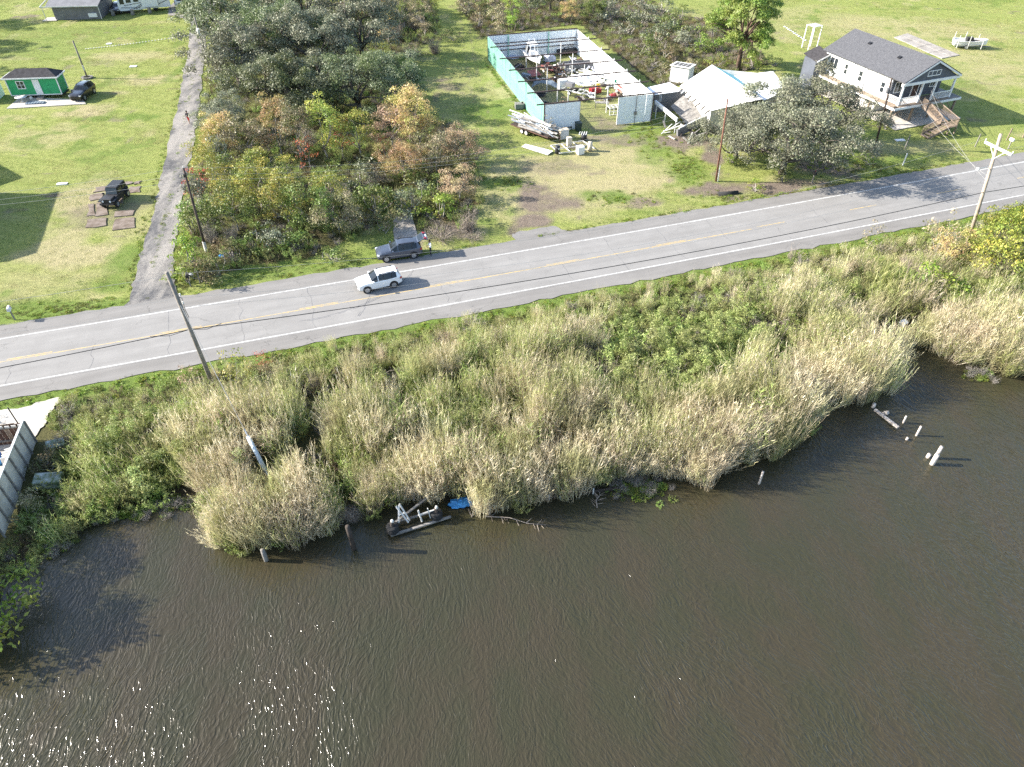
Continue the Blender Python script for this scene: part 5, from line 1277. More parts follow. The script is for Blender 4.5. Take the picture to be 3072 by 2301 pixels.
def scatter(name, pts, rots, scl, ids, sources, label, cat_, kind='stuff'):
    """one mass of plants: points carrying instances of the sources"""
    col = bpy.data.collections.new(name + '_sources')
    for i, me in enumerate(sources): col.objects.link(bpy.data.objects.new('%s_kind_%02d' % (name, i), me))
    me = bpy.data.meshes.new(name); N = len(pts)
    me.vertices.add(N); me.vertices.foreach_set('co', np.asarray(pts, np.float32).ravel())
    a = me.attributes.new('rot', 'FLOAT_VECTOR', 'POINT'); a.data.foreach_set('vector', np.asarray(rots, np.float32).ravel())
    a = me.attributes.new('scl', 'FLOAT_VECTOR', 'POINT')
    scl = np.asarray(scl, np.float32)
    if scl.ndim == 1: scl = np.repeat(scl[:, None], 3, 1)
    a.data.foreach_set('vector', scl.ravel())
    a = me.attributes.new('kind_id', 'INT', 'POINT'); a.data.foreach_set('value', np.asarray(ids, np.int32))
    me.update()
    o = link(name, me)
    ng = bpy.data.node_groups.new(name + '_nodes', 'GeometryNodeTree')
    ng.interface.new_socket('Geometry', in_out='INPUT', socket_type='NodeSocketGeometry')
    ng.interface.new_socket('Geometry', in_out='OUTPUT', socket_type='NodeSocketGeometry')
    N_ = ng.nodes; gi = N_.new('NodeGroupInput'); go = N_.new('NodeGroupOutput')
    ci = N_.new('GeometryNodeCollectionInfo'); ci.inputs['Collection'].default_value = col
    ci.inputs['Separate Children'].default_value = True; ci.inputs['Reset Children'].default_value = True
    ip = N_.new('GeometryNodeInstanceOnPoints'); ip.inputs['Pick Instance'].default_value = True
    def na(nm, ty):
        q = N_.new('GeometryNodeInputNamedAttribute'); q.data_type = ty; q.inputs['Name'].default_value = nm; return q.outputs['Attribute']
    e2r = N_.new('FunctionNodeEulerToRotation')
    L = ng.links
    L.new(gi.outputs[0], ip.inputs['Points']); L.new(ci.outputs[0], ip.inputs['Instance'])
    L.new(na('kind_id', 'INT'), ip.inputs['Instance Index'])
    L.new(na('rot', 'FLOAT_VECTOR'), e2r.inputs[0]); L.new(e2r.outputs[0], ip.inputs['Rotation'])
    L.new(na('scl', 'FLOAT_VECTOR'), ip.inputs['Scale'])
    L.new(ip.outputs[0], go.inputs[0])
    md = o.modifiers.new('plants', 'NODES'); md.node_group = ng
    return tag(o, label, cat_, kind=kind)

def jitter_grid(poly_or_box, step, rng):
    x0, y0, x1, y1 = poly_or_box
    X, Y = np.meshgrid(np.arange(x0, x1, step), np.arange(y0, y1, step)); X = X.ravel(); Y = Y.ravel()
    return X + rng.uniform(-.5, .5, len(X)) * step, Y + rng.uniform(-.5, .5, len(Y)) * step

# ---------------------------------------------------------------- the reed bank
rng = np.random.default_rng(11)
ST_ = [ML['reedstraw'], ML['reedstraw']]
S_REED = [reed_clump('reed_a', 1, 3.3, .65, 84, 8, .16, .4, None, .028, .5), reed_clump('reed_b', 2, 3.7, 0.65, 86, 8, .13, .5), reed_clump('reed_c', 3, 3.0, 0.6, 78, 7, .18, .5, ST_), reed_clump('reed_d', 4, 3.5, 0.65, 84, 8, 0.2, .5)]
GG = [ML['reedgreen'], ML['reedgreen']]; 
S_GREENREED = [reed_clump('reed_e', 5, 2.6, 0.6, 48, 11, 0.25, 0.35, GG, 0.032, 0.5), reed_clump('reed_f', 6, 2.3, 0.6, 48, 11, 0.3, 0.3, GG, 0.032, 0.48), reed_clump('reed_g', 7, 2.8, 0.55, 40, 12, 0.28, 0.3, [ML['reedstraw'], ML['weed']], 0.04, 0.5, (.3, 1.6))]
S_SALT = [make_bush_meshes('salt_%d' % i, 20 + i, 2.5 + .25 * i, 0.75, 13, 300, 0.17, (0.26, 0.46), 0, i == 1, 0.30)[1] for i in range(3)]
for me in S_SALT: me.materials[0] = ML['salt']
S_WEED = [weed_clump('weed_a', 31, 1.5, 0.5, 34, 16, 0.26, None, 0.14), weed_clump('weed_b', 32, 1.2, 0.5, 34, 14, 0.22, None, 0.17), weed_clump('weed_c', 33, 1.7, 0.45, 30, 18, 0.30, None, 0.12)]
S_LOW = [weed_clump('low_a', 41, 0.45, 0.4, 30, 7, 0.15, ML['bright'], 0.55), weed_clump('low_b', 42, 0.38, 0.4, 30, 6, 0.13, ML['grass'], 0.5), tuft('tuft_a', 43, 0.4, 0.3, 60), tuft('tuft_b', 44, 0.5, 0.3, 60)]
S_DEAD = [twig_bush('dead_a', 51, 1.3, 0.8, 60, M_GTWIG, 6), twig_bush('dead_b', 52, 1.5, 0.7, 70, M_TWIG, 6), weed_clump('dead_c', 53, 1.2, 0.5, 30, 8, 0.16, ML['under'], 0.3)]
SRCS = S_REED + S_GREENREED + S_SALT + S_WEED + S_LOW + S_DEAD   # 0-3, 4-6, 7-9, 10-12, 13-16, 17-19

ZP = lambda *a: list(a)
Z_LEFT = [(-44.28, 39.73), (-36.56, 40.10), (-34.56, 43.62), (-27.93, 46.16), (-24.45, 37.43), (-22.51, 33.20), (-20.37, 31.83), (-18.85, 26.56), (-28.52, 16.29), (-36.23, 19.94)]
Z_SALT = [(2.97, 49.31), (6.72, 53.10), (16.15, 57.18), (26.02, 61.05), (31.59, 59.49), (27.69, 50.22), (23.30, 45.18), (17.32, 42.69), (11.91, 41.50), (8.06, 41.50), (4.93, 44.75)]
Z_SALT2 = [[(7.29, 41.50), (10.68, 41.89), (10.18, 36.77), (7.54, 36.77)], [(4.67, 40.73), (6.74, 41.11), (6.68, 37.81), (4.97, 37.81)], [(20.95, 46.49), (24.81, 48.31), (23.97, 43.09), (20.49, 41.89)]]
Z_HOLLOW = [[(-20.59, 37.27), (-19.67, 38.32), (-18.28, 35.92), (-19.28, 35.26)], [(-8.59, 37.11), (-7.25, 38.16), (-6.26, 35.43), (-7.83, 34.78)], [(-1.41, 39.98), (0.62, 41.50), (1.32, 37.81), (-0.86, 36.77)], [(2.50, 36.77), (3.73, 37.46), (4.31, 35.11), (2.88, 34.46)], [(-11.51, 44.94), (-9.51, 46.24), (-9.03, 44.52), (-10.94, 42.87)], [(30.70, 55.06), (33.57, 56.16), (33.34, 53.98), (30.55, 52.93)], [(-17.64, 42.02), (-14.18, 44.46), (-11.83, 42.41), (-13.34, 39.91), (-15.84, 38.64)], [(-16.35, 38.49), (-14.68, 38.84), (-13.60, 34.76), (-15.89, 34.45)],
            [(-5.45, 43.27), (-3.64, 44.10), (-2.97, 40.91), (-4.99, 40.53)], [(-24.68, 44.10), (-22.77, 44.94), (-21.64, 42.87), (-23.39, 41.68)],
            [(31.45, 51.28), (34.84, 53.84), (37.43, 52.80), (36.49, 51.13), (32.35, 49.69)], [(-24.56, 33.33), (-21.87, 33.64), (-20.20, 31.13), (-23.47, 31.42)],
            [(21.91, 42.81), (26.44, 43.62), (26.09, 42.17), (22.30, 41.01)], [(6.23, 34.27), (9.43, 35.23), (10.04, 34.09), (6.66, 33.46)]]
Z_BROWN = [[(0.69, 50.71), (7.57, 53.25), (8.20, 47.85), (6.27, 44.75), (1.46, 45.61)], [(-12.53, 46.24), (-9.95, 47.58), (-9.25, 44.10), (-11.79, 43.27)], [(31.48, 55.95), (38.36, 57.66), (35.16, 50.22), (30.21, 49.25)]]
Z_GREENB = [[(-25.74, 43.50), (-12.80, 48.31), (-11.42, 44.75), (-15.99, 39.98), (-22.81, 37.81)], [(-11.80, 42.50), (0.39, 47.65), (0.60, 40.55), (-10.05, 37.63)]]
Z_RIGHT = [(31.87, 61.70), (40.66, 67.01), (67.30, 76.20), (53.34, 53.65), (36.57, 52.61), (30.78, 53.13)]

gxp, gyp = jitter_grid((-75, 18, 95, 84), 0.56, rng)
d = shore_d(gxp, gyp); off = road_off(gxp, gyp)
keep = (d > -0.35) & (off < -5.3) & (off > -48)
gxp, gyp, d, off = gxp[keep], gyp[keep], d[keep], off[keep]
FENCE_LINE = [(-34.04, 37.73), (-33.57, 26.56)]
YARD = [(-36.89, 39.81), (-34.01, 37.66), (-33.44, 25.58), (-44.93, 26.56), (-53.83, 38.43)]
DOCKGAP = [(-8.71, 30.10), (-8.78, 32.41), (-5.54, 32.71), (-4.86, 33.07), (-2.27, 33.25), (-2.19, 30.95)]
APRON = [(-40.33, 37.73), (-40.99, 41.20), (-38.63, 41.70), (-36.24, 42.89), (-35.65, 41.86), (-35.91, 40.44), (-35.71, 39.51), (-35.79, 37.38), (-36.20, 33.77)]
bad = inside(gxp, gyp, YARD) | inside(gxp, gyp, APRON) | inside(gxp, gyp, DOCKGAP)
gxp, gyp, d, off = gxp[~bad], gyp[~bad], d[~bad], off[~bad]
N = len(gxp); r1 = rng.random(N); r2 = rng.random(N); r3 = rng.random(N)
patch = vnoise(gxp, gyp, 2.6, 21); patch2 = vnoise(gxp, gyp, 5.5, 22); holes = vnoise(gxp, gyp, 1.7, 23)
ids = rng.integers(0, 4, N); sc = rng.uniform(0.78, 1.12, N); live = np.ones(N, bool)
width = np.full(N, 1.0)
# pale reeds along the water, greener mixed scrub behind them, low weeds towards the road
wob = lambda k: (gxp + (vnoise(gxp, gyp, 2.3, 60 + k) - .5) * 5 + rng.normal(0, .6, N), gyp + (vnoise(gxp, gyp, 2.1, 80 + k) - .5) * 4 + rng.normal(0, .5, N))
inz = lambda z, k=0: inside(*wob(k), z)
gp = np.clip(0.22 + 0.085 * (d - 3.0) + (patch - .5) * 0.9, 0, 0.85)
sel = r1 < gp; ids[sel] = rng.choice([4, 5, 6, 4, 5, 6, 11, 12, 19], sel.sum())
for k, z in enumerate(Z_GREENB):
    q = inz(z, k) & (r1 < 0.62); ids[q] = rng.choice([4, 5, 6, 10, 11], q.sum())
q = inside(gxp + rng.normal(0, .5, N), gyp, Z_LEFT) 
ids[q] = rng.choice([10, 11, 12, 10, 12, 4, 5, 6, 19, 8], q.sum()); sc[q] = rng.uniform(0.6, 1.1, q.sum())
q2 = q & (patch2 > 0.82); ids[q2] = 4 + rng.integers(0, 3, q2.sum()); sc[q2] *= 0.75
q = inz(Z_RIGHT, 4)
q2 = q & (r1 < 0.95) & (patch < 0.85); ids[q2] = rng.choice([10, 11, 12, 19, 4, 5, 13, 8], q2.sum()); sc[q2] = rng.uniform(0.6, 1.0, q2.sum())
q = inz(Z_SALT, 5) & ((r1 < 0.82) | (patch2 < .5))
ids[q] = rng.choice([7, 8, 9, 7, 8, 9, 11, 12], q.sum()); sc[q] = rng.uniform(0.5, 1.12, q.sum()); dead_ = q & (r2 > .5) & (ids < 10); ids[dead_] = rng.choice([10, 11, 19], dead_.sum()); sc[dead_] = rng.uniform(.4, .7, dead_.sum())
for k, z in enumerate(Z_SALT2):
    q = inz(z, 6 + k) & (r1 < 0.6); ids[q] = 7 + rng.integers(0, 3, q.sum()); sc[q] = rng.uniform(0.6, .95, q.sum()); live[q] = r2[q] < 0.5
q = (ids < 4) & (d < 5.5) & (rng.random(N) < .62); ids[q] = 2; sc[q] *= 1.12
# stray plants of every kind among the others
q = (r3 < 0.045) & (d > 1.5); ids[q] = 7 + rng.integers(0, 3, q.sum()); sc[q] = rng.uniform(0.5, 1.0, q.sum())
q = (r3 > 0.045) & (r3 < 0.13) & (d > 1.2); ids[q] = rng.choice([17, 18, 19], q.sum()); sc[q] = rng.uniform(0.8, 1.5, q.sum())
q = (r3 > 0.13) & (r3 < 0.22) & (d > 2); ids[q] = rng.choice([10, 11, 12], q.sum()); sc[q] = rng.uniform(0.9, 1.5, q.sum())
for k, z in enumerate(Z_BROWN):
    q = inz(z, 10 + k) & (r1 < 0.6); ids[q] = rng.choice([17, 18, 19, 19, 5], q.sum()); sc[q] = rng.uniform(0.8, 1.4, q.sum())
for k, z in enumerate(Z_HOLLOW):
    cz = np.mean(z, 0); z = [tuple(cz + (np.array(p_) - cz) * 1.15) for p_ in z]
    q = inside(*[gxp + (vnoise(gxp, gyp, 1.2, 90) - .5) * 1.6, gyp], z); ids[q] = rng.choice([17, 19, 19, 13, 18], q.sum()); sc[q] = rng.uniform(0.35, 0.7, q.sum()); live[q] = r2[q] < 0.3
# lower towards the road and on the verge
near = smooth(-15.5, -7.0, off); sc = sc * (1 - 0.60 * near * (ids < 13))
GUY = [(-18.86, 35.43), (-17.56, 35.92), (-15.75, 32.89), (-15.30, 31.54), (-16.88, 31.54), (-17.90, 33.20)]
q = inside(gxp, gyp, GUY); ids[q] = rng.choice([10, 13, 19, 5], q.sum()); sc[q] = rng.uniform(.35, .6, q.sum())
vz = -8.6 + (vnoise(gxp, gyp, 3.0, 31) - .5) * 2.4
q = (off > vz) & (off < -6.4) & (r1 < 0.8); ids[q] = rng.choice([10, 11, 13, 14, 19, 16], q.sum()); sc[q] = rng.uniform(0.35, 0.7, q.sum())
q = off >= -6.9; ids[q] = rng.choice([13, 14, 15, 16], q.sum(), p=[.3, .3, .2, .2]); sc[q] = rng.uniform(0.4, 0.8, q.sum()) * smooth(-5.3, -6.2, off[q]).clip(.3, 1)
fdist = seg_dist(gxp, gyp, [(-35.6, 37.6), (-33.9, 30.3), (-33.0, 26.0)]); q = fdist < 3.6; sc[q] *= (.42 + .16 * fdist[q]); q2 = q & (ids < 10); ids[q2] = rng.choice([10, 11, 13, 14, 19], q2.sum())
live &= ~((holes < 0.17) & (ids < 7) & (d > 0.8)); live &= ~((vnoise(gxp, gyp, 0.9, 27) < 0.13) & (ids < 7))
live &= ~((d < 1.1) & (vnoise(gxp, gyp, 1.5, 25) < 0.36))
tall = 1 + 0.18 * (vnoise(gxp, gyp, 3.2, 26) - .5) * 2 + 0.22 * (vnoise(gxp, gyp, 1.1, 28) - .5) * 2; sc = sc * np.where(ids < 7, tall, 1) * rng.uniform(.85, 1.12, N)
gxp, gyp, d, off, ids, sc = [a[live] for a in (gxp, gyp, d, off, ids, sc)]; N = len(gxp)
rot = np.stack([rng.normal(0, .09, N), rng.normal(0, .09, N), rng.uniform(0, 2 * PI, N)], 1)
# the outermost reeds hang over the water
edge = np.where(ids < 7, smooth(1.8, 0.0, d) * 0.20, 0.0)
rot[:, 0] += edge * rng.uniform(.3, 1.2, N); rot[:, 1] += 0.07
bent = (rng.random(N) < .06) & (d > 2.0); rot[bent, 0] += rng.normal(0, .45, bent.sum()); rot[bent, 1] += rng.normal(0, .45, bent.sum())
zz = np.maximum(ground_z(gxp, gyp), WATER_Z - 0.1)
print('bank plants', N)
groups = (('reed_bed', (0, 7), 'dense bed of tall straw and green reeds along the water', 'reeds'), ('saltbush_thicket', (7, 10), 'thicket of rounded green saltbush between the road and reeds', 'bushes'),
          ('bank_weeds', (10, 13), 'leafy green weeds covering the bank beside the grey fence', 'weeds'), ('verge_grass', (13, 17), 'low bright green grass and weeds along the road edge', 'grass'),
          ('dead_brush', (17, 20), 'dry brown and grey brush in hollows of the reed bed', 'brush'))
for nm, (a, b), lab, ct in groups:
    q = (ids >= a) & (ids < b)
    scatter(nm, np.stack([gxp, gyp, zz], 1)[q], rot[q], sc[q], ids[q] - a, SRCS[a:b], lab, ct)

# ---------------------------------------------------------------- single trees and bushes
TREE = dict(
    oak0=make_tree_meshes('oak_a', 101, 8.8, 5.6, 3.9, 1.7, .30, 66, (0.9, 1.6), 210, .215, 60, 9, bottom=-.45, lumpy=.24),
    oak1=make_tree_meshes('oak_b', 102, 8.2, 5.0, 3.7, 1.6, .28, 56, (0.8, 1.5), 215, .215, 60, 8, bottom=-.45, lumpy=.24),
    oak2=make_tree_meshes('oak_c', 103, 9.6, 4.8, 4.4, 2.0, .30, 60, (0.8, 1.45), 215, .21, 60, 9, lean=.5, bottom=-.45, lumpy=.24),
    oak3=make_tree_meshes('oak_d', 104, 7.6, 6.4, 3.3, 1.4, .34, 78, (0.8, 1.5), 205, .20, 90, 11, bottom=-.35, lumpy=.26),
    slim0=make_tree_meshes('slim_a', 111, 5.4, 2.1, 2.3, .9, .08, 28, (0.45, 0.9), 300, .15, 40, 7, bottom=-.8),
    slim1=make_tree_meshes('slim_b', 112, 6.2, 1.8, 2.7, 1.1, .08, 28, (0.4, 0.85), 300, .145, 40, 7, lean=.2, bottom=-.8),
    slim2=make_tree_meshes('slim_c', 113, 4.4, 2.2, 1.8, .7, .07, 26, (0.5, 0.9), 290, .15, 36, 7, bottom=-.6),
    thin0=make_tree_meshes('thin_a', 114, 3.6, 1.2, 1.5, .7, .045, 15, (0.3, 0.6), 110, .16, 22, 6, bottom=-.8),
    wide0=make_tree_meshes('wide_a', 115, 5.6, 3.7, 2.4, .9, .12, 50, (0.6, 1.15), 260, .155, 70, 9, bottom=-.4, lumpy=.26),
    pine=make_tree_meshes('pine_a', 121, 13.0, 5.6, 5.2, 4.2, .34, 84, (0.8, 1.4), 210, .42, 14, 22, aspect=.3, bottom=-.75, lumpy=.2),
    bush0=make_bush_meshes('bush_a', 131, 2.4, 1.6, 16, 150, .19),
    bush1=make_bush_meshes('bush_b', 132, 2.0, 1.9, 18, 140, .18, twigs=14),
    bush2=make_bush_meshes('bush_c', 133, 3.2, 1.4, 18, 140, .19, column=True, twigs=10),
    bush3=make_bush_meshes('bush_d', 134, 1.3, 1.7, 16, 170, .16, (.3, .55)),
)
TWB = dict(twig0=twig_bush('twig_a', 141, 1.7, 2.2, 230, M_TWIG, 5, 1.0, .35), twig1=twig_bush('twig_b', 142, 2.8, 1.4, 210, M_TWIG, 6, .7, .15), twig2=twig_bush('twig_c', 143, 3.6, 1.6, 150, M_GTWIG, 7, .6, .1))
rt = random.Random(77)
def plant(kind, p, s=1.0, m_=None, label='', cat_='tree', group=None, rz=None, z=None, bark=None, name=None):
    zz_ = gz(p[0], p[1]) if z is None else z
    nm = name or {'oak': 'oak_tree', 'slim': 'young_tree', 'thin': 'sapling', 'wide': 'young_tree', 'pine': 'pine_tree', 'bush': 'bush', 'twig': 'twig_bush'}[kind.rstrip('0123')]
    t = thing(nm, label, cat_, (p[0], p[1], zz_), rt.uniform(0, 6.28) if rz is None else rz, group)
    t.scale = (s, s, s * rt.uniform(.94, 1.06)) if not hasattr(s, '__len__') else s
    if kind in TWB:
        link('branches', TWB[kind], t); return t
    a, b = TREE[kind]
    o1 = link('trunk' if kind[0] != 'b' else 'stems', a, t); o2 = link('crown' if kind[0] != 'b' else 'foliage', b, t)
    for o, mm in ((o2, m_), (o1, bark)):
        if mm is not None:
            o.material_slots[0].link = 'OBJECT'; o.material_slots[0].material = mm
    return t
L = ML
GO = 'grey green oaks of the wood beside the lane'
for (k, p, s, mm, lab) in (
    ('oak0', (-49.54, 133.48), 1.0, L['oak'], 'grey green oak overhanging the gravel lane near the service pole'),
    ('oak2', (-60.08, 157.67), 1.0, L['oakpale'], 'oak at the far end of the lane beside the motorhome'),
    ('oak1', (-48.74, 152.77), 1.05, L['oak'], 'tall oak at the back of the wood, second from the lane'),
    ('oak0', (-38.75, 145.86), 1.05, L['oakpale'], 'pale oak with open limbs at the back of the wood'),
    ('oak2', (-31.10, 152.77), 1.0, L['oakpale'], 'grey oak at the back right corner of the wood'),
    ('oak1', (-42.23, 114.43), .95, L['oakpale'], 'oak with bare grey limbs reaching over the lane above the walker'),
    ('oak3', (-38.67, 122.70), 1.0, L['oak'], 'dark broad oak in the middle of the wood'),
    ('oak1', (-30.89, 119.41), 1.0, L['oakpale'], 'pale crowned oak in the middle of the wood'),
    ('oak0', (-24.97, 126.14), 1.0, L['oakpale'], 'silvery oak on the right side of the wood near the mown strip'),
    ('oak2', (-35.04, 102.26), .82, L['oak'], 'dark oak just behind the yellow saplings'),
    ('oak1', (-28.58, 101.00), .85, L['oak'], 'shaded dark oak behind the red leaved sapling'),
    ('oak3', (-21.91, 103.54), .85, L['oak'], 'dark oak at the right edge of the wood behind the rust coloured trees'),
    ('oak1', (-17.28, 108.92), .72, L['oak'], 'low dark oak beside the mown strip, above the rust coloured trees'),
    ('oak0', (-38.70, 94.82), .5, L['oakpale'], 'small grey oak at the lane edge just below the walker'),
    ('oak1', (-53.01, 190.06), 1.0, L['oakpale'], 'oak cut by the top edge behind the wood'),
    ('oak0', (-64.20, 193.56), 1.0, L['oak'], 'dark oak cut by the top edge near the lane end'),
    ('oak2', (-41.90, 193.56), 1.0, L['oakpale'], 'slender oak cut by the top edge above the wood')):
    plant(k, p, s * 1.32, mm, lab, 'tree', GO)
for (k, p, s, lab) in (('oak0', (-102.26, 135.43), 1.0, 'oak at the left edge that shades the lawn below the grey building'), ('oak1', (-95.71, 121.04), .9, 'oak at the left edge beside the green tiny house'), ('oak2', (-106.82, 150.41), .9, 'oak at the left edge level with the grey building')):
    plant(k, p, s, L['oak'], lab, 'tree', 'oaks along the left edge')
GY = 'autumn coloured young trees along the wood'
for (k, p, s, mm, lab) in (
    ('wide0', (-28.14, 74.10), 1.0, L['yellow'], 'broad yellow green tree with orange top, largest of the front wood'),
    ('slim0', (-36.67, 87.55), .9, L['orange'], 'orange red young tree beside the lane'),
    ('slim2', (-37.40, 85.57), .85, L['yellow'], 'yellow young tree at the lane edge'),
    ('slim2', (-33.57, 87.55), 1.1, L['tan'], 'tan leaved young tree left of the broad yellow tree top'),
    ('slim1', (-29.57, 88.57), .95, L['orange'], 'orange and yellow young tree at the foot of the dark oaks'),
    ('slim1', (-26.56, 86.55), .9, L['tan'], 'tan young tree right of the orange one below the oaks'),
    ('slim1', (-23.39, 87.55), 1.05, L['yellow'], 'tall pointed yellow green tree left of the red sapling'),
    ('thin0', (-21.66, 88.57), 1.1, L['red'], 'slim red leaved sapling in the shade of the oaks'),
    ('slim0', (-19.43, 88.57), .95, L['yellow'], 'yellow tree just right of the red sapling'),
    ('slim2', (-15.72, 91.73), 1.05, L['rust'], 'rust coloured tree, left of three beside the mown strip'),
    ('slim0', (-13.58, 93.92), 1.15, L['orange'], 'bright orange tree, tallest of three beside the mown strip'),
    ('slim2', (-12.03, 91.73), .95, L['orange'], 'orange tree, right of three beside the mown strip'),
    ('wide0', (-12.97, 81.79), .72, L['orange'], 'broad yellow orange bushy tree below the three orange trees'),
    ('wide0', (-6.36, 86.55), .70, L['rust'], 'broad rust and brown bushy tree beside the mown strip'),
    ('slim2', (-9.28, 83.65), .95, L['tan'], 'pale leafless looking young tree between the two broad orange ones'),
    ('slim0', (-19.85, 72.53), .82, L['yellow'], 'yellow topped young tree left of the shaded hollow'),
    ('slim2', (-18.50, 68.80), .9, L['tan'], 'small brown tree with thin trunk at the front of the wood'),
    ('slim2', (-21.53, 69.52), 1.0, L['green'], 'green young tree at the wood front behind the lone low bush'),
    ('slim0', (-24.23, 70.26), .9, L['yellow'], 'yellow green tree in front of the broad yellow one'),
    ('slim2', (-29.65, 69.52), 1.0, L['green'], 'green young tree behind the dry brush near the pole'),
    ('slim1', (-33.60, 76.55), .8, L['yellow'], 'yellow green tree between the lane and the broad yellow one'),
    ('thin0', (-35.69, 75.72), 1.0, L['red'], 'small red bush tree leaning over the lane'),
    ('thin0', (-25.30, 85.57), .9, L['red'], 'red sapling half hidden below the tan tree'),
    ('thin0', (-15.96, 87.55), .7, L['red'], 'red shrub tree at the foot of the rust coloured tree'),
    ('slim2', (-6.02, 76.55), .75, L['rust'], 'rusty small tree above the dry grass mound'),
    ('slim1', (-22.24, 137.42), .9, L['orange'], 'orange leaved thin tree at the top of the wood'),
    ('slim1', (-20.19, 145.86), 1.0, L['tan'], 'pale thin leafed tree at the top of the wood, left of the mown strip'),
    ('slim1', (-16.02, 141.54), 1.0, L['tan'], 'beige thin tree beside the top of the mown strip'),
    ('slim0', (-24.87, 160.22), 1.0, L['red'], 'red leaved tree at the top edge above the wood'),
    ('slim1', (-16.49, 157.67), 1.0, L['yellow'], 'pale yellow tree at the top edge left of the mown strip')):
    plant(k, p, s * (1.32 if 'wide' not in k else 1.2), mm, lab, 'tree', GY, bark=M_PALEBARK)
GB = 'bushes filling the wood edge'
for (k, p, s, mm, lab) in (
    ('bush0', (-15.39, 73.31), 1.35, L['green'], 'pale green bush beside the concrete driveway'),
    ('bush0', (-11.53, 73.31), 1.2, L['oak'], 'dark green bush just above the driveway'),
    ('bush0', (-8.10, 72.53), 1.15, L['bright'], 'bright green bush behind the dry grass mound'),
    ('bush1', (-10.58, 79.99), 1.2, L['green'], 'green bush in the hollow above the driveway'),
    ('bush1', (-16.88, 70.26), 1.0, L['tan'], 'brown bush at the wood front left of the driveway'),
    ('bush1', (-13.94, 69.52), 1.0, L['under'], 'dull undergrowth bush beside the driveway edge'),
    ('bush3', (-18.50, 63.67), 1.05, L['green'], 'lone low bush on the grass verge left of the parked grey car'),
    ('bush1', (-25.04, 66.68), 1.0, L['oakpale'], 'grey green bush at the wood front, middle'),
    ('bush1', (-22.78, 66.34), .95, L['green'], 'green bush at the wood front, right of the grey green one'),
    ('bush0', (-26.79, 64.99), .9, L['green'], 'green bush at the wood front, lowest on the verge'),
    ('bush1', (-28.30, 63.67), .9, L['under'], 'dull brown green bush right of the roadside pole'),
    ('bush2', (-32.26, 62.07), 1.0, L['bright'], 'bright yellow green bush left of the roadside pole'),
    ('bush0', (-30.55, 59.62), .95, L['under'], 'brownish bush under the pole beside the black mailbox'),
    ('bush0', (-31.76, 59.32), .8, L['bright'], 'light green bush at the corner of lane and road'),
    ('bush0', (-29.11, 60.22), .9, L['under'], 'tangled dull bush right of the black mailbox'),
    ('bush2', (-34.10, 68.80), 1.0, L['green'], 'green bush on the lane side, upper of two'),
    ('bush2', (-35.05, 73.31), 1.1, L['oakpale'], 'grey bush on the lane side under the red sapling'),
    ('bush2', (-32.13, 68.80), 1.0, L['green'], 'green shrub behind the roadside pole'),
    ('bush2', (-35.57, 83.65), 1.1, L['oakpale'], 'grey green shrub behind the orange red tree'),
    ('bush2', (-33.66, 79.99), 1.0, L['green'], 'green shrub left of the broad yellow tree'),
    ('bush1', (-24.54, 76.55), 1.1, L['under'], 'dull shrub in the shaded middle of the wood'),
    ('bush1', (-17.75, 79.99), 1.2, L['oak'], 'dark shrub left of the shaded hollow'),
    ('bush1', (-15.60, 81.79), 1.0, L['tan'], 'tan shrub above the shaded hollow'),
    ('bush1', (-21.16, 79.11), 1.1, L['green'], 'green shrub below the tall pointed yellow tree'),
    ('bush0', (-9.04, 75.72), 1.0, L['green'], 'green shrub in front of the broad orange tree'),
    ('bush2', (-5.70, 81.79), 1.0, L['under'], 'brown shrub under the broad rust tree'),
    ('bush0', (-9.12, 157.67), 1.4, L['tan'], 'tan brush clump at the top right of the mown strip'),
    ('bush2', (-6.11, 148.11), 1.3, L['under'], 'brown brush clump left of the warehouse back corner'),
    ('bush1', (-3.66, 152.77), 1.4, L['tan'], 'pale brush clump behind the warehouse back wall'),
    ('bush1', (-10.68, 139.45), .9, L['under'], 'low dark shrub at the left of the mown strip'),
    ('bush2', (-2.21, 141.54), 1.0, L['tan'], 'thin tan brush against the warehouse back corner')):
    plant(k, p, s * 1.25, mm, lab, 'bush', GB)
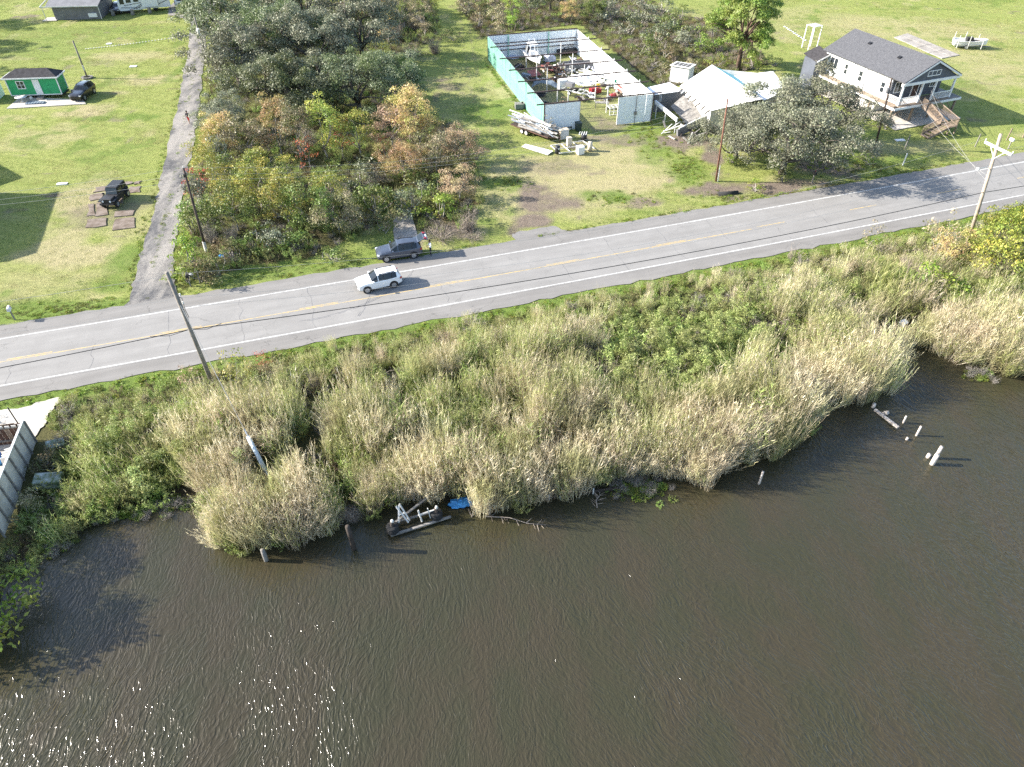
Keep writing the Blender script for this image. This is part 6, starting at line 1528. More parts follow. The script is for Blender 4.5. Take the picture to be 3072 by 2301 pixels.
for (k, p, s, lab) in (('twig0', (-7.50, 67.94), 1.0, 'dry arching grass and twig mound beside the driveway'), ('twig1', (-4.73, 69.52), 1.05, 'pinkish bare twig bush behind the dry mound'), ('twig0', (-4.12, 67.73), .7, 'low dry twig heap at the roadside'),
        ('twig2', (-29.94, 76.55), .9, 'pale bare stems inside the broad yellow tree'), ('twig1', (-26.90, 79.99), 1.1, 'grey bare stems right of the broad yellow tree'), ('twig2', (-19.37, 75.72), .9, 'bare stems beside the yellow topped tree'), ('twig1', (-26.61, 91.73), 1.1, 'bare stems below the dark oaks'), ('twig2', (-36.83, 90.65), 1.0, 'bare stems between the lane side orange trees'), ('twig1', (-14.38, 88.57), 1.0, 'bare stems under the three orange trees'), ('twig2', (-8.53, 90.65), 1.0, 'bare leaning stems above the broad rust tree'), ('twig1', (-17.99, 145.86), 1.4, 'pale bare saplings at the top of the wood'), ('twig1', (-20.99, 139.45), 1.4, 'pinkish bare saplings at the top of the wood'), ('twig2', (-31.47, 66.68), .8, 'grey dead brush right of the roadside pole'), ('twig2', (-29.36, 66.68), .8, 'tangled dry brush under the green young tree'), ('twig0', (-17.04, 130.65), 1.3, 'pale felled branches at the left of the mown strip'), ('twig1', (-13.37, 131.59), 1.2, 'bare pale branch fan at the top of the mown strip'),
        ('twig2', (-39.90, 101.00), 1.0, 'bare grey branches under the lane side oak'), ('twig2', (-40.75, 96.20), .6, 'bare twigs beside the lane below the walker'), ('twig2', (-16.55, 79.99), .7, 'dead branches above the shaded hollow'), ('twig1', (-10.51, 83.65), 1.0, 'bare grey stems between the broad orange trees'), ('twig0', (-17.94, 79.99), .8, 'fallen dry branches in the shaded hollow')):
    plant(k, p, s, None, lab, 'brush', 'bare brush in the wood')
# behind and beside the warehouse
for (k, p, s, mm, lab) in (
    ('slim1', (0.56, 145.42), 1.35, L['bright'], 'tall bright green tree behind the warehouse back wall'),
    ('slim0', (3.53, 152.77), 1.4, L['oak'], 'dark tree right of the bright green one behind the warehouse'),
    ('oak1', (7.75, 160.22), .8, L['oak'], 'dark broad tree behind the warehouse'),
    ('slim0', (11.28, 149.25), .95, L['orange'], 'orange young tree behind the warehouse right corner'),
    ('wide0', (15.61, 152.77), .8, L['green'], 'green bushy tree at the warehouse back right corner'),
    ('slim1', (-6.61, 162.84), 1.1, L['tan'], 'pale thin tree at the top edge left of the dark trees'),
    ('oak1', (1.80, 180.19), .8, L['oak'], 'dark tree cut by the top edge behind the warehouse'),
    ('oak0', (23.19, 177.09), .8, L['oakpale'], 'grey tree cut by the top edge right of the warehouse'),
    ('oak1', (15.52, 183.38), .75, L['oak'], 'dark green tree cut by the top edge above the orange one')):
    plant(k, p, s, mm, lab, 'tree', 'trees behind the warehouse')
k = 0
for (kk, p, s, mm, lab) in (
    ('bush0', (19.21, 152.77), 1.9, 'oakpale', 'grey green bush right of the warehouse back corner'), ('bush1', (21.38, 143.67), 1.9, 'oak', 'dark green bush in the thicket beside the warehouse'), ('bush0', (25.09, 150.41), 1.9, 'oakpale', 'pale bush at the back of the warehouse thicket'),
    ('bush1', (26.33, 139.45), 1.9, 'oak', 'dark bush in the middle of the warehouse thicket'), ('bush0', (30.45, 145.86), 1.8, 'green', 'green bush at the back of the thicket left of the small pine'), ('bush1', (22.81, 131.59), 1.6, 'green', 'green bush next to the white warehouse wall'),
    ('bush0', (26.56, 129.73), 1.6, 'under', 'brown bush in the thicket right of the warehouse'), ('bush1', (31.04, 135.43), 1.6, 'oakpale', 'grey bush left of the pine in the thicket'), ('bush1', (30.64, 158.94), 1.7, 'oak', 'dark bush at the back edge of the mown field'),
    ('bush3', (25.01, 120.22), 1.5, 'tan', 'low tan brush behind the small roof of the cottage'), ('bush3', (28.55, 121.87), 1.4, 'tan', 'low dry brush behind the breeze block hut'), ('bush3', (23.35, 123.55), 1.5, 'under', 'low dull brush along the warehouse right wall'),
    ('bush0', (33.62, 133.48), 1.5, 'pine', 'young pine bush left of the tall pine'), ('bush3', (33.82, 123.55), 1.5, 'bright', 'low bright green brush at the pine foot, left'), ('bush3', (39.88, 123.55), 1.5, 'bright', 'low bright green brush at the pine foot, right'), ('bush3', (43.65, 125.27), 1.3, 'green', 'low green brush behind the second white roof'),
    ('bush2', (37.08, 141.54), 1.3, 'pine', 'upright young pine left of the tall pine')):
    plant(kk, p, s, L[mm], lab, 'bush', 'thicket beside the warehouse')
plant('pine0'.rstrip('0'), (37.17, 123.04), 1.0, L['pine'], 'tall spreading pine with open dark limbs behind the white roofs', 'tree', None, .6, bark=M_PINEBARK)
GR = 'grey oaks in front of the white house'
for (k, p, s, lab) in (('oak3', (28.39, 87.55), .70, 'grey oak left of the group, behind the rust coloured pole'), ('oak3', (33.23, 83.65), 1.05, 'large grey oak beside the road, front of the group'), ('oak3', (40.34, 94.48), .95, 'grey oak nearest the white house stilts'), ('oak1', (34.13, 93.92), .95, 'grey oak behind the front one, against the white roofs')):
    plant(k, p, s * 1.12, L['oakpale'], lab, 'tree', GR)
for (kk, p, s, mm, lab) in (('bush3', (28.98, 79.11), .9, 'bright', 'bright green low bush at the foot of the rust coloured pole'), ('bush3', (32.70, 81.79), 1.0, 'green', 'low green bush under the roadside oak'), ('bush3', (45.21, 86.55), 1.0, 'green', 'low dark green bush right of the roadside oak'), ('bush3', (27.64, 87.05), .9, 'bright', 'green scrub left of the grey oaks'),
        ('bush3', (50.75, 98.80), .62, 'bright', 'rounded yellow green bush at the white house slab, left'), ('bush3', (51.67, 97.84), .62, 'yellow', 'rounded yellow green bush at the white house slab, right')):
    plant(kk, p, s, L[mm], lab, 'bush')
# along the bank
plant('slim0', (47.05, 61.76), 1.35, L['bright'], 'yellow green tree by the right edge of the bank', 'tree', None); plant('slim2', (47.78, 59.92), 1.5, L['yellow'], 'yellow green tree cut by the right edge', 'tree', None)
plant('slim1', (49.86, 64.00), 1.05, L['bright'], 'green tree behind the yellow one at the right edge', 'tree', None)
plant('slim2', (44.16, 62.39), .95, L['orange'], 'pale orange sapling just left of the crossarm pole', 'sapling', None, bark=M_PALEBARK); plant('thin0', (42.46, 62.70), 1.6, L['tan'], 'thin beige sapling standing against the road', 'sapling', None, bark=M_PALEBARK)
plant('thin0', (36.73, 64.99), 1.0, L['tan'], 'faint leafless sapling left of the beige one on the bank', 'sapling', None, bark=M_PALEBARK)
plant('bush0', (40.20, 56.18), 1.75, L['bright'], 'bright yellow green bush on the right bank', 'bush'); plant('bush0', (33.21, 59.03), 1.0, L['under'], 'dark bush on the bank where the reeds end', 'bush')
plant('bush0', (36.72, 57.30), 1.4, L['green'], 'green bush left of the bright bush on the right bank', 'bush'); plant('bush1', (45.89, 58.44), 1.1, L['under'], 'brown scrub below the crossarm pole', 'bush')
plant('bush1', (46.67, 62.70), 1.0, L['orange'], 'rusty scrub at the foot of the crossarm pole', 'bush')
plant('thin0', (-22.17, 43.58), 1.15, L['yellow'], 'yellow green sapling beside the near utility pole', 'sapling', None, bark=M_PALEBARK); plant('thin0', (-25.96, 43.58), .75, L['rust'], 'rust leaved sapling left of the near utility pole', 'sapling', None)
plant('thin0', (-20.48, 45.89), .6, L['red'], 'small red leaved sapling at the road edge', 'sapling', None)
plant('bush1', (-33.28, 35.04), .8, L['under'], 'brown dying bush against the grey sheet fence', 'bush'); plant('bush1', (-32.83, 31.09), .8, L['tan'], 'pale orange and green bush along the grey sheet fence', 'bush')
plant('bush3', (-8.27, 32.37), .7, L['bright'], 'bright green bush above the wrecked boat frame', 'bush', z=-.5); plant('twig1', (-10.88, 30.95), .55, None, 'grey dead bush over the water left of the boat frame', 'brush', z=-.9); plant('twig1', (-11.85, 30.66), .5, None, 'grey dead twigs hanging over the water', 'brush', z=-.9)
plant('twig1', (-20.92, 32.54), .6, None, 'grey dead bush at the left corner of the reed point', 'brush', z=-.7)
plant('bush0', (-30.86, 22.43), 1.75, L['bright'], 'bright green bush leaning over the water at the lower left edge', 'bush', z=-.8)
plant('bush2', (-31.98, 23.19), 1.5, L['bright'], 'taller green bush behind the bright one at the lower left edge', 'bush', z=-.8)
plant('wide0', (-38.90, 25.50), 1.25, L['bright'], 'green tree at the lower left edge shading the cove', 'tree', z=-.6)
plant('oak1', (-41.08, 25.90), 1.0, L['green'], 'larger tree at the lower left edge shading the cove', 'tree', z=-.3)
plant('twig2', (46.67, 59.03), .8, None, 'grey bare snag bush right of the crossarm pole', 'brush'); plant('twig1', (38.90, 60.22), 1.0, None, 'pale leaning dead stems on the right bank', 'brush')
# single reed clumps standing out at the waterline
big = [reed_clump('reed_big_a', 61, 4.2, .95, 210, 8, .3, .6, None, .026, .5), reed_clump('reed_big_b', 62, 3.9, 1.15, 230, 8, .28, .6, None, .026, .5)]
for i, (p, s, lab) in enumerate((((29.29, 45.12), 1.05, 'pale reed clump at the far right point of the reed bed'), ((30.43, 46.73), .95, 'pale reed clump just behind the far right point'), ((20.69, 38.33), .95, 'pale reed clump fanning over the water in the middle of the right shore'), ((20.73, 40.51), 1.0, 'reed clump behind the fanning clump'),
        ((13.49, 35.94), 1.05, 'large pale reed clump at the water left of the lone white piling'), ((11.45, 36.42), 1.0, 'pale reed clump beside the floating weed mat'), ((-17.75, 29.47), 1.05, 'golden reed clump at the left point above the grey piling'), ((-15.77, 29.67), .95, 'reed clump on the left point, right of the golden one'), ((-18.96, 30.71), .9, 'reed clump at the left corner of the point'),
        ((-0.85, 32.93), .9, 'reed clump beside the brown piling'), ((41.87, 47.97), .95, 'pale reed clump by the right edge of the shore'), ((39.29, 49.94), .95, 'pale reed clump right of the inlet'))):
    o = link('reed_clump', big[i % 2]); o.location = (*p, WATER_Z - .05 if s else 0); o.scale = (s,) * 3; o.rotation_euler = (rt.uniform(.02, .12), rt.uniform(-.03, .1), rt.uniform(0, 6)); tag(o, lab, 'reed clump', 'reed clumps along the waterline')
# undergrowth under the wood
x_, y_ = jitter_grid((-60, 62, 20, 190), .95, rng)
for nm, zn, lab in (('wood_undergrowth', WOODS, 'mixed low undergrowth covering the floor of the wood'), ('thicket_undergrowth', BACKWOODS, 'brown and green undergrowth behind the warehouse')):
    if nm[0] == 't': x_, y_ = jitter_grid((-10, 95, 75, 190), 1.0, rng)
    k_ = inside(x_, y_, zn); a, b = x_[k_], y_[k_]; N = len(a)
    DRV = [(-12.85, 66.68), (-13.89, 73.31), (-11.17, 74.10), (-9.34, 66.68)]
    keep = ~inside(a, b, DRV); a, b = a[keep], b[keep]; N = len(a)
    scatter(nm, np.stack([a, b, ground_z(a, b)], 1), np.stack([rng.normal(0, .1, N), rng.normal(0, .1, N), rng.uniform(0, 6.28, N)], 1), rng.uniform(.35, .8, N), rng.integers(0, 5, N),
            [S_DEAD[2], S_WEED[1], S_DEAD[0], weed_clump('under_' + nm, 55, 1.0, .6, 34, 8, .2, ML['under'], .4), S_WEED[2] if nm[0] == 'w' else S_DEAD[1]], lab, 'undergrowth')
# taller grass at the lane edges, ditch and verge beyond the road
pts = []
for a, b in zip(LANE_L[1:9], LANE_L[2:10]):
    for t in np.linspace(0, 1, 30): pts.append((a[0] + (b[0] - a[0]) * t + rng.normal(-.35, .3), a[1] + (b[1] - a[1]) * t))
for a, b in zip(LANE_R[1:9], LANE_R[2:10]):
    for t in np.linspace(0, 1, 90): pts.append((a[0] + (b[0] - a[0]) * t + rng.normal(.5, .4), a[1] + (b[1] - a[1]) * t))
for a, b in zip(mid_l[:-1], mid_l[1:]):
    for t in np.linspace(0, 1, 26): pts.append((a[0] + (b[0] - a[0]) * t + rng.normal(0, .2), a[1] + (b[1] - a[1]) * t))
for x in np.arange(-47, 60, .16):
    if (-35.5 < x < -28.5) or (-13.2 < x < -8.6) or (-1.5 < x < 4.5): continue
    o_ = rng.uniform(5.5, 8.5 if x < -8 else 6.4); pts.append(road_pt(x, o_))
for t in np.linspace(0, 1, 150): a = (-3.56, 125.09); b = (2.68, 102.90); pts.append((a[0] + (b[0] - a[0]) * t - rng.uniform(.2, .8), a[1] + (b[1] - a[1]) * t))
for c, rx, ry, k_ in (((-0.24, 81.79), 3, 2, 90), ((12.16, 76.97), 4, 1.5, 90), ((21.87, 85.57), 2.5, 5, 220), ((19.28, 96.20), 3, 5, 160), ((-40.42, 54.81), 9, 1.3, 260), ((42.75, 85.57), 6, 2.0, 260), ((0.47, 114.73), .8, 9, 120), ((25.04, 77.39), 3, 1.2, 100)):
    for _ in range(k_): pts.append((c[0] + rng.normal() * rx * .6, c[1] + rng.normal() * ry * .6))
pts = np.array(pts); pts = pts[road_off(pts[:, 0], pts[:, 1]) > 5.75]; N = len(pts)
scatter('tall_grass', np.stack([pts[:, 0], pts[:, 1], ground_z(pts[:, 0], pts[:, 1])], 1), np.stack([np.zeros(N), np.zeros(N), rng.uniform(0, 6.28, N)], 1), rng.uniform(.18, .5, N), rng.integers(0, 4, N), S_LOW, 'uncut green grass along the lane, ditch and far road edge', 'grass')

# short mown grass over the lawns, thin where the ground is bare
lx, ly = jitter_grid((-112, 55, 118, 172), .78, rng)
fr_ = np.abs(lx) < (ly * .755 + 25.2) * .74
ok = fr_ & (road_off(lx, ly) > 5.9) & ~inside(lx, ly, LANE) & ~inside(lx, ly, WOODS) & ~inside(lx, ly, BACKWOODS)
WHQ = [(4.33, 96.55), (19.40, 100.75), (12.01, 132.72), (-3.73, 127.56)]
ok &= ~inside(lx, ly, WHQ)
ok &= ~((lx > 46) & (lx < 66) & (ly > 96) & (ly < 118) & ((ly - 99.1) * .93 - (lx - 52.8) * .37 > -2) & ((ly - 99.1) * .93 - (lx - 52.8) * .37 < 17))
ok &= ~((lx > -75.5) & (lx < -61.5) & (ly > 104.5) & (ly < 112)) & ~((lx > -48.5) & (lx < -40) & (ly > 70.3) & (ly < 81) & (rng.random(len(lx)) < .8)) & ~((lx > 69) & (lx < 78) & (ly > 128) & (ly < 144.5))
lx, ly = lx[ok], ly[ok]
bare = np.maximum.reduce([ell(lx, ly, (2.41, 74.10), 3.2, 6.5, 31, 0.3), ell(lx, ly, (3.98, 75.72), 3.5, 3.5, 32), ell(lx, ly, (30.40, 79.99), 9, 2.6, 39), ell(lx, ly, (25.85, 88.57), 1.6, 7, 37), ell(lx, ly, (13.14, 93.92), 4, 2.4, 35), ell(lx, ly, (10.52, 84.60), 11, 9, 36) * .85, ell(lx, ly, (22.52, 93.92), 4.5, 4, 41)])
k_ = rng.random(len(lx)) > bare * .9 + .12; lx, ly = lx[k_], ly[k_]; N = len(lx)
G_LAWN = leaf_mat('lawn_blade', [(0.11, 0.165, 0.028), (0.20, 0.265, 0.052), (0.33, 0.37, 0.11)], (0.38, 0.34, 0.16), 0.11, 0.35, 0.6, 0.2, True, .44, .62)
scatter('lawn_grass', np.stack([lx, ly, ground_z(lx, ly)], 1), np.stack([np.zeros(N), np.zeros(N), rng.uniform(0, 6.28, N)], 1), rng.uniform(.6, 1.3, N) * np.where(vnoise(lx, ly, 6, 44) > .5, 1.0, .7), rng.integers(0, 3, N),
        [tuft('lawn_%d' % i, 200 + i, .10 + .03 * i, .5, 90, G_LAWN, .03) for i in range(3)], 'short green lawn grass on both sides of the lane and around the houses', 'grass')
print('lawn', N)

# ---------------------------------------------------------------- smaller things
M_BLUE = mat('blue_plastic', (0.03, 0.12, 0.42), .5, .3, 3); M_TARP = mat('blue_tarp', (0.05, 0.25, 0.55), .6, .4, 4); M_PURP = mat('purple_bin', (0.07, 0.05, 0.22), .5, .2, 3)
M_REDP = mat('red_plastic', (0.30, 0.03, 0.035), .5, .4, 3); M_YEL = mat('yellow_plastic', (0.55, 0.42, 0.04), .5, .25, 3); M_BEIGE = mat('beige_enamel', (0.56, 0.49, 0.38), .5, .25, 2); M_SALMON = mat('faded_red_sheet', (0.30, 0.10, 0.085), .8, .4, 2)
M_GBLUE = mat('blue_grey_sheet', (0.20, 0.25, 0.30), .55, .4, 1.5); M_TEAL = mat('green_roll', (0.03, 0.25, 0.16), .6, .3, 3); M_LILAC = mat('pale_cloth', (0.45, 0.47, 0.55), .9, .3, 3); M_DGREEN = mat('dark_green_bin', (0.03, 0.05, 0.045), .5, .3, 3)
M_MUDSLAB = mat('mud_stained_concrete', (0.20, 0.165, 0.14), .95, .5, 1.2, .1, c2=(.11, .085, .065), bump=.4)
rj = random.Random(21)
def one(name, mb, m_, label, cat_, p, rz=0.0, z=0.0, group=None, smooth=False, bevel=0.0):
    o = mb.build(name, m_, None, smooth, bevel); o.location = (p[0], p[1], z); o.rotation_euler = (0, 0, rz); return tag(o, label, cat_, group)
def crumple(r, seed, sz=(1, 1, .5), k=2):
    bm = bmesh.new(); bmesh.ops.create_icosphere(bm, subdivisions=k, radius=r); q = random.Random(seed)
    for v in bm.verts:
        f = q.uniform(.72, 1.2); v.co = Vector((v.co.x * sz[0] * f, v.co.y * sz[1] * f, max(-.02, v.co.z * sz[2] * f)))
    m = MB(); m.add([tuple(v.co) for v in bm.verts], [[v.index for v in f.verts] for f in bm.faces]); bm.free(); return m
WR = WRZ
# --- inside the warehouse
bt = thing('skiff', 'white open skiff with a tall pipe tower at the back of the warehouse', 'boat', (3.58, 126.14), WR + R(-88) + PI)
bt.rotation_euler = (0, 0, R(-72)); bt.location.z = .55
def hull(t, L=6.0, B=2.1, D=.75, m_=M_WHITE, inner=M_OLDWHITE):
    xs = [-.5, -.3, 0, .25, .4, .5]; hw = [.92, 1, 1, .78, .42, .02]; m = MB(); mi = MB(); R_ = []
    for x, w in zip(xs, hw): R_.append([(x * L, -w * B / 2, D + max(0, x) * .5), (x * L, -w * B * .36, .12 + max(0, x) * .5), (x * L, 0, max(0, x) * .55), (x * L, w * B * .36, .12 + max(0, x) * .5), (x * L, w * B / 2, D + max(0, x) * .5)])
    for i in range(5):
        for j in range(4): m.quad(R_[i][j], R_[i + 1][j], R_[i + 1][j + 1], R_[i][j + 1])
        a = R_[i]; b = R_[i + 1]
        for g_ in (0, 4): m.bar(a[g_], b[g_], .12, .06)
        z0 = D * .45; mi.quad((a[0][0], a[0][1] * .9, z0), (b[0][0], b[0][1] * .9, z0), (b[4][0], b[4][1] * .9, z0), (a[4][0], a[4][1] * .9, z0))
    m.add(R_[0], [(0, 1, 2, 3, 4)]); m.build('hull', m_, t); mi.build('deck', inner, t)
hull(bt, 6.2, 2.1)
m = MB()
for x in (-1.4, .3):
    for y in (-.75, .75): m.tube([(x, y, .6), (x * .8, y * .8, 2.4)], .05, 6)
m.box((-.5, 0, 2.42), (1.9, 1.4, .08)); m.tube([(-1.0, -.5, 2.45), (-1.0, -.5, 3.0), (-1.0, .5, 3.0), (-1.0, .5, 2.45)], .04, 6); m.tube([(-.1, -.5, 2.45), (-.1, -.5, 2.9), (-.1, .5, 2.9), (-.1, .5, 2.45)], .04, 6)
m.build('tower', M_WHITE, bt); MB().box((-.6, 0, .85), (.7, .9, .8)).build('console', M_WHITE, bt); MB().box((-3.2, 0, .8), (.4, .5, .9)).build('outboard', M_DARK, bt)
cw = thing('car_wreck', 'stripped dark car shell against the warehouse back wall', 'car wreck', (9.59, 131.21), WR + R(8))
m = MB(); m.box((0, 0, .55), (3.6, 1.6, .55)); m.build('body', M_PMATTE, cw, bevel=.08)
m = MB()
for y in (-.7, .7): m.tube([(-1.5, y, .8), (-.9, y, 1.35), (.5, y, 1.38), (1.3, y, .85)], .06, 6); m.bar((-.2, y, .8), (-.2, y, 1.36), .08)
m.bar((-.9, -.7, 1.35), (-.9, .7, 1.35), .08); m.bar((.5, -.7, 1.38), (.5, .7, 1.38), .08); m.build('roof_frame', M_PMATTE, cw)
one('tarp_bundle', crumple(1.0, 3, (1.3, .9, .6)), M_LILAC, 'crumpled pale blue bundle by the left warehouse wall', 'bundle', (-0.11, 129.18))
m = MB(); m.slab([(-.9, -1.3, .3), (.9, -1.2, .35), (.8, 1.3, .5), (-.8, 1.2, .45)], .04)
one('red_sheet', m, M_SALMON, 'faded red metal sheet lying inside the left warehouse wall', 'metal sheet', (3.55, 120.06), R(20))
one('cool_box', MB().box((0, 0, .3), (1.5, .6, .55)), M_GBLUE, 'long pale blue box by the left warehouse wall', 'box', (2.25, 119.09), R(-35), bevel=.05)
def trailer(name, label, p, rz, L=5, B=1.9, deck=None, wheels=1, m_=M_RUST, zz=.62):
    t = thing(name, label, 'trailer', p, rz); m = MB()
    for y in (-B / 2, B / 2): m.bar((-L / 2, y, zz), (L / 2, y, zz), .1, .14)
    for i in range(5): m.bar((-L / 2 + i * L / 4, -B / 2, zz), (-L / 2 + i * L / 4, B / 2, zz), .08, .1)
    m.bar((L / 2, -B / 2, zz), (L / 2 + 1.2, 0, zz), .08, .1); m.bar((L / 2, B / 2, zz), (L / 2 + 1.2, 0, zz), .08, .1); m.bar((L / 2 + 1.2, 0, 0), (L / 2 + 1.2, 0, zz), .07); m.build('frame', m_, t)
    for i in range(wheels):
        for y in (-B / 2 - .16, B / 2 + .16): wheel(t, -.3 - i * .8, y, .34, .2, M_OLDWHITE)
    if deck: MB().box((0, 0, zz + .1), (L, B, .05)).build('deck', deck, t)
    return t
trailer('rusty_trailer', 'rusty trailer heaped with scrap in the middle of the warehouse', (6.21, 121.87), WR + R(-62), 4.4, 1.9, M_DARKWOOD)
hp = thing('scrap_heap', 'rusty and white scrap heap lying on the rusty trailer', 'scrap heap', (*(6.46, 121.37), .75), WR)
for i in range(26): MB().box((rj.uniform(-2, 2), rj.uniform(-1.2, 1.0), rj.uniform(0, .5)), (rj.uniform(.3, 1.5), rj.uniform(.08, .5), rj.uniform(.04, .25)), rz=rj.uniform(0, 3), rx=rj.uniform(-.4, .4), ry=rj.uniform(-.4, .4)).build('scrap_piece', rj.choice([M_RUST, M_SALMON, M_OLDWHITE, M_GREYWOOD, M_BROWNWOOD]), hp)
one('white_bundle', crumple(1.1, 5, (1.0, .9, .9)), M_LILAC, 'pale tarpaulin covered load above the rusty trailer', 'covered load', (6.26, 127.20), 0, .2)
pr_ = thing('pipe_rack', 'rack of bent blue grey pipes by the left warehouse wall', 'pipes', (4.98, 114.43), WR + R(-28))
for i in range(12): MB().tube([(-1.8, -1.0 + i * .18, .2 + i * .02), (-.4, -1.0 + i * .18, .8 + rj.uniform(0, .3)), (1.2, -.9 + i * .17, .75), (2.1, -.8 + i * .14, .3)], .045, 6).build('pipe', M_GBLUE, pr_)
hs = thing('hose_coil', 'black hose coil on the floor at the front left of the warehouse', 'hose', (4.25, 110.61), 0)
for i in range(4): MB().tube([(math.cos(a) * (.7 + .06 * i), math.sin(a) * .6, .06 + .1 * i) for a in np.linspace(0, 2 * PI, 20)], .05, 6, False).build('coil', M_BLACK, hs)
one('white_cabinet', MB().box((0, 0, .75), (1.3, .9, 1.5)), M_WHITE, 'white cabinet standing near the front left warehouse posts', 'cabinet', (7.79, 113.53), WR, bevel=.03)
tr = trailer('boat_trailer', 'white boat trailer with a box standing in the warehouse front', (9.46, 111.48), WR + R(-50), 3.4, 1.6, None, 1, M_OLDWHITE)
one('steel_box', MB().box((0, 0, .35), (1.2, .9, .6)), M_GREYSIDE, 'grey box with a white lid on the white boat trailer', 'box', (8.92, 112.64), WR + R(-50), .7, bevel=.02)
one('white_heap', crumple(2.0, 7, (1.3, 1.2, .35), 3), M_WHITE, 'broad heap of white sheeting in the warehouse centre', 'sheeting', (11.46, 117.82), WR)
for i, (p, lab) in enumerate((((13.59, 119.09), 'long aluminium mast beside the white sheeting'), ((13.16, 118.45), 'second aluminium mast left of the first by the white sheeting'))): one('mast', MB().bar((-3.5, 0, .5), (3.5, 0, .7), .16, .22), M_ALU, lab, 'mast', p, WR + R(-62), 0, 'aluminium masts')
m = MB(); m.box((0, 0, .4), (5.6, 1.9, .5)); m.box((0, -.85, .75), (5.6, .12, .3)); m.box((0, .85, .75), (5.6, .12, .3)); one('grey_flatboat', m, M_GREYSIDE, 'flat grey boat hull lying across the warehouse middle', 'flatboat', (11.37, 123.89), WR + R(-4))
for i, (p, r_, m_, lab) in enumerate((((12.62, 128.64), 1.1, M_WHITE, 'white scrap heap by the back right warehouse wall'), ((10.46, 126.84), .8, M_LILAC, 'pale scrap pile near the skiff'), ((14.62, 124.40), .9, M_OLDWHITE, 'white scrap pile along the right warehouse wall'), ((15.73, 119.09), 1.0, M_OLDWHITE, 'pale junk pile against the right warehouse wall'), ((8.29, 120.06), .9, M_GREYWOOD, 'grey scrap pile right of the rusty trailer'), ((11.79, 110.18), .6, M_WHITE, 'white bags before the red bin'), ((15.92, 111.04), .8, M_BROWNWOOD, 'brown junk heap behind the white crate'), ((1.32, 123.55), .9, M_DARK, 'dark junk heap along the left warehouse wall'), ((2.96, 117.04), .8, M_PMATTE, 'black junk pile left of the pipe rack'), ((6.97, 117.04), .8, M_RUST, 'rusty junk pile behind the white cabinet'), ((9.75, 121.87), 1.0, M_OLDWHITE, 'pale junk pile between trailer and flat boat'), ((13.02, 121.87), .9, M_LILAC, 'blue white junk pile by the aluminium masts'), ((14.38, 115.03), .9, M_WHITE, 'white junk pile behind the yellow drum'), ((5.10, 106.45), .8, M_DARK, 'dark junk pile at the front left corner inside'), ((14.28, 108.92), .7, M_GREYSIDE, 'grey junk pile left of the red tank'), ((10.19, 108.92), .7, M_PMATTE, 'black junk under the white boat trailer'))):
    h_ = thing('junk_pile', lab, 'junk pile', p, rj.uniform(0, 3), 'junk piles in the warehouse')
    for j in range(17): MB().box((rj.gauss(0, r_ * .65), rj.gauss(0, r_ * .55), rj.uniform(.05, .55)), (rj.uniform(.3, 1.5) * r_, rj.uniform(.06, .35), rj.uniform(.03, .25)), rz=rj.uniform(0, 3), rx=rj.uniform(-.5, .5), ry=rj.uniform(-.5, .5)).build('scrap_piece', m_ if j % 3 else rj.choice([M_GREYWOOD, M_WHITE, M_RUST, M_DARK]), h_)
one('red_bin', MB().box((0, 0, .45), (1.1, .8, .9), taper=1.1), M_REDP, 'red bin at the warehouse front opening', 'bin', (12.43, 111.77), WR + R(10), bevel=.04); one('red_crate', MB().box((0, 0, .3), (.8, .6, .6)), M_REDP, 'red crate right of the red bin', 'crate', (13.23, 112.20), WR, bevel=.03)
one('yellow_can', MB().lathe([(.2, 0), (.33, .05), (.36, .5), (.2, .62), (.05, .64)], (0, 0, 0), 12), M_YEL, 'yellow plastic drum behind the red crate', 'drum', (13.25, 113.53), 0, .25, None, True)
one('green_roll', MB().tube([(-1.3, 0, 0), (1.3, .0, .05)], .24, 12), M_TEAL, 'green roll lying on the rusty orange rack', 'roll', (17.01, 113.53), WR + R(-2), 1.3, None, True)
rk = thing('orange_rack', 'rusty orange frame rack at the right warehouse wall', 'rack', (17.32, 111.77), WR)
for x in (-1.1, 1.1):
    for y in (-.6, .6): MB().bar((x, y, 0), (x, y, 1.1), .07).build('leg', M_SALMON, rk)
m = MB(); m.box((0, 0, 1.1), (2.4, 1.4, .07)); m.box((0, 0, .5), (2.4, 1.4, .05)); m.build('shelf', M_SALMON, rk)
one('red_tank', MB().tube([(-.5, 0, .3), (.5, 0, .3)], .28, 12), M_REDP, 'red tank lying before the orange rack', 'tank', (15.20, 110.04), WR + R(15), 0, None, True)
cr = thing('white_crate', 'white slatted crate inside the warehouse doorway', 'crate', (14.70, 103.54), WR)
for i in range(4): MB().bar((-.9 + i * .6, -.6, 0), (-.9 + i * .6, -.6, 1.0), .09).build('slat', M_OLDWHITE, cr); MB().bar((-.9 + i * .6, -.6, 1.0), (-.9 + i * .6, .6, 1.0), .09).build('slat', M_OLDWHITE, cr)
for z in (.05, .5, 1.0): MB().bar((-.95, -.62, z), (.95, -.62, z), .06, .1).build('slat', M_OLDWHITE, cr)
MB().bar((-.95, .6, 1.0), (.95, .6, 1.0), .1).build('slat', M_OLDWHITE, cr); MB().bar((-.95, 0, 1.0), (.95, 0, 1.0), .08).build('slat', M_OLDWHITE, cr)
tb_ = thing('work_table', 'grey wooden table in the warehouse doorway', 'table', (13.11, 105.51), WR + R(-20)); MB().box((0, 0, .85), (2.0, .8, .06)).build('table_top', M_GREYWOOD, tb_)
for x in (-.9, .9):
    for y in (-.33, .33): MB().bar((x, y, 0), (x, y, .84), .08).build('leg', M_GREYWOOD, tb_)
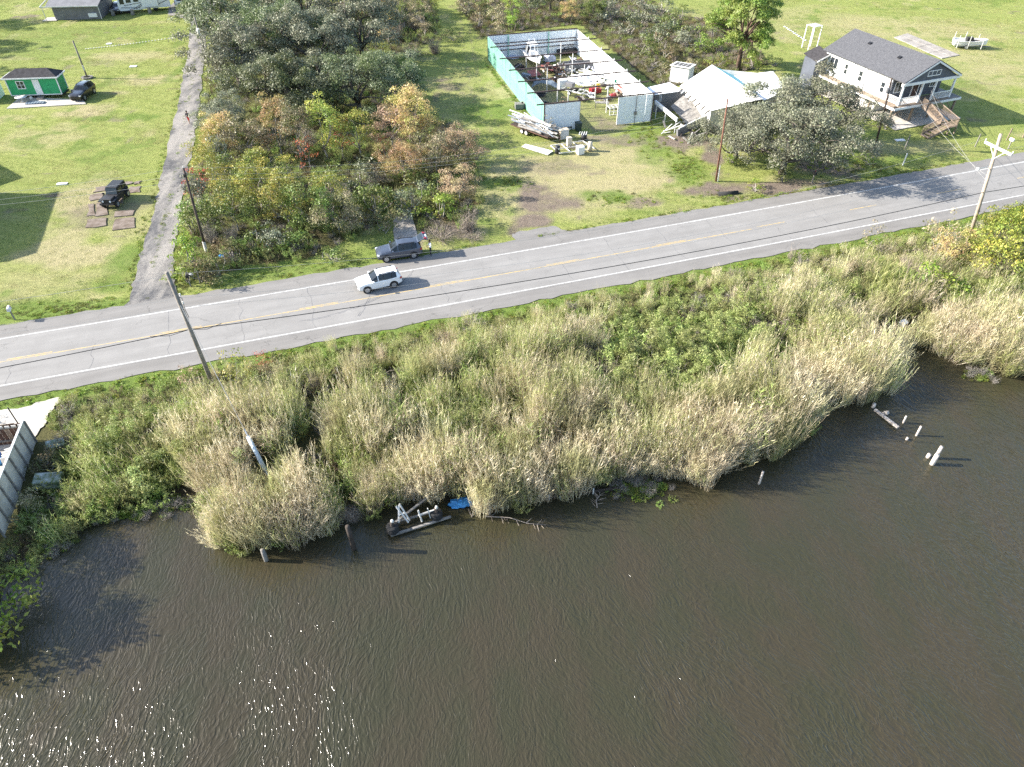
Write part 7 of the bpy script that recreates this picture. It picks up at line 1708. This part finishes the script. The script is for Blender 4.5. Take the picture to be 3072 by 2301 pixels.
# --- outside the warehouse front
bn = thing('garden_bench', 'dark bench standing against the white front wall', 'bench', (7.56, 97.25), WR)
MB().box((0, .1, .43), (1.4, .5, .06)).build('seat', M_PMATTE, bn); m = MB()
for i in range(7): m.bar((-.6 + i * .2, .34, .45), (-.6 + i * .2, .38, .95), .06)
m.bar((-.7, .38, .95), (.7, .38, .95), .06, .1); m.build('backrest', M_PMATTE, bn)
for x in (-.65, .65):
    for y in (-.1, .3): MB().bar((x, y, 0), (x, y, .42), .07).build('leg', M_PMATTE, bn)
gb_ = thing('wheelie_bin', 'dark green wheeled bin beside the warehouse opening', 'bin', (9.09, 97.37), WR); MB().box((0, 0, .5), (.7, .75, 1.0), taper=1.12).build('body', M_DGREEN, gb_, bevel=.04); MB().box((0, -.02, 1.05), (.85, .9, .1)).build('lid', M_DGREEN, gb_, bevel=.03)
fz = thing('chest_freezer', 'large beige appliance on its side before the white wall', 'appliance', (6.91, 94.48), WR + R(4)); MB().box((0, 0, .65), (1.25, .85, 1.3)).build('body', M_BEIGE, fz, bevel=.05); MB().box((0, -.44, .68), (1.05, .04, 1.1)).build('front_panel', M_OLDWHITE, fz)
one('beige_tank', MB().box((0, 0, .6), (.65, .6, 1.2)), M_BEIGE, 'narrow beige appliance standing in the metal frame', 'appliance', (7.52, 91.94), WR, bevel=.06)
one('beige_drum', MB().lathe([(.1, 0), (.3, .02), (.3, 1.15), (.1, 1.2)], (0, 0, 0), 14), M_BEIGE, 'beige drum standing right of the white tub', 'drum', (10.13, 90.44), 0, 0, None, True)
wt = thing('white_tub', 'white washing machine with blue dials standing on the grass', 'appliance', (8.80, 89.50), WR + R(5)); MB().box((0, 0, .5), (.85, .8, 1.0), taper=1.06).build('body', M_WHITE, wt, bevel=.04)
for x in (-.2, 0, .2): MB().box((x, .2, 1.02), (.1, .1, .03)).build('dial', M_BLUE, wt)
bd_ = thing('black_drum', 'black drum with a white label at the frame corner', 'drum', (5.87, 89.60), 0); MB().lathe([(.1, 0), (.32, .02), (.34, .3), (.32, .5), (.34, .7), (.32, .98), (.1, 1.0)], (0, 0, 0), 16).build('body', M_BLACK, bd_, True); MB().box((.12, -.31, .72), (.22, .03, .2)).build('label', M_WHITE, bd_)
bs = thing('black_bin', 'black bin with a slatted top behind the metal frame', 'bin', (9.61, 93.92), 0); MB().lathe([(.1, 0), (.36, .02), (.42, .8), (.36, .8)], (0, 0, 0), 14).build('body', M_BLACK, bs, True)
for i in range(4): MB().bar((-.7 + i * .3, -.3, .82), (-.5 + i * .3, .5, .95), .1, .04).build('slat', M_OLDWHITE, bs)
fr = thing('lying_metal_frame', 'rectangular pale metal frame lying on the grass before the warehouse', 'frame', (7.68, 90.97), WR + R(2))
for (a, b) in (((-2.3, 1.4, .2), (2.3, 1.6, .2)), ((-2.0, -1.3, .2), (2.5, -1.3, .2)), ((-2.3, 1.4, .2), (-2.0, -1.3, .2)), ((2.3, 1.6, .2), (2.9, -1.3, .2)), ((-.8, 1.5, .2), (-.5, -1.3, .2)), ((.9, 1.5, .2), (1.2, -1.3, .2)), ((-2.2, .1, .2), (2.6, .1, .2))): MB().bar(a, b, .09).build('bar', M_OLDWHITE, fr)
link('dead_weeds', twig_bush('dead_frame_weeds', 91, .7, .8, 60, M_TWIG, 4), fr).location = (.3, .3, 0)
st_ = trailer('scrap_trailer', 'long two axle trailer under aluminium scrap left of the green wall', (3.00, 96.20), WR + R(-58), 6.8, 2.1, M_DARKWOOD, 2, M_RUST)
sp = thing('aluminium_scrap', 'bundle of long aluminium strips heaped on the trailer', 'scrap', (*(2.83, 96.90), .85), WR + R(-60))
for i in range(64):
    y = rj.gauss(0, .6); z = max(.05, .95 - abs(y) * .5) * rj.random(); L = rj.uniform(1.6, 6.8); x0 = rj.uniform(-3.6, 3.6 - L * .5) - .0; an = rj.gauss(0, .13)
    MB().box((x0 + L / 2 - .6, y, z), (L, rj.uniform(.08, .26), rj.uniform(.03, .07)), rz=an, rx=rj.uniform(-.6, .6), ry=rj.uniform(-.06, .06)).build('strip', rj.choice([M_ALU, M_ALU, M_OLDWHITE, M_GBLUE, M_GREYWOOD]), sp)
sh = thing('corrugated_sheets', 'pale corrugated roofing sheets stacked on the grass by the trailer', 'roofing sheets', (3.26, 90.65), WR + R(-52))
for k in range(3):
    m = MB(); xs = np.linspace(-.55, .55, 15); vs = [(y * 4.2, x + k * .03, .05 + k * .05 + .03 * (i % 2)) for y in (-.5, .5) for i, x in enumerate(xs)]; m.add(vs, [(i, i + 1, 16 + i, 15 + i) for i in range(14)]); o = m.build('sheet', M_OLDWHITE, sh); o.modifiers.new('thickness', 'SOLIDIFY').thickness = .012; o.rotation_euler = (0, 0, k * .04)
for i, (p, lab) in enumerate((((1.02, 105.51), 'grey slatted crate beside the green wall, left of two'), ((2.00, 105.91), 'grey slatted crate touching the green wall'))):
    c = thing('grey_crate', lab, 'crate', p, WR + R(-8), 'grey crates by the green wall')
    for j in range(5): MB().box((-.5 + j * .25, 0, .72), (.2, 1.1, .06)).build('slat', M_GREYWOOD, c)
    m = MB(); m.box((0, 0, .35), (1.15, 1.05, .65)); m.build('body', M_GREYSIDE, c)
# weeds along the green wall (left of it) and vine sapling at its front
plant('thin0', (4.72, 94.60), .9, ML['tan'], 'thin sapling with brown leaves against the white front wall', 'sapling', None, bark=M_PALEBARK); plant('thin0', (7.37, 102.90), .75, ML['rust'], 'rusty leaved sapling just inside the front left wall', 'sapling', None)
# --- behind the white house
tf = thing('white_frame_tower', 'tall white frame stand behind the white house', 'frame', (52.00, 133.48), R(24))
for (x, y) in ((0, 0), (1.9, 0), (0, 1.6), (1.9, 1.6)): MB().bar((x, y, 0), (x, y, 3.7), .12).build('leg', M_WHITE, tf)
m = MB()
for i in range(5): m.bar((-.1, i * .4, 3.74), (2.0, i * .4, 3.74), .15, .07)
m.build('top', M_WHITE, tf)
bb = thing('trailer_boat', 'white boat on its trailer with upright guide posts on the far lawn', 'boat', (*(80.82, 134.84), .35), R(-10))
hull(bb, 5.4, 2.2, .9); MB().box((-.3, 0, 1.0), (1.0, 1.0, .7)).build('console', M_DARK, bb); crumple(.8, 9, (1.2, .8, .6)).build('cover', M_BROWNWOOD, bb).location = (.9, 0, .6)
m = MB()
for x in (-2.4, -.6, 1.6): 
    for y in (-1.25, 1.25): m.bar((x, y, -.2), (x, y, 1.9 if x < 1 else 1.6), .09)
m.build('guide_posts', M_OLDWHITE, bb); m = MB(); m.bar((-2.7, -1.0, .0), (3.6, 0, .0), .1); m.bar((-2.7, 1.0, 0), (3.6, 0, 0), .1); m.build('trailer_frame', M_GREYSIDE, bb)
for y in (-1.15, 1.15): wheel(bb, -.8, y, .32, .2); bb.children[-1].location.z = 0
for i in range(4):
    for j in range(2):
        a, b, c, d_ = (70.12, 141.12), (73.70, 143.67), (77.29, 130.47), (73.35, 128.64); f = lambda s, t_: ((a[0] * (1 - s) + b[0] * s) * (1 - t_) + (d_[0] * (1 - s) + c[0] * s) * t_, (a[1] * (1 - s) + b[1] * s) * (1 - t_) + (d_[1] * (1 - s) + c[1] * s) * t_)
        s0, s1, t0, t1 = j / 2 + .01, (j + 1) / 2 - .01, i / 4 + .004, (i + 1) / 4 - .004
        m = MB(); m.prism([f(s0, t0), f(s0, t1), f(s1, t1), f(s1, t0)], -.05, .05 + rj.uniform(0, .02)); tag(m.build('concrete_slab', M_CONC), kind='structure')
# overgrown slabs below the jeep, slab beside the tiny house
def slab(a, b, c, d_, h=.025): tag(MB().prism([(q_[0] + rj.uniform(-.15, .15), q_[1] + rj.uniform(-.15, .15)) for q_ in (a, ((a[0] + b[0]) / 2, (a[1] + b[1]) / 2), b, ((c[0] + b[0]) / 2, (c[1] + b[1]) / 2), c, ((c[0] + d_[0]) / 2, (c[1] + d_[1]) / 2), d_, ((a[0] + d_[0]) / 2, (a[1] + d_[1]) / 2))], -.05, h).build('concrete_slab', M_MUDSLAB), kind='structure')
slab((-49.24, 78.58), (-47.77, 78.93), (-48.22, 80.16), (-49.50, 79.81)); slab((-48.85, 76.21), (-47.60, 76.88), (-48.03, 78.24), (-49.36, 77.90)); slab((-47.43, 72.69), (-46.67, 72.84), (-47.94, 75.72), (-48.48, 75.39)); slab((-46.46, 72.69), (-45.29, 72.92), (-46.62, 76.21), (-47.70, 75.88))
slab((-46.35, 69.96), (-44.43, 70.56), (-45.07, 72.22), (-47.08, 71.92)); slab((-44.46, 72.53), (-42.41, 73.00), (-42.78, 74.10), (-44.76, 73.78)); slab((-43.21, 69.38), (-41.13, 69.96), (-42.09, 72.38), (-43.98, 71.92)); slab((-45.13, 78.24), (-43.85, 78.58), (-44.47, 80.16), (-45.68, 79.99)); slab((-46.54, 80.34), (-45.69, 80.61), (-45.93, 81.42), (-46.74, 81.24)); slab((-45.40, 80.70), (-44.75, 80.88), (-45.00, 81.51), (-45.57, 81.33)); slab((-46.11, 75.56), (-44.71, 75.88), (-45.95, 79.11), (-47.31, 78.76))
tag(MB().prism([(-73.83, 105.38), (-63.08, 107.26), (-64.22, 108.92), (-74.30, 110.04)], -.05, .05).build('concrete_slab', M_CONCW), kind='structure')
one('round_table', MB().lathe([(.3, 0), (.05, .05), (.05, .68), (.85, .7), (.85, .75), (.05, .76)], (0, 0, 0), 20), M_OLDWHITE, 'round white table on the slab before the tiny house', 'table', (-72.83, 108.08), 0, .05, None, True)
sp_ = thing('grey_step_stack', 'row of blue grey boards on the slab before the tiny house', 'boards', (-70.65, 107.40), R(6))
for i in range(7): MB().box((-1.1 + i * .38, 0, .12), (.28, .9, .18)).build('board', M_GBLUE, sp_)
one('white_pot', MB().lathe([(.1, 0), (.2, .05), (.24, .4), (.05, .42)], (0, 0, 0), 12), M_OLDWHITE, 'small white pot beside the round table', 'pot', (-71.96, 108.92), 0, .05, None, True)
for (p, w, d2, lab) in (((-62.98, 124.58), 1.1, .8, 'flat white square board lying on the left lawn'), ((-72.39, 137.21), .9, .7, 'small white board lying on the far lawn near the dashed edging'), ((-54.09, 80.79), 1.2, .5, 'small pale slab in the lawn near the house shadow'), ((52.01, 93.92), 1.3, .6, 'small white board on the lawn before the white house')): one('white_board', MB().box((0, 0, .05), (w, d2, .09)), M_WHITE, lab, 'board', p, R(8), gz(*(-62.98, 124.58)))
ed = thing('dashed_edging', 'row of small pale stones across the far left lawn', 'edging', (0, 0, 0))
q0, q1, q2 = (-75.10, 134.06), (-68.37, 136.61), (-59.35, 142.60)
for i in range(36):
    t_ = i / 35; a = ((1 - t_) ** 2 * q0[0] + 2 * t_ * (1 - t_) * q1[0] + t_ ** 2 * q2[0], (1 - t_) ** 2 * q0[1] + 2 * t_ * (1 - t_) * q1[1] + t_ ** 2 * q2[1]); MB().box((a[0], a[1], .03), (.24, .16, .08), rz=rj.uniform(-.3, .3)).build('stone', M_OLDWHITE, ed)
e2 = thing('white_stone_row', 'row of white stones on the lawn left of the white frame stand', 'edging', (0, 0, 0))
for i in range(11):
    t_ = i / 10; a = (52.10, 148.11); b = (53.32, 139.25); MB().box((a[0] + (b[0] - a[0]) * t_, a[1] + (b[1] - a[1]) * t_, .02), (.42, .3, .07), rz=rj.uniform(0, 2)).build('stone', M_WHITE, e2)
# --- roadside boxes and stakes
def mailbox(lab, p, m_, rz=0, post=M_GREYWOOD):
    t = thing('mailbox', lab, 'mailbox', (*p, gz(*p)), rz); MB().bar((0, 0, -.1), (0, 0, 1.05), .1).build('post', post, t)
    m = MB(); m.box((0, 0, 1.2), (.28, .55, .22)); m.tube([(0, -.275, 1.3), (0, .275, 1.3)], .14, 12); m.build('box', m_, t); MB().box((.16, .1, 1.38), (.02, .06, .2)).build('flag', M_REDP, t); return t
mailbox('white mailbox on a post at the left verge', (-45.27, 53.08), M_WHITE, R(20)); mailbox('black mailbox with a white bag at the lane mouth', (-31.11, 58.56), M_BLACK, R(18)); one('white_bag', crumple(.28, 4, (1, .8, 1.1)), M_WHITE, 'white bag hanging beside the black mailbox', 'bag', (-31.01, 59.03), 0, .85)
mailbox('white mailbox on two legs at the right lawn by the road', (65.00, 91.08), M_WHITE, R(20)); mailbox('dark mailbox in the shade of the roadside oaks', (36.15, 81.06), M_PMATTE, R(20))
for (p, h, m_, lab) in (((49.13, 86.06), 1.5, M_WHITE, 'short white marker stake at the roadside grass'), ((51.54, 91.19), 1.8, M_GREYWOOD, 'grey wooden stake behind the white marker'), ((60.99, 91.73), 1.7, M_GREYWOOD, 'grey stake left of the crossarm end'), ((66.30, 93.92), 1.6, M_BROWNWOOD, 'brown stake by the white two legged mailbox'), ((68.93, 94.82), 1.3, M_BROWNWOOD, 'brown stake cut by the right edge'), ((32.81, 122.70), 2.0, M_DARKWOOD, 'dark post left of the tall pine trunk'), ((7.30, 101.63), 1.9, M_OLDWHITE, 'white post in the warehouse doorway left side')): one('stake', MB().bar((0, 0, -.2), (.05, 0, h), .11), m_, lab, 'stake', p)
one('culvert_pipe', MB().tube([(-1.2, 0, -.12), (1.2, .4, -.12)], .38, 14), M_DARK, 'dark culvert pipe end in the ditch before the grey oaks', 'culvert', (25.37, 77.98), 0, 0, None, True)
one('blue_bag', crumple(.3, 12), M_TARP, 'small blue litter in the brush right of the pole', 'litter', (-29.84, 64.13)); 
# --- behind the grey sheet fence
for (p, r_, h, m_, lab) in (((-37.37, 35.86), .3, .95, M_BLUE, 'blue drum behind the grey fence at the left edge'), ((-36.93, 35.30), .24, .5, M_TARP, 'pale blue bucket before the blue drum'), ((-35.85, 33.46), .32, .8, M_PURP, 'purple bin behind the grey fence'), ((-35.98, 33.10), .3, .7, M_YEL, 'yellowish bin beside the purple bin')): one('yard_bin', MB().lathe([(.05, 0), (r_ * .9, .02), (r_, h), (.05, h + .02)], (0, 0, 0), 14), m_, lab, 'bin', p, 0, 0, None, True)
cs = thing('plastic_chairs', 'stack of white plastic chairs tipped behind the grey fence', 'chairs', (-36.03, 34.78), R(30))
for k in range(4):
    M_ = MB(); M_.box((k * .1, k * .28, .42), (.5, .48, .05), rx=.2); M_.box((k * .1, k * .28 + .24, .72), (.48, .05, .55), rx=-.2)
    for x in (-.2, .2):
        for y in (-.18, .18): M_.bar((k * .1 + x, k * .28 + y, 0), (k * .1 + x, k * .28 + y, .42), .05)
    M_.build('chair', M_WHITE, cs)
for (a, b, m_, lab) in (((-37.30, 35.37), (-36.01, 35.76), M_BROWNWOOD, 'brown beam lying behind the grey fence'), ((-37.08, 34.09), (-35.48, 33.31), M_DARKWOOD, 'dark beam in the yard behind the fence'), ((-36.01, 32.55), (-35.24, 32.85), M_OLDWHITE, 'pale plank in the yard beside the purple bin')): one('yard_beam', MB().bar((0, 0, .15), (b[0] - a[0], b[1] - a[1], .25), .14), m_, lab, 'beam', a)
for (p, w, d2, rz, lab) in (((-33.63, 36.87), 1.2, .8, .5, 'weathered pale box sunk in the weeds, upper of two'), ((-32.55, 33.53), 1.75, .95, .2, 'weathered pale box sunk in the weeds, lower of two')): one('old_box', MB().box((0, 0, .1), (w, d2, .75), ry=.12, rx=.08), mat('lichen_grey_paint_%d' % int(w * 100), (.33, .36, .34), .9, .5, 2.0, c2=(.08, .11, .05), lo=.35, hi=.6), lab, 'box', p, rz, .1, 'weathered boxes by the fence', bevel=.04)
# --- things at and in the water
def piling(lab, b, h, r, m_, lean=(0, 0), sq=False, group='pilings in the bayou'):
    m = MB(); (m.bar((0, 0, -1.2), (lean[0], lean[1], h), r * 2) if sq else m.tube([(0, 0, -1.2), (lean[0] * .5, lean[1] * .5, h * .5), (lean[0], lean[1], h)], [r, r, r * .93], 12))
    return one('piling', m, m_, lab, 'piling', b, 0, WATER_Z, group, not sq)
M_PWOOD = mat('bleached_piling', (0.50, 0.45, 0.40), .85, .3, 3, c2=(.33, .28, .24))
piling('dark leaning piling left of the boat frame', (-10.41, 28.55), 2.4, .17, M_DARKWOOD, (-.1, 0)); piling('grey short piling at the tip of the reed point', (-15.99, 27.66), 1.15, .15, M_GREYWOOD); piling('brown piling right of the blue tarp', (-1.57, 31.44), 1.6, .14, M_BROWNWOOD)
piling('lone slim white piling left of the others', (17.77, 34.19), 1.3, .085, M_PWOOD); piling('thin pinkish piling beside the floating beam', (30.73, 40.48), .75, .075, M_PWOOD); piling('slim pale piling right of the thin pinkish one', (31.18, 39.08), 1.0, .085, M_PWOOD); piling('tiny pale stub below the floating beam', (30.26, 38.65), .22, .1, M_PWOOD); piling('low pale stub left of the double piling', (31.06, 36.80), .35, .14, M_PWOOD)
piling('thick pale piling, front of the double piling', (31.07, 36.10), 1.05, .17, M_PWOOD); piling('tall pale piling, back of the double piling', (31.58, 36.70), 1.25, .13, M_PWOOD); piling('short pale stump at the left end of the floating beam', (29.06, 42.29), .4, .14, M_PWOOD)
a, b = (29.05, 41.94), (29.97, 39.75)
fb = thing('floating_beam', 'long bleached beam lying on the water from the short stump', 'beam', (*a, WATER_Z), 0); MB().bar((0, 0, .08), (b[0] - a[0], b[1] - a[1], .22), .2, .16).build('beam', M_PWOOD, fb); MB().bar((.55, -.35, .05), (.75, -.6, .3), .3, .2).build('block', M_PWOOD, fb)
wf = thing('wrecked_boat_frame', 'wrecked grey dock frame with two tyre wrapped posts at the waterline', 'dock frame', (*(-7.88, 29.82), WATER_Z), R(14))
for (a, b, w, m_) in (((-.3, -.25, .18), (3.9, .35, .18), .16, M_GREYWOOD), ((.0, .7, .3), (3.2, 1.0, .3), .13, M_GREYWOOD), ((.1, .5, .5), (2.7, 1.9, .9), .14, M_GREYWOOD), ((1.6, 2.0, .6), (1.9, 2.9, 1.1), .12, M_GREYWOOD)): MB().bar(a, b, w, w * .7).build('beam', m_, wf)
for (a, b) in (((.35, .5, .4), (.55, 1.0, 1.6)), ((1.1, .6, .3), (.6, 1.1, 1.6)), ((.45, .75, .9), (.85, .85, .9)), ((1.9, .3, .3), (1.75, .5, 1.3)), ((2.5, .5, .3), (2.4, .6, 1.2)), ((1.7, .5, .8), (2.9, .7, .8)), ((.35, 1.0, 1.55), (1.0, .45, .3))): MB().bar(a, b, .10, .06).build('strut', M_OLDWHITE, wf)
for (x, y) in ((-.1, .1), (2.95, .55)):
    p_ = MB().tube([(x, y, -.9), (x, y, 1.1)], .13, 10).build('tyre_post', M_DARKWOOD, wf, True)
    for k in range(3): MB().lathe([(.2, -.1), (.36, -.1), (.42, -.03), (.42, .03), (.36, .1), (.2, .1)], (x, y, .22 + k * .21), 18).build('tyre', M_TYRE, p_, True)
    MB().lathe([(.05, 0), (.12, .02), (.10, .2), (.03, .24)], (x + .05, y + .03, 1.05), 8).build('cap', M_OLDWHITE, p_, True)
o = crumple(1.0, 14, (1.0, .45, .35), 3); one('blue_tarp', o, M_TARP, 'crumpled bright blue tarp washed up under the reeds', 'tarp', (-3.57, 32.35), R(10), -.82)
for (p, z, sz, lab) in (((7.92, 35.31), -.4, .42, 'small white box litter at the water edge by the weed mat'), ((4.61, 34.36), -.7, .3, 'white bottle litter under the reeds'), ((8.69, 35.10), -.6, .22, 'tiny white litter beside the white box'), ((35.45, 52.58), -.5, .62, 'white lid litter lying in the inlet grass')): one('litter', MB().box((0, 0, sz * .3), (sz, sz * .8, sz * .5), rz=.5, rx=.3), M_WHITE, lab, 'litter', p, 0, z + .3)
one('float_buoy', MB().lathe([(.02, 0), (.16, .03), (.17, .1), (.02, .14)], (0, 0, 0), 12), M_WHITE, 'round white float at the left bank', 'float', (-30.17, 29.28), 0, WATER_Z + .02, None, True)
bk = thing('bulkhead', 'low dark plank bulkhead along the waterline', 'bulkhead', (*(0.09, 32.35), WATER_Z), 0); a, b = (0.09, 32.35), (7.96, 33.75)
for i in range(6):
    t0, t1 = i / 6, (i + .97) / 6; MB().bar(((b[0] - a[0]) * t0, (b[1] - a[1]) * t0, .12), ((b[0] - a[0]) * t1, (b[1] - a[1]) * t1, .12), .06, .3).build('plank', M_DARKWOOD, bk)
for t_ in (.32, .42, .72): MB().bar(((b[0] - a[0]) * t_, (b[1] - a[1]) * t_ - .06, -.4), ((b[0] - a[0]) * t_, (b[1] - a[1]) * t_ - .06, .55), .09).build('stake', M_OLDWHITE, bk)
# floating weeds and drifting branches
fl = []
for c, rx, ry, k_ in (((9.16, 33.78), 1.5, .8, 130), ((8.09, 34.89), 1.0, .6, 60), ((34.12, 51.56), 2.2, .8, 170), ((39.31, 46.18), 1.0, .8, 50), ((25.35, 43.16), 1.8, .4, 70), ((-27.74, 31.38), 3.0, .5, 90), ((-23.25, 32.35), 1.6, .4, 60), ((-29.93, 28.74), .8, .7, 40)):
    for _ in range(k_): fl.append((c[0] + rng.normal() * rx * .6, c[1] + rng.normal() * ry * .6))
fl = np.array(fl); N = len(fl)
scatter('floating_weeds', np.concatenate([fl, np.full((N, 1), WATER_Z + .02)], 1), np.stack([rng.normal(0, .2, N), rng.normal(0, .2, N), rng.uniform(0, 6.28, N)], 1), rng.uniform(.25, .6, N), rng.integers(0, 4, N), [S_LOW[0], S_LOW[1], S_DEAD[0], weed_clump('float_weed', 95, .5, .5, 30, 7, .16, ML['weed'], .4)], 'mats of green weeds floating along the shore', 'weeds')
rb = np.random.default_rng(5)
for (p, L_, rz, lab) in (((0.20, 30.72), 4.2, R(-14), 'bare branch drifting on the water below the brown piling'), ((6.20, 32.71), 1.6, R(70), 'bent dead reed stalk sticking out of the water'), ((-2.23, 32.11), 2.2, R(60), 'dead twig trailing into the water by the blue tarp')):
    m = MB(); m.tube([(0, 0, .05), (L_ * .4, .25, .1), (L_ * .7, .1, .06), (L_, .3, .03)], [.04, .035, .025, .012], 5)
    for i in range(16):
        t_ = rb.uniform(.05, .98) * L_; s = rb.choice([-1, 1]); m.tube([(t_, .15, .06), (t_ + .25, .15 + s * rb.uniform(.25, .6), rb.uniform(.02, .3))], [.018, .006], 4, False)
    one('drift_branch', m, M_TWIG, lab, 'branch', (p[0] - L_ * .5 * math.cos(rz), p[1] - L_ * .5 * math.sin(rz)), rz, WATER_Z)

print('SCRIPT DONE', len(bpy.data.objects))
